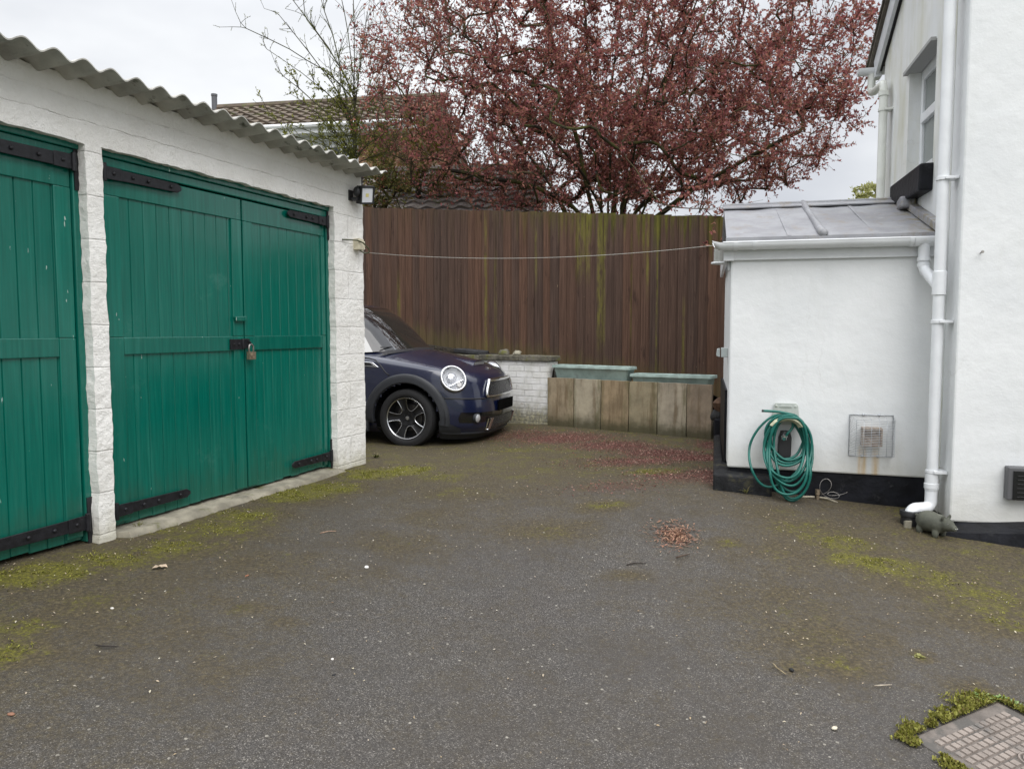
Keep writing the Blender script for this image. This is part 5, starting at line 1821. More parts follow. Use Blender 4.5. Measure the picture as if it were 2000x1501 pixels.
sk.path(0, (TB.x + 0.02, TB.y, 1.3), 4, wob=0.02)
root = len(sk.p) - 1
stems = [(-3.0, -0.3, 3.6), (-2.1, 0.8, 5.2), (-1.3, -0.8, 6.8), (-0.5, 0.5, 7.8), (0.25, -0.5, 7.9), (0.9, 0.9, 7.6), (1.6, -0.7, 6.9), (2.5, 0.5, 5.9), (3.3, -0.3, 4.7), (2.4, -1.6, 3.8), (-1.6, -1.9, 4.2), (0.4, -2.2, 5.0), (0.6, 2.1, 5.5), (-2.4, -1.2, 2.9), (3.4, 0.6, 3.6)]
for k, (dx, dy, z) in enumerate(stems):
    st = root - (k % 2)
    a = sk.p[st]
    tgt = np.array([TB.x + dx, TB.y + dy, z])
    mid = a + (tgt - a)*0.45 + np.array([0, 0, 0.25])
    # stems separate near the fence top, then fan out
    i = sk.path(st, a + np.array([dx*0.11 + rng.normal()*0.05, dy*0.10 + rng.normal()*0.05, 1.5]), 4, wob=0.03)
    sk.path(i, tgt, 10, wob=0.05)
pts = crown_pts(2300, 0.40, (TB.x - 0.10, TB.y, cz), 4.3, 2.45, 4.5, 3.1)
pts += [np.array([TB.x + x, TB.y - 2.9 + rng.uniform(-.3, .3), CAMZ + z]) for x, z in ((0.75, 1.75), (0.9, 1.35), (1.0, 1.15), (0.95, 0.95), (0.55, 1.6), (0.3, 1.62), (1.15, 1.55), (1.2, 1.3))]
pts.sort(key=lambda q: np.linalg.norm(q - sk.p[root]))
for q in pts: sk.attach(q, sag=0.03, wob=0.045, avoid=5)
tips0 = list(sk.tips)
nb = len(sk.p)
P, D, L, Wd = twigs_and_leaves(sk, 6, 0.37, 20, 0.051)
tree = thing('plum_tree', 'large purple leaved plum tree with many mossy stems behind the fence', 'tree', Matrix.Translation((TB.x, TB.y, -0.75)))
off = np.array([TB.x, TB.y, -0.75])
sk.p = [q - off for q in sk.p]
P = P - off
rad = sk.radii(0.0023, 0.375)
rad = np.minimum(rad, 0.075)
PBARK = bark_mat('mossy_plum_bark', (0.028, 0.023, 0.018), (0.068, 0.066, 0.020))
sel = rad > 0.014
sk.mesh('trunk', rad, sel, PBARK, tree, 6)
sk.mesh('twigs', rad, ~sel, bark_mat('plum_twig_bark', (0.075, 0.052, 0.036), (0.105, 0.095, 0.045)), tree, 3)
# thin the leaves in places so that sky shows between the clumps
def leafy(q):
    x, z = q[0], q[2] - CAMZ + 0.75 - 1.5
    k = 0.95
    if x < -2.0: k *= 0.62
    if x < -2.9: k *= 0.55
    if x < -0.7 and q[2] < 4.6: k *= 0.55
    if x > 1.2 and q[2] < 3.9: k *= 0.6
    n_ = noise.noise(Vector(q)*1.1) + 0.6*noise.noise(Vector(q)*3.0)
    return rng.uniform() < k*np.clip(0.74 + 0.9*n_, 0.08, 1.0)
keep = np.array([leafy(q) for q in P])
P, D, L, Wd = P[keep], D[keep], L[keep], Wd[keep]
print('PLUM', len(sk.p), 'leaves', len(P), 'trunk r', rad.max())
leaves_mesh('crown', P, D, L, Wd, leaf_mat('plum_leaf', [(0.11, 0.038, 0.042), (0.27, 0.090, 0.092), (0.42, 0.150, 0.142), (0.31, 0.13, 0.09), (0.52, 0.25, 0.18)], 0.48), tree)

# --- bare tree coming into small green leaf, left of the plum
rng = np.random.default_rng(5)
B2 = at_depth(697, 645, 12.0)
s2 = Skeleton((B2.x, B2.y, -0.8))
d2_ = 12.0
i = s2.path(0, tuple(at_depth(692, 330, d2_)), 6, wob=0.015)
j = s2.path(i, tuple(at_depth(694, 215, d2_)), 6, wob=0.02)
def shoots(src, tgts, wob):
    for (px, py, dd) in tgts:
        s2.path(src, np.array(at_depth(px, py, dd)), 9, wob=wob)
shoots(j, ((480, 55, 11.8), (572, 0, 12.1), (655, -60, 12.2), (720, 10, 11.9), (600, 40, 12.3)), 0.035)
shoots(j - 2, ((520, 95, 12.1), (545, 30, 11.7), (690, -50, 12.0)), 0.035)
shoots(i + 2, ((555, 150, 11.9), (760, 60, 12.2), (620, -30, 12.4)), 0.04)
shoots(i + 1, ((540, 235, 12.0), (600, 205, 12.3), (770, 250, 11.8), (735, 180, 12.1)), 0.05)
shoots(i, ((560, 262, 11.9), (640, 245, 12.2), (650, 300, 11.8), (750, 300, 12.1), (590, 285, 12.2), (725, 270, 11.7)), 0.05)
m0 = len(s2.p)
for k in range(150):
    q = rng.integers(14, m0)
    t_ = s2.p[q]
    dd_ = s2.p[q] - s2.p[s2.par[q]]
    dd_ = dd_/np.linalg.norm(dd_)
    side_ = rng.normal(size=3); side_ -= dd_*side_.dot(dd_); side_ /= np.linalg.norm(side_)
    s2.path(int(q), t_ + (dd_*0.8 + side_*0.7 + np.array([0, 0, 0.25]))*rng.uniform(0.10, 0.42), 3, wob=0.06)
low_t = [t_ for t_ in s2.tips if s2.p[t_][2] < CAMZ + 3.9]
hi_t = [t_ for t_ in s2.tips if s2.p[t_][2] >= CAMZ + 3.9]
r1 = twigs_and_leaves(s2, 4, 0.24, 10, 0.038, low_t)
r2 = twigs_and_leaves(s2, 3, 0.20, 4, 0.022, hi_t)
t2 = thing('tree', 'thin bare tree with small green buds leaning out left of the purple tree', 'tree', Matrix.Translation((B2.x, B2.y, -0.75)))
off = np.array([B2.x, B2.y, -0.75])
s2.p = [q - off for q in s2.p]
rad = np.minimum(s2.radii(0.0030, 0.40), 0.028)
s2.mesh('trunk', rad, rad > -1, bark_mat('green_grey_bark', (0.055, 0.05, 0.038), (0.075, 0.085, 0.03)), t2, 5)
GL = leaf_mat('fresh_green_leaf', [(0.10, 0.12, 0.018), (0.19, 0.20, 0.03), (0.27, 0.27, 0.06)], 0.4)
leaves_mesh('crown', np.concatenate([r1[0], r2[0]]) - off, np.concatenate([r1[1], r2[1]]), np.concatenate([r1[2], r2[2]]), np.concatenate([r1[3], r2[3]]), GL, t2)

# --- shrubs growing over the far side of the fence
def shrub(name, label, px, py, depth, rx, rz, n, cols, lsize, ground_z=-0.75, ry=0.7, per=5, ptw=8):
    c = at_depth(px, py, depth)
    s = Skeleton((c.x, c.y, ground_z))
    s.path(0, (c.x, c.y, c.z - rz*0.7), 5, wob=0.03)
    pts = []
    while len(pts) < n:
        v = rng.uniform(-1, 1, 3)
        if np.linalg.norm(v) > 1: continue
        pts.append(np.array([c.x + v[0]*rx, c.y + v[1]*ry, c.z + v[2]*rz]))
    pts.sort(key=lambda q: np.linalg.norm(q - s.p[-1]))
    for q in pts: s.attach(q, wob=0.1, avoid=3)
    P, D, L, Wd = twigs_and_leaves(s, per, 0.22, ptw, lsize)
    o = thing(name, label, 'shrub' if name == 'shrub' else 'tree', Matrix.Translation((c.x, c.y, ground_z)))
    off = np.array([c.x, c.y, ground_z])
    s.p = [q - off for q in s.p]
    rad = np.minimum(s.radii(0.003, 0.45), 0.05)
    s.mesh('stems' if name == 'shrub' else 'trunk', rad, rad > -1, PBARK, o, 5)
    leaves_mesh('crown', P - off, D, L, Wd, leaf_mat(name + '_leaf', cols, 0.35), o)
    return o
shrub('shrub', 'yellow green bush in fresh leaf in front of the distant brick wall', 815, 305, 14.2, 1.0, 0.75, 130, [(0.10, 0.11, 0.02), (0.20, 0.19, 0.035), (0.28, 0.22, 0.06), (0.22, 0.12, 0.04)], 0.06)
shrub('shrub', 'green climber showing over the left end of the fence by the floodlight', 752, 375, 11.9, 0.42, 0.42, 60, [(0.05, 0.065, 0.015), (0.12, 0.13, 0.03), (0.20, 0.17, 0.05), (0.20, 0.06, 0.04)], 0.05, per=4, ptw=7)
shrub('tree', 'pale yellow green tree top far off beyond the lean-to roof', 1694, 408, 42.0, 1.4, 1.3, 110, [(0.26, 0.27, 0.08), (0.40, 0.40, 0.16), (0.48, 0.46, 0.24)], 0.17, ry=1.2)
# ------------------------------------------------------------------ the parked car
wcn = at_depth(800, 815, 8.0)
BASE = frame((0, 0, 0), (0.961, -0.276)) @ Matrix.Rotation(R(3.2), 4, 'Y')
off = BASE.to_3x3() @ Vector((0, -0.735, 0.305))
CAR = Matrix.Translation(wcn - off) @ BASE
car = thing('parked_car', 'dark navy blue small hatchback with round headlights parked behind the garage corner', 'car', CAR)
m, n, l, p = new_mat('navy_car_paint')
p.inputs['Base Color'].default_value = (0.0035, 0.0075, 0.033, 1)
p.inputs['Metallic'].default_value = 0.0
p.inputs['Roughness'].default_value = 0.28
p.inputs['Coat Weight'].default_value = 1.0
p.inputs['Coat Roughness'].default_value = 0.03
t = NT(m)
fl_n = t.voronoi(900, out='Color')
c = t.mix(0.25, (0.0035, 0.0075, 0.033), t.mix(1.0, fl_n, (0.006, 0.012, 0.052), 'MULTIPLY'))
l.new(c, p.inputs['Base Color'])
PAINT = m
TRIM = pm('black_car_trim', (0.022, 0.024, 0.029), 0.5)
GBLACK = pm('gloss_black_trim', (0.006, 0.006, 0.007), 0.08, coat=0.5)
m, n, l, p = new_mat('car_glass')
p.inputs['Base Color'].default_value = (0.010, 0.013, 0.012, 1)
p.inputs['Roughness'].default_value = 0.015
p.inputs['Specular IOR Level'].default_value = 1.0
p.inputs['Coat Weight'].default_value = 1.0
p.inputs['Coat IOR'].default_value = 1.7
CGLASS = m

XS, NE = -0.02, 2.9
ZL = [.12, .17, .25, .36, .46, .53, .58, .64, .70, .745, .775, .79]
NL = [.67, .765, .81, .82, .81, .795, .78, .768, .752, .725, .695, .665]
WL = [.73, .79, .832, .842, .842, .842, .842, .840, .834, .822, .806, .785]
def ztop(x): return float(np.interp(x, [-3, -1.2, -.4, 0, .3, .55, .68], [.95, .93, .905, .872, .842, .812, .79]))
def nw(z, x=0.7):
    z_ = 0.12 + (z - 0.12) * (0.79 - 0.12) / (ztop(x) - 0.12)
    return float(np.interp(z_, ZL, NL)), float(np.interp(z_, ZL, WL))
def nose_x(y, z):
    N, W_ = nw(z)
    q = max(0.0, 1 - (min(abs(y)/W_, 1))**NE)
    return XS + (N - XS) * q**(1/NE)
def side_y(x, z):
    N, W_ = nw(z, x)
    if x <= XS: return W_
    q = max(0.0, 1 - ((x - XS)/(N - XS))**NE)
    return W_ * q**(1/NE)
def hood_z(x): return float(np.interp(x, [-3, -1.0, -.36, -.2, 0, .15, .3, .45, .55, .62, .665], [.96, .99, 1.012, 1.000, .974, .950, .918, .880, .848, .818, .79]))
cols = list(np.arange(-3.05, -2.99, .05)) + list(np.arange(-2.95, XS, 0.03)) + [None]
ucol = [('s', x) for x in cols if x is not None] + [('c', a) for a in np.linspace(0, math.pi/2, 34)]
nrow = 30
def body_pt(u, v):
    k, a = u
    if k == 's':
        x = a
        zt = ztop(x)
        z = .12 + v*(zt - .12)
        return Vector((x, -nw(z, x)[1], z))
    # corner: the height of the top edge depends on x, found by a few passes
    x = XS + (0.7 - XS)*math.sin(a)**(2/NE)
    for _ in range(4):
        zt = ztop(x); z = .12 + v*(zt - .12)
        N, W_ = nw(z, x)
        x = XS + (N - XS)*max(0, math.sin(a))**(2/NE)
    return Vector((x, -W_*max(0, math.cos(a))**(2/NE), z))
P = [[body_pt(u, i/nrow) for u in ucol] for i in range(nrow + 1)]
hood = []
nb_ = 14
for j in range(nb_ + 1):
    f = j/nb_
    row = []
    for s in P[-1]:
        hc = hood_z(s.x)
        yy = s.y*(1 - f)
        zz_ = s.z + (max(hc, s.z) - s.z)*(1 - (1 - f)**2.3)
        row.append(Vector((s.x, yy, zz_)))
    hood.append(row)
ARCH = 0.385
mb = MB()
LAMP_N = {s: Vector((0.50, s*0.72, 0.44)).normalized() for s in (-1, 1)}
LAMP_C = {s: Vector((0.455, s*0.712, 0.740)) + LAMP_N[s]*0.022 for s in (-1, 1)}
def in_lamp(v):
    d = v - LAMP_C[-1]
    h = d.dot(LAMP_N[-1])
    return abs(h) < 0.14 and (d - LAMP_N[-1]*h).length < 0.116
def inside(v): return min(math.hypot(v.x, v.z - .305), math.hypot(v.x + 2.467, v.z - .305)) < ARCH
for g in (P, hood):
    r_, c_ = len(g), len(g[0])
    for i in range(r_ - 1):
        for j in range(c_ - 1):
            q = (g[i][j], g[i][j+1], g[i+1][j+1], g[i+1][j])
            if g is P and all(inside(v) for v in q): continue
            if in_lamp((q[0] + q[1] + q[2] + q[3])/4): continue
            mb.add(q, [(0, 1, 2, 3)])
            mb.add([Vector((v.x, -v.y, v.z)) for v in q], [(3, 2, 1, 0)])
tail = [r_[0] for r_ in P] + [r_[0] for r_ in hood]
mb.add(tail + [Vector((v.x, -v.y, v.z)) for v in tail[::-1]], [tuple(range(2*len(tail)))])
body = mb.build('body', PAINT, car, smooth=45)
body.data.validate()
# dark underside and arch liners
mb = MB()
mb.box((-3.0, -0.62, 0.16), (0.50, 0.62, 0.40))
mb.box((-2.0, -0.76, 0.16), (-0.5, 0.76, 0.40))
for cx in (0, -2.467):
    for s in (-1, 1):
        PP = [[Vector((cx + 0.43*math.cos(a), s*y, .305 + 0.43*math.sin(a))) for a in np.linspace(R(-4), R(184), 24)] for y in (0.45, 0.822)]
        mb.grid(PP)
mb.build('underbody', pm('underbody_black', (0.004, 0.004, 0.004), 0.9), car)
def flare(cx, s):
    mb = MB()
    rows = []
    for (r, o_) in ((0.365, -0.03), (0.368, 0.010), (0.378, 0.020), (0.42, 0.022), (0.452, 0.018), (0.462, 0.010), (0.465, -0.004)):
        row = []
        for a in np.linspace(R(-6), R(190), 60):
            x, z = cx + r*math.cos(a), .305 + r*math.sin(a)
            yy = side_y(x, max(z, .13)) if x > -1.2 else .842
            row.append(Vector((x, s*(yy + o_), z)))
        rows.append(row)
    mb.grid(rows)
    return mb.build('wheel_arch_trim', TRIM, car, smooth=40)
for cx in (0, -2.467):
    for s in (-1, 1): flare(cx, s)
# lower bumper lip and sills in black plastic
mb = MB()
rows = []
def out_pt(y, z, o_):
    x = nose_x(y, z)
    e = 0.01
    tx = nose_x(y + e, z) - nose_x(y - e, z)
    nn = Vector((2*e, -tx, 0)).normalized()
    return Vector((x, y, z)) + nn*o_
ys_ = list(np.concatenate([np.linspace(-0.80, -0.70, 8), np.linspace(-0.68, 0.68, 60), np.linspace(0.70, 0.80, 8)]))
for z, o_ in ((.105, -0.10), (.11, 0.008), (.125, 0.018), (.15, 0.016), (.175, 0.012), (.19, 0.004), (.195, -0.01)):
    rows.append([out_pt(y*nw(max(z, .13))[1]/.842, max(z, .13), o_) - Vector((0, 0, max(z, .13) - z)) for y in ys_])
mb.grid(rows)
# cheek below the arch trim
for s in (-1, 1):
    PP = []
    for x in np.linspace(0.36, 0.56, 8):
        PP.append([Vector((x, s*(side_y(x, z) + 0.012), z)) for z in np.linspace(.14, .31 - 0.5*max(0, x - 0.42), 5)])
    mb.grid(PP)
mb.build('bumper_lip', TRIM, car, smooth=45)
for s in (-1, 1):
    mb = MB()
    y0, y1 = sorted((s*.845, s*.80))
    mb.box((-2.05, y0, .13), (-0.42, y1, .27))
    mb.build('sill', TRIM, car, bevel=0.01)

# radiator grille
MESHM, n, l, p = new_mat('grille_mesh')
t = NT(MESHM)
vec = t.mapping((1, 38, 62))
vd = t.voronoi(1.0, vec, 'DISTANCE_TO_EDGE')
l.new(t.mix(t.smooth(vd, 0.16, 0.06), (0.003, 0.003, 0.004), (0.035, 0.036, 0.042)), p.inputs['Base Color'])
p.inputs['Roughness'].default_value = 0.25
l.new(t.bump(t.smooth(vd, 0.25, 0.05), 1.0, 0.02), p.inputs['Normal'])
def patch(wfun, z0, z1, o_, nz_=10, ny_=36):
    return [[out_pt(wfun(z)*f, z, o_) for f in np.linspace(-1, 1, ny_)] for z in np.linspace(z0, z1, nz_)]
gw = lambda z: 0.455 - 0.10*((z - .565)/.165)**2
mb = MB()
mb.grid(patch(gw, .565, .728, 0.012))
gr = mb.build('grille', MESHM, car, smooth=True)
mb = MB()
edge = [out_pt(gw(.565)*f, .565, 0.02) for f in np.linspace(-1, 1, 30)] + [out_pt(gw(z), z, 0.02) for z in np.linspace(.575, .72, 8)] + [out_pt(gw(.728)*f, .728, 0.02) for f in np.linspace(1, -1, 30)] + [out_pt(-gw(z), z, 0.02) for z in np.linspace(.72, .575, 8)]
mb.tube(edge, [0.013]*30 + [0.017]*8 + [0.021]*30 + [0.017]*8, 8, closed=True)
mb.build('grille_surround', CHROME, gr, smooth=True)
lw = lambda z: 0.40
mb = MB()
mb.grid(patch(lambda z: 0.43 - 0.05*abs(z - .27)/.08, .205, .345, 0.010))
mb.build('lower_grille', MESHM, car, smooth=True)
mb = MB()
mb.grid(patch(lambda z: 0.74 - 0.25*abs(z - .35), .30, .405, 0.006, 6, 50))
mb.build('bumper_recess', GBLACK, car, smooth=True)
# black bar and the blank number plate
mb = MB()
c_ = out_pt(0, .455, 0.0)
mb.box((c_.x + 0.004, -0.265, .40), (c_.x + 0.022, 0.265, .515))
mb.build('number_plate', pm('blank_black_plate', (0.002, 0.002, 0.002), 0.9, spec=0.05), car, bevel=0.005)
# chrome brake-duct surrounds, fog lamps
for s in (-1, 1):
    mb = MB()
    q = [out_pt(s*yy, zz_, 0.022) for yy, zz_ in ((.385, .335), (.465, .335), (.455, .215), (.400, .215))]
    mb.tube(q, 0.010, 6, closed=True)
    q2 = [out_pt(s*yy, zz_, 0.020) for yy, zz_ in ((.385, .335), (.425, .335), (.425, .215), (.400, .215))]
    mb.prism(q2, (0.012, 0, 0))
    mb.build('duct_surround', CHROME, car, smooth=40)
    c_ = out_pt(s*.60, .345, 0.012)
    nn = (out_pt(s*.60, .345, 0.05) - out_pt(s*.60, .345, 0.0)).normalized()
    nn = (nn + Vector((0.9, 0, 0))).normalized()
    M = Matrix.Translation(c_) @ nn.to_track_quat('Z', 'Y').to_matrix().to_4x4()
    mb = MB()
    mb.lathe([(0.050, -0.02), (0.050, 0.008), (0.045, 0.014)], 22, M)
    mb.build('fog_lamp_rim', TRIM, car, smooth=40)
    mb = MB()
    mb.lathe([(0.045, 0.008), (0.035, 0.016), (0.018, 0.021), (0, 0.022)], 22, M)
    mb.build('fog_lamp', pm('fog_lamp_glass', (0.55, 0.56, 0.58), 0.12, metal=0.4, coat=1.0, bump=(80, 0.5, 0.004)), car, smooth=True)
# headlights
DULLCHROME = pm('satin_chrome', (0.50, 0.51, 0.53), 0.28, metal=1.0)
LENS, n, l, p = new_mat('headlamp_glass')
p.inputs['Base Color'].default_value = (0.97, 0.98, 1.0, 1)
p.inputs['Transmission Weight'].default_value = 1.0
p.inputs['Roughness'].default_value = 0.02
p.inputs['IOR'].default_value = 1.25
BOWL, n, l, p = new_mat('lamp_reflector')
t = NT(BOWL)
p.inputs['Base Color'].default_value = (0.92, 0.93, 0.95, 1)
p.inputs['Metallic'].default_value = 0.25
p.inputs['Roughness'].default_value = 0.25
l.new(t.bump(t.noise(14, 2, 0.4), 0.5, 0.02), p.inputs['Normal'])
for s in (-1, 1):
    c_ = Vector((0.455, s*0.712, 0.740))
    nn = Vector((0.50, s*0.72, 0.44)).normalized()
    upv = Vector((-0.60, 0, 0.9))
    upv = (upv - nn*upv.dot(nn)).normalized()
    rt = upv.cross(nn)
    M = Matrix((rt, upv, nn)).transposed().to_4x4(); M.translation = c_ + nn*0.022
    mb = MB()
    S = M @ Matrix.Diagonal((0.98, 1.06, 1, 1))
    mb.lathe([(0.125, -0.11), (0.142, -0.05), (0.143, -0.012), (0.137, 0.006), (0.126, 0.012), (0.116, 0.004)], 40, S)
    hl_ = mb.build('headlight', DULLCHROME, car, smooth=True)
    mb = MB()
    mb.lathe([(0.117, -0.003), (0.113, 0.002)], 40, S); 
    mb.build('headlight_seal', GBLACK, hl_, smooth=True)
    mb = MB()
    mb.lathe([(0.1145, 0.003), (0.100, 0.016), (0.075, 0.030), (0.04, 0.039), (0, 0.042)], 40, S)
    mb.build('lens', LENS, hl_, smooth=True)
    mb = MB()
    mb.lathe([(0.115, -0.004), (0.108, -0.030), (0.085, -0.056), (0.045, -0.072), (0.0, -0.074)], 40, S)
    mb.build('reflector', BOWL, hl_, smooth=True)
    mb = MB()
    mb.lathe([(0.046, -0.066), (0.046, -0.030), (0.040, -0.026), (0.036, -0.032), (0.0, -0.018)], 28, S @ Matrix.Translation((0.0, 0.022, 0)))
    mb.box((-0.088, -0.050, -0.055), (0.088, -0.042, -0.022), M=S)
    mb.build('projector', pm('lamp_bright_chrome', (0.62, 0.63, 0.66), 0.22, metal=0.6), hl_, smooth=40)
    mb = MB()
    mb.lathe([(0.026, -0.060), (0.026, -0.030), (0.0, -0.022)], 20, S @ Matrix.Translation((0.03, -0.072, 0)))
    mb.build('indicator_bulb', pm('clear_bulb', (0.55, 0.53, 0.50), 0.2, coat=0.5), hl_, smooth=40)
# shut lines
for s in (-1, 1):
    mb = MB()
    mb.tube([out_pt(s*y, .545, 0.001) for y in np.linspace(.47, .80, 16)], 0.0075, 5)
    mb.build('bumper_joint', BLACK_PLASTIC, car, smooth=True)
    mb = MB()
    sp = [(-.75, .905), (-.46, .90), (-.38, .885), (-.31, .83), (-.245, .765), (-.20, .74)]
    mb.tube([Vector((x, s*(side_y(x, z) + 0.0005), z)) for x, z in sp], 0.0065, 5)
    mb.build('bonnet_joint', BLACK_PLASTIC, car, smooth=True)
# bonnet scoop, emblem
mb = MB()
rows = []
for f in np.linspace(0, 1, 8):
    x = 0.10 + 0.38*f
    h = 0.046*f**1.3
    rows.append([Vector((x, y, hood_z(x) - 0.012*(abs(y)/.2)**2 - 0.004 + h*max(0, 1 - (abs(y)/.21)**6))) for y in np.linspace(-0.21, 0.21, 22)])
rows.append([Vector((v.x + 0.012, v.y, v.z - 0.006)) for v in rows[-1]])
mb.grid(rows)
sc_ = mb.build('bonnet_scoop', PAINT, car, smooth=60)
mb = MB()
x = 0.494
mb.grid([[Vector((x, y, hood_z(x) + dz_ - 0.012*(abs(y)/.2)**2)) for y in np.linspace(-0.17, 0.17, 16)] for dz_ in (-0.012, 0.034)])
mb.build('scoop_mouth', GBLACK, sc_)
mb = MB()
ex = 0.60
nn = Vector((0.55, 0, 0.8)).normalized()
M = Matrix.Translation((ex, 0, hood_z(ex) + 0.004)) @ nn.to_track_quat('Z', 'Y').to_matrix().to_4x4()
mb.lathe([(0.026, 0), (0.026, 0.006), (0.021, 0.009), (0.0, 0.008)], 18, M)
for s in (-1, 1):
    for k in range(3):
        a = Vector((ex + 0.003 - 0.010*(k - 1), s*0.022, hood_z(ex) + 0.006 + 0.008*(k - 1)))
        mb.tube([a, a + Vector((-0.004, s*(0.060 - 0.012*k if k else 0.05), -0.003 + 0.003*k))], [0.004, 0.0025], 5)
mb.build('emblem', CHROME, car, smooth=40)
# side indicator trim ahead of the door
for s in (-1, 1):
    mb = MB()
    q = [Vector((x, s*(side_y(x, z) + 0.004), z)) for x, z in ((-.80, .868), (-.40, .862), (-.325, .815), (-.80, .815))]
    mb.prism(q, (0, s*0.010, 0))
    so_ = mb.build('side_indicator', CHROME, car, bevel=0.004)
    mb = MB()
    q = [Vector((x, s*(side_y(x, z) + 0.0145), z)) for x, z in ((-.79, .860), (-.43, .855), (-.375, .823), (-.79, .823))]
    mb.prism(q, (0, s*0.003, 0))
    mb.build('indicator_inset', GBLACK, so_)
    mb = MB()
    M = Matrix.Translation((-.535, s*(side_y(-.5, .84) + 0.019), .84)) @ Matrix.Rotation(R(90*-s), 4, 'X')
    mb.lathe([(0.022, 0), (0.020, 0.004), (0, 0.005)], 16, M)
    mb.build('indicator_lens', pm('pale_indicator', (0.60, 0.50, 0.45), 0.2, coat=0.5), so_, smooth=40)
# glasshouse
def gh_loop(Fx, Wy, Rx, z0, zf, xc=-1.35, m_=3.0, n_=72):
    out = []
    for k in range(n_):
        a = 2*math.pi*k/n_
        c_, s_ = math.cos(a), math.sin(a)
        ax = (Fx - xc) if c_ > 0 else (xc - Rx)
        x = xc + ax*math.copysign(abs(c_)**(2/m_), c_)
        y = Wy*math.copysign(abs(s_)**(2/m_), s_)
        out.append(Vector((x, y, z0 + zf*max(0, c_)**1.5)))
    return out
L0 = gh_loop(-0.20, 0.775, -3.02, .915, .085)
L1 = gh_loop(-0.41, 0.720, -2.97, 1.14, .05)
L2 = gh_loop(-0.59, 0.665, -2.90, 1.30, .03)
L3 = gh_loop(-0.73, 0.615, -2.82, 1.395, .02)
L4 = gh_loop(-0.79, 0.590, -2.80, 1.425, .012)
L5 = gh_loop(-0.96, 0.48, -2.65, 1.455, .004)
L6 = gh_loop(-1.30, 0.20, -2.2, 1.470, 0)
mb = MB()
nl = 72
def deg(k): return min(k*5 % 360, 360 - k*5 % 360)
for a, b, lev in ((L0, L1, 0), (L1, L2, 0), (L2, L3, 0), (L3, L4, 1), (L4, L5, 2), (L5, L6, 2)):
    for k in range(nl):
        k2 = (k + 1) % nl
        dm = deg(k + 0.5) if False else min((k + .5)*5, 360 - (k + .5)*5)
        if lev == 2: mi = 1
        elif lev == 1: mi = 2
        else: mi = 2 if (32 < dm < 48 or 98 < dm < 106 or 138 < dm < 150) else 0
        mb.add([a[k], a[k2], b[k2], b[k]], [(0, 1, 2, 3)], mi)
mb.add(L6, [tuple(range(nl))], 1)
gh = mb.build('windscreen', [CGLASS, PAINT, GBLACK], car, smooth=50)
# wipers and cowl
mb = MB()
for (ya, yb) in ((-0.62, 0.02), (-0.02, 0.62)):
    pts = []
    for f in np.linspace(0, 1, 8):
        y = ya + (yb - ya)*f
        c0 = -0.20 - 0.22*(abs(y)/.75)**2.6
        pts.append(Vector((c0 - 0.035 - 0.05*(1 - f), y, 1.022 - 0.03*(abs(y)/.7)**2 + 0.012*(1 - f))))
    mb.tube(pts, 0.006, 6)
mb.build('wiper', BLACK_PLASTIC, car, smooth=True)
mb = MB()
rows = []
for y in np.linspace(-0.70, 0.70, 30):
    c0 = -0.185 - 0.22*(abs(y)/.75)**2.6
    z_ = 1.006 - 0.06*(abs(y)/.75)**2.2
    rows.append([Vector((c0 + 0.03, y, z_ - 0.012)), Vector((c0 + 0.01, y, z_ + 0.002)), Vector((c0 - 0.05, y, z_ + 0.008))])
mb.grid(rows)
mb.build('scuttle_panel', BLACK_PLASTIC, car, smooth=True)
# door mirrors (the near one is hidden behind the garage pier)
for s in (-1, 1):
    mb = MB()
    mb.sphere((-0.80, s*0.93, 0.99), (0.075, 0.11, 0.075), 10)
    mb.tube([(-0.80, s*0.76, 0.95), (-0.80, s*0.88, 0.97)], 0.022, 8)
    mb.build('door_mirror', GBLACK, car, smooth=True)

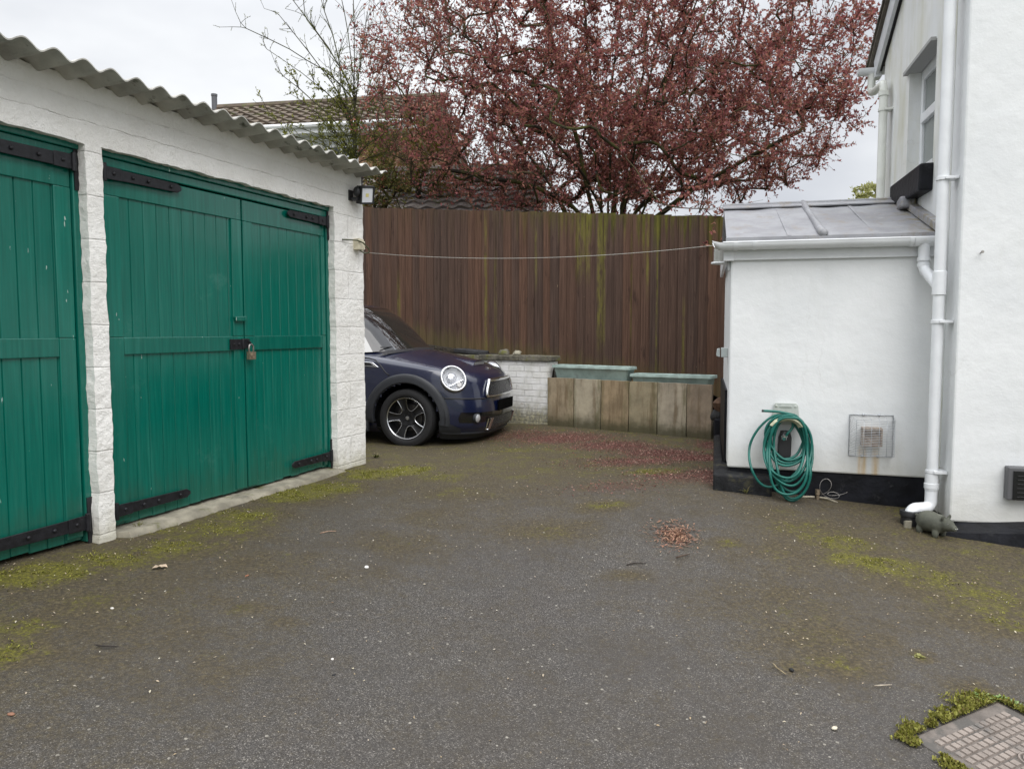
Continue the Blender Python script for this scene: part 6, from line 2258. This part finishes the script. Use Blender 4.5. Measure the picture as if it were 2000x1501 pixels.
# wheels
RIMD = pm('dark_alloy', (0.030, 0.031, 0.034), 0.28, metal=0.6)
RIMB = pm('machined_alloy', (0.55, 0.56, 0.58), 0.25, metal=1.0)
TYRE = pm('tyre_rubber', (0.010, 0.010, 0.011), 0.75, bump=(60, 0.2, 0.004))
def wheel(cx, s):
    M = Matrix.Translation((cx, s*0.735, .305)) @ Matrix.Rotation(R(90 if s < 0 else -90), 4, 'X') @ Matrix.Rotation(R(90 if s < 0 else -90), 4, 'Z')
    mb = MB()
    mb.lathe([(0.225, -0.10), (0.262, -0.106), (0.292, -0.098), (0.304, -0.078), (0.306, 0.0), (0.304, 0.078), (0.292, 0.098), (0.262, 0.107), (0.238, 0.103), (0.225, 0.094), (0.222, 0.085), (0.222, -0.09)], 56, M)
    w = mb.build('wheel', TYRE, car, smooth=40)
    mb = MB()
    mb.lathe([(0.222, 0.092), (0.212, 0.090), (0.206, 0.080), (0.200, 0.02), (0.195, -0.08)], 56, M)
    mb.lathe([(0.197, -0.02), (0.0, -0.02)], 40, M)
    mb.lathe([(0.085, 0.052), (0.085, 0.060), (0.030, 0.050), (0.030, 0.056), (0, 0.058)], 30, M)
    for k in range(5):
        a0_ = R(72*k + 90)
        pol = lambda r, d: M @ Vector((r*math.cos(a0_ + R(d)), r*math.sin(a0_ + R(d)), 0))
        nrm = (M.to_3x3() @ Vector((0, 0, 1)))
        secs = []
        for r, hw_, z in ((0.055, 30, 0.052), (0.09, 20, 0.058), (0.13, 15.5, 0.066), (0.17, 14, 0.074), (0.203, 14.5, 0.080)):
            row = []
            for d, dz_ in ((-hw_, -0.03), (-hw_, 0), (-hw_*0.45, -0.012), (hw_*0.45, -0.012), (hw_, 0), (hw_, -0.03)):
                row.append(pol(r, d) + nrm*(z + dz_))
            secs.append(row)
        mb.grid(secs)
        M5 = M @ Matrix.Translation((0.045*math.cos(a0_ + R(36)), 0.045*math.sin(a0_ + R(36)), 0.056))
        mb.lathe([(0.009, 0), (0.008, 0.006), (0, 0.006)], 8, M5)
    rim = mb.build('rim', RIMD, w, smooth=35)
    mb = MB()
    mb.lathe([(0.219, 0.0925), (0.216, 0.0955), (0.208, 0.0905), (0.206, 0.082)], 56, M)
    for k in range(5):
        a0_ = R(72*k + 126)
        pol = lambda r, d, z: M @ Vector((r*math.cos(a0_ + R(d)), r*math.sin(a0_ + R(d)), z))
        pth = [pol(0.205, -21.5, 0.081), pol(0.17, -22, 0.075), pol(0.13, -20.5, 0.067), pol(0.10, -16.5, 0.061), pol(0.088, -9, 0.0585), pol(0.085, 0, 0.058), pol(0.088, 9, 0.0585), pol(0.10, 16.5, 0.061), pol(0.13, 20.5, 0.067), pol(0.17, 22, 0.075), pol(0.205, 21.5, 0.081)]
        mb.tube(pth, 0.0042, 6)
    mb.lathe([(0.020, 0.0585), (0.019, 0.060), (0, 0.060)], 16, M)
    mb.build('rim_edge', RIMB, w, smooth=40)
    mb = MB()
    mb.lathe([(0.14, -0.005), (0.14, -0.015)], 40, M); mb.lathe([(0.14, -0.005), (0.07, -0.005)], 40, M)
    mb.build('brake_disc', pm('brake_disc', (0.10, 0.095, 0.09), 0.4, metal=0.8), w)
for cx in (0, -2.467):
    for s in (-1, 1): wheel(cx, s)
# ------------------------------------------------------------------ manhole cover
A_, B_, C_ = on_ground(1780, 1441), on_ground(1948, 1371), on_ground(1882, 1500)
print('MANHOLE', A_, B_, (B_-A_).length, (C_-A_).length, 'angle', math.degrees((B_-A_).angle(C_-A_)))
e1 = (B_ - A_); e1.z = 0
e2 = C_ - A_; e2.z = 0
MHM = frame(A_, e1)                               # local X along the far edge, local -Y towards the camera
MHM.translation.z = A_.z
gx = lambda x, y: ground(*(MHM @ Vector((x, y, 0))).xy)
n1 = (Vector((0.3, 0.0, gx(0.3, 0))) - Vector((0, 0, gx(0, 0)))); n2 = Vector((0, -0.3, gx(0, -0.3))) - Vector((0, 0, gx(0, 0)))
tilt_y = -math.atan2(n1.z, 0.3); tilt_x = math.atan2(n2.z, 0.3) * -1
MHM = MHM @ Matrix.Rotation(tilt_x, 4, 'X') @ Matrix.Rotation(tilt_y, 4, 'Y')
LX = (B_ - A_).length
mh = thing('manhole_cover', 'worn square-studded inspection cover set in the asphalt with moss round its edges', 'manhole cover', MHM)
IRON = pm('worn_cast_iron', (0.135, 0.115, 0.10), 0.7, var=(7, 0.3), bump=(60, 0.5, 0.006), dirt=(6, (0.085, 0.078, 0.070), 0.50))
IRONF = pm('worn_iron_studs', (0.22, 0.185, 0.16), 0.6, var=(6, 0.28), bump=(70, 0.4, 0.004), dirt=(5, (0.12, 0.11, 0.10), 0.56))
mb = MB()
LY = 0.62
mb.box((0.0, -LY, -0.08), (LX, 0.0, 0.003))
mb.build('frame', IRON, mh, bevel=0.004)
mb = MB()
random.seed(4)
nxs, nys = 13, 15
mx_ = 0.045
px_, py_ = (LX - 2*mx_)/nxs, (LY - 2*mx_)/nys
for i in range(nxs):
    for j in range(nys):
        cx_, cy_ = mx_ + (i + .5)*px_, -mx_ - (j + .5)*py_
        if (Vector((cx_, cy_, 0)) - Vector((LX*0.5, -LY*0.42, 0))).length < 0.045: continue
        w_, h_ = px_*0.36, py_*0.34
        zt_ = 0.0095 + random.uniform(-.002, .0)
        mb.add([(cx_-w_*1.12, cy_-h_*1.12, 0.002), (cx_+w_*1.12, cy_-h_*1.12, 0.002), (cx_+w_*1.12, cy_+h_*1.12, 0.002), (cx_-w_*1.12, cy_+h_*1.12, 0.002),
                (cx_-w_, cy_-h_, zt_), (cx_+w_, cy_-h_, zt_), (cx_+w_, cy_+h_, zt_), (cx_-w_, cy_+h_, zt_)], [(4,5,6,7),(0,1,5,4),(1,2,6,5),(2,3,7,6),(3,0,4,7)])
mb.build('studs', IRONF, mh)
mb = MB()
for r in (0.040, 0.026):
    mb.lathe([(r - 0.004, 0.003), (r - 0.003, 0.010), (r + 0.003, 0.010), (r + 0.004, 0.003)], 28, Matrix.Translation((LX*0.5, -LY*0.42, 0)))
mb.build('lifting_eye', IRONF, mh, smooth=40)

# ------------------------------------------------------------------ scattered small stuff
def scatter_mesh(name, P, size, asp, mat, tilt=0.5, lift=0.003, kind='stuff', fold=True):
    n = len(P)
    az = rng.uniform(0, 2*math.pi, n)
    tl_ = rng.normal(size=n)*tilt
    d = np.stack([np.cos(az)*np.cos(tl_), np.sin(az)*np.cos(tl_), np.sin(tl_)], 1)
    sd = np.stack([-np.sin(az), np.cos(az), rng.normal(size=n)*tilt], 1)
    sd /= np.linalg.norm(sd, axis=1, keepdims=True)
    L = size*rng.uniform(0.5, 1.4, n)
    Wd = L*asp*rng.uniform(0.7, 1.3, n)
    P = P.copy(); P[:, 2] += lift + np.abs(np.sin(tl_))*L*0.5
    up = np.array([0, 0, 1.0])
    a = P - d*(L/2)[:, None]; c = P + d*(L/2)[:, None]
    k = (Wd*0.25)[:, None]*up if fold else 0
    b = P + sd*(Wd/2)[:, None] + k; e = P - sd*(Wd/2)[:, None] + k
    V = np.stack([a, b, c, e], 1).reshape(-1, 3)
    base = np.arange(n)*4
    F = np.concatenate([np.stack([base, base+1, base+2], 1), np.stack([base, base+2, base+3], 1)], 1).reshape(-1, 3)
    me = bpy.data.meshes.new(name)
    me.vertices.add(len(V)); me.vertices.foreach_set('co', V.ravel())
    me.loops.add(F.size); me.loops.foreach_set('vertex_index', F.ravel().astype(np.int32))
    me.polygons.add(len(F)); me.polygons.foreach_set('loop_start', np.arange(0, F.size, 3, dtype=np.int32))
    me.update(calc_edges=True); me.validate()
    me.materials.append(mat)
    o = bpy.data.objects.new(name, me)
    COL.objects.link(o)
    if kind: o['kind'] = kind
    return o
rng = np.random.default_rng(33)
def zs_of(x, y):
    z = ground_np(x, y)
    u = np.array([noise.noise(Vector((a*1.3, b*1.3, 0)))*0.010 + noise.noise(Vector((a*5, b*5, 2)))*0.003 for a, b in zip(x, y)])
    return z + u
def sample(field_fn, n, x0, x1, y0, y1):
    X, Y = [], []
    while len(X) < n:
        x = rng.uniform(x0, x1, 4000); y = rng.uniform(y0, y1, 4000)
        w = field_fn(x, y)
        k = rng.uniform(0, 1, 4000) < w
        X += list(x[k]); Y += list(y[k])
    x = np.array(X[:n]); y = np.array(Y[:n])
    return np.stack([x, y, zs_of(x, y)], 1)
PET = leaf_mat('fallen_petals', [(0.17, 0.05, 0.045), (0.28, 0.11, 0.09), (0.10, 0.028, 0.026), (0.42, 0.27, 0.21), (0.21, 0.075, 0.06)], 0.1, 0.7)
P = sample(lambda x, y: blob_field(x, y, RED)**1.2, 9000, -1.2, 2.3, 4.8, 9.3)
o = scatter_mesh('fallen_petals', P, 0.013, 0.7, PET, 0.25); tag(o, 'carpet of tiny fallen red petals on the asphalt in front of the paving slabs', 'petals')
LIT = leaf_mat('pale_litter', [(0.55, 0.50, 0.38), (0.34, 0.26, 0.16), (0.48, 0.40, 0.30), (0.20, 0.13, 0.08), (0.66, 0.62, 0.52)], 0.1, 0.8)
P = sample(lambda x, y: 0.06 + 0.9*np.clip(blob_field(x, y, MOSS), 0, 1)**1.2, 3200, -3.3, 3.2, 1.6, 8.8)
o = scatter_mesh('fallen_litter', P, 0.011, 0.5, LIT, 0.3); tag(o, 'pale bud scales and bits of leaf scattered over mossy asphalt', 'litter')
pc_ = on_ground(1322, 1042)
th = rng.uniform(0, 2*math.pi, 1100); rr_ = np.abs(rng.normal(size=1100))*0.52
x = pc_.x + 0.135*rr_*np.cos(th) - 0.02*rr_; y = pc_.y + 0.21*rr_*np.sin(th)
P = np.stack([x, y, zs_of(x, y) - 0.016*np.exp(-rr_**2)], 1)
CAT = leaf_mat('fallen_catkins', [(0.30, 0.15, 0.095), (0.44, 0.28, 0.18), (0.16, 0.07, 0.045), (0.36, 0.20, 0.145), (0.08, 0.045, 0.03)], 0.05, 0.8)
o = scatter_mesh('drifted_petals', P, 0.026, 0.22, CAT, 0.25); tag(o, 'patch of orange brown petals drifted into a shallow hollow in the asphalt', 'petals')
MOSSM = leaf_mat('moss_blades', [(0.06, 0.06, 0.010), (0.15, 0.15, 0.022), (0.24, 0.24, 0.04), (0.34, 0.33, 0.09), (0.13, 0.09, 0.03)], 0.25, 0.8)
# moss growing in the joint round the inspection cover
pts = []
Mi = MHM
for k in range(9000):
    e = rng.uniform()
    w = abs(rng.normal())*0.026
    if e < 0.50:
        f = rng.uniform(); q = Mi @ Vector((f*LX, 0.002 + w*(1.6 if f > .45 else 1.0), 0.0))
    elif e < 0.90:
        f = rng.uniform(); q = Mi @ Vector((-0.002 - w*(1.3 if f < .2 else 0.8), -f*0.36 + 0.03, 0.0))
    else:
        f = rng.uniform(); q = Mi @ Vector((LX + 0.004 + w, -f*0.3, 0.0))
    if noise.noise(q*7) + 0.5*noise.noise(q*19) < -0.32 + 7*w: continue
    pts.append((q.x, q.y, ground(q.x, q.y) + rng.uniform(0, 0.010)*(1 - min(1, w*18))))
o = scatter_mesh('moss', np.array(pts), 0.014, 0.5, MOSSM, 0.9, 0.004); tag(o, 'cushion of green moss filling the joint round the inspection cover', 'moss')
P = sample(lambda x, y: np.clip((blob_field(x, y, MOSS) - 0.50)/0.5, 0, 1)**1.5, 22000, -3.3, 3.2, 1.6, 8.0)
keepm = np.array([noise.noise(Vector((a*9, b*9, 1))) + 0.6*noise.noise(Vector((a*27, b*27, 1))) > 0.10 for a, b in P[:, :2]])
o = scatter_mesh('moss', P[keepm], 0.010, 0.5, MOSSM, 0.7, 0.001); tag(o, 'bright patches of moss on the asphalt along the garage doors', 'moss')
# individual bits: dry leaves, twigs, pebbles, weeds
def twig(px, py, px2, py2, r, label, col):
    a, b = on_ground(px, py), on_ground(px2, py2)
    a.z += r + 0.004; b.z += r + 0.004
    mid = a.lerp(b, 0.5) + Vector((random.uniform(-1, 1)*0.012, random.uniform(-1, 1)*0.012, 0.004))
    mb = MB()
    mb.tube([Vector((0, 0, 0)), (mid - a)*0.6, mid - a, (mid - a).lerp(b - a, .6), b - a], [r, r*1.1, r*.9, r*.8, r*.5], 6)
    o = mb.build('twig', pm('twig_bark', col, 0.85, var=(60, 0.3)), None, smooth=True)
    o.location = a
    tag(o, label, 'twig')
twig(1224, 1105, 1262, 1102, 0.0035, 'dark bent twig on the bare asphalt below the drifted petals', (0.030, 0.022, 0.018))
twig(1320, 1091, 1348, 1084, 0.004, 'short brown twig just below the drifted petals', (0.07, 0.045, 0.03))
twig(188, 1263, 232, 1265, 0.0035, 'thin dark twig on the asphalt in the lower left', (0.03, 0.024, 0.02))
twig(1510, 1298, 1535, 1319, 0.003, 'pale straw stalk on the asphalt left of the inspection cover', (0.25, 0.20, 0.12))
twig(625, 1043, 657, 1039, 0.003, 'pale straw stalk on the mossy strip in front of the green doors', (0.33, 0.22, 0.15))
twig(1708, 1341, 1742, 1339, 0.0025, 'pale thin stalk just above the inspection cover', (0.36, 0.31, 0.24))
def pebble(px, py, s, label, col):
    q = on_ground(px, py)
    mb = MB()
    P = []
    for i in range(7):
        th = math.pi*i/6
        P.append([Vector((math.sin(th)*math.cos(ph)*1.5, math.sin(th)*math.sin(ph), math.cos(th)*0.55))*s*(1 + 0.25*noise.noise(Vector((math.cos(ph) + px, math.sin(ph), th)))) for ph in np.linspace(0, 2*math.pi, 11)])
    mb.grid(P)
    o = mb.build('pebble', pm('pebble_stone', col, 0.8, var=(60, 0.2)), None, smooth=True)
    o.location = q + Vector((0, 0, s*0.3)); o.rotation_euler = (0, 0, px*0.7)
    tag(o, label, 'pebble')
pebble(716, 1108, 0.012, 'flat white pebble in the middle of the asphalt', (0.72, 0.70, 0.66))
pebble(1630, 1422, 0.009, 'pale cream pebble left of the inspection cover', (0.60, 0.54, 0.42))
pebble(219, 1188, 0.007, 'small white pebble on the lower left asphalt', (0.66, 0.63, 0.58))
pebble(649, 1287, 0.006, 'tiny white pebble right of the lower left twig', (0.68, 0.64, 0.60))
pebble(22, 1395, 0.009, 'rusty brown pebble at the left edge of the asphalt', (0.26, 0.13, 0.08))
pebble(1546, 1308, 0.010, 'black pebble beside the pale straw stalk', (0.014, 0.014, 0.015))
pebble(652, 1318, 0.006, 'tiny black pebble just below the tiny white pebble', (0.016, 0.016, 0.018))
def dry_leaf(px, py, s, label, col, rot):
    q = on_ground(px, py)
    mb = MB()
    out = [(-1, 0), (-.55, .38), (-.2, .30), (.05, .62), (.3, .34), (.75, .42), (1.0, .05), (.7, -.30), (.25, -.26), (0, -.55), (-.3, -.30), (-.7, -.32)]
    vs = [Vector((0, 0, 0.25*s))] + [Vector((a*s, b*s, abs(b)*s*0.5 + random.uniform(0, .25)*s)) for a, b in out]
    mb.add(vs, [(0, i, i % 12 + 1) for i in range(1, 13)])
    mb.add([v - Vector((0, 0, 0.0012)) for v in vs], [(0, i % 12 + 1, i) for i in range(1, 13)])
    o = mb.build('dry_leaf', pm('dry_leaf', col, 0.8, var=(50, 0.3)), None, merge=False)
    o.location = q + Vector((0, 0, 0.003)); o.rotation_euler = (0, 0, rot)
    tag(o, label, 'leaf')
dry_leaf(312, 1110, 0.036, 'curled pale brown dead leaf on the moss in front of the left pillar', (0.46, 0.36, 0.26), 0.3)
dry_leaf(483, 1126, 0.015, 'small russet dead leaf on the asphalt below the wider door', (0.30, 0.13, 0.07), 1.2)
dry_leaf(1803, 1004+20, 0.03, 'reddish dead leaf between the drain collar and the stone pig', (0.24, 0.10, 0.06), 0.8)
def tuft(px, py, n, h, label, cols, name='grass_tuft', spread=0.5, w=0.006):
    q = on_ground(px, py)
    mb = MB()
    for k in range(n):
        a = random.uniform(0, 2*math.pi); ln = h*random.uniform(.5, 1.1)
        le = random.uniform(.2, 1)*spread
        d = Vector((math.cos(a)*le, math.sin(a)*le, 1)).normalized()
        s = Vector((-math.sin(a), math.cos(a), 0))*w
        b0 = Vector((math.cos(a), math.sin(a), 0))*random.uniform(0, 0.012)
        m_ = b0 + d*ln*0.55
        e = m_ + (d + Vector((math.cos(a), math.sin(a), -0.5))*0.8*le).normalized()*ln*0.5
        mb.add([b0 - s*.6, b0 + s*.6, m_ + s, m_ - s, e], [(0,1,2,3), (3,2,4)])
    o = mb.build(name, leaf_mat(name + '_blade', cols, 0.3), None, merge=False)
    o.location = q
    tag(o, label, 'weed' if name == 'weed' else 'grass')
    return o
tuft(1457, 963, 22, 0.07, 'small tuft of pale grass at the foot of the black lean-to step', [(0.16, 0.17, 0.05), (0.32, 0.30, 0.12), (0.40, 0.32, 0.16)], spread=1.2, w=0.003)
tuft(1919, 1366, 60, 0.035, 'larger bright green weed rosette on the moss by the inspection cover', [(0.16, 0.26, 0.07), (0.30, 0.42, 0.15), (0.42, 0.52, 0.24)], 'weed', 2.2, 0.006)
tuft(1955, 1366, 34, 0.025, 'smaller green weed at the far corner of the inspection cover', [(0.14, 0.24, 0.06), (0.30, 0.42, 0.15)], 'weed', 2.2, 0.005)
tuft(1983, 1378, 45, 0.03, 'green weed at the right edge of the photo beside the inspection cover', [(0.16, 0.26, 0.07), (0.36, 0.48, 0.20)], 'weed', 2.2, 0.005)
tuft(735, 893, 60, 0.05, 'low weeds at the foot of the garage corner by the front wheel', [(0.06, 0.08, 0.02), (0.16, 0.18, 0.05), (0.26, 0.22, 0.12)], 'weed', 1.8, 0.006)
tuft(1795, 1281, 40, 0.016, 'lone pale green moss clump on bare asphalt above the inspection cover', [(0.22, 0.22, 0.06), (0.36, 0.35, 0.14)], 'weed', 2.5, 0.006)
tuft(270, 1034, 26, 0.06, 'wisp of pale dry grass at the foot of the garage door hinge', [(0.24, 0.22, 0.12), (0.16, 0.17, 0.05)], spread=0.8, w=0.003)

# ------------------------------------------------------------------ stone pig by the drain
def blobs(name, parts, voxel, mat, parent, smooth_it=6):
    """one continuous sculpted surface from overlapping rounded masses"""
    mb = MB()
    for c, r, rot in parts:
        mb.sphere(c, r, 12, M=Matrix.Rotation(rot, 4, 'Y'))
    o = mb.build(name, mat, parent, merge=True)
    rm = o.modifiers.new('remesh', 'REMESH'); rm.mode = 'VOXEL'; rm.voxel_size = voxel
    sm_ = o.modifiers.new('smooth', 'SMOOTH'); sm_.iterations = smooth_it; sm_.factor = 0.5
    dg = bpy.context.evaluated_depsgraph_get()
    me2 = bpy.data.meshes.new_from_object(o.evaluated_get(dg))
    o.modifiers.clear()
    o.data = me2
    o.data.polygons.foreach_set('use_smooth', [True]*len(o.data.polygons))
    return o
pg = on_ground(1822, 1043)
STONEP = pm('weathered_green_stone', (0.085, 0.088, 0.068), 0.8, var=(12, 0.3), bump=(60, 0.3, 0.004), dirt=(14, (0.12, 0.12, 0.07), 0.6))
pgM = frame(pg, (0.42, -0.91)) @ Matrix.Scale(0.82, 4)
pig = thing('pig_statue', 'small grey green stone pig standing by the drain with its snout towards the right', 'statue', pgM)
b = blobs('body', [((-0.03, 0, 0.095), (0.105, 0.080, 0.078), 0), ((0.03, 0, 0.092), (0.085, 0.074, 0.072), 0), ((0.105, 0, 0.098), (0.058, 0.048, 0.050), 0), ((0.150, 0, 0.086), (0.034, 0.028, 0.027), 0), ((0.172, 0, 0.082), (0.014, 0.024, 0.022), 0),
                   ((0.05, -0.042, 0.03), (0.024, 0.024, 0.045), 0), ((0.05, 0.042, 0.03), (0.024, 0.024, 0.045), 0), ((-0.08, -0.042, 0.03), (0.026, 0.026, 0.045), 0), ((-0.08, 0.042, 0.03), (0.026, 0.026, 0.045), 0),
                   ((0.10, -0.036, 0.150), (0.010, 0.017, 0.024), 0.3), ((0.10, 0.036, 0.150), (0.010, 0.017, 0.024), 0.3), ((-0.14, 0, 0.12), (0.016, 0.012, 0.012), 0)], 0.006, STONEP, pig, 4)
mb = MB()
for s in (-1, 1):
    mb.sphere((0.138, s*0.030, 0.112), 0.005, 6)
    mb.sphere((0.186, s*0.009, 0.083), 0.004, 6)
mb.build('eyes', pm('pale_worn_stone', (0.45, 0.45, 0.43), 0.5), pig, smooth=True)
print('objects', len(bpy.data.objects), 'unparented', len([o for o in bpy.data.objects if o.parent is None]))
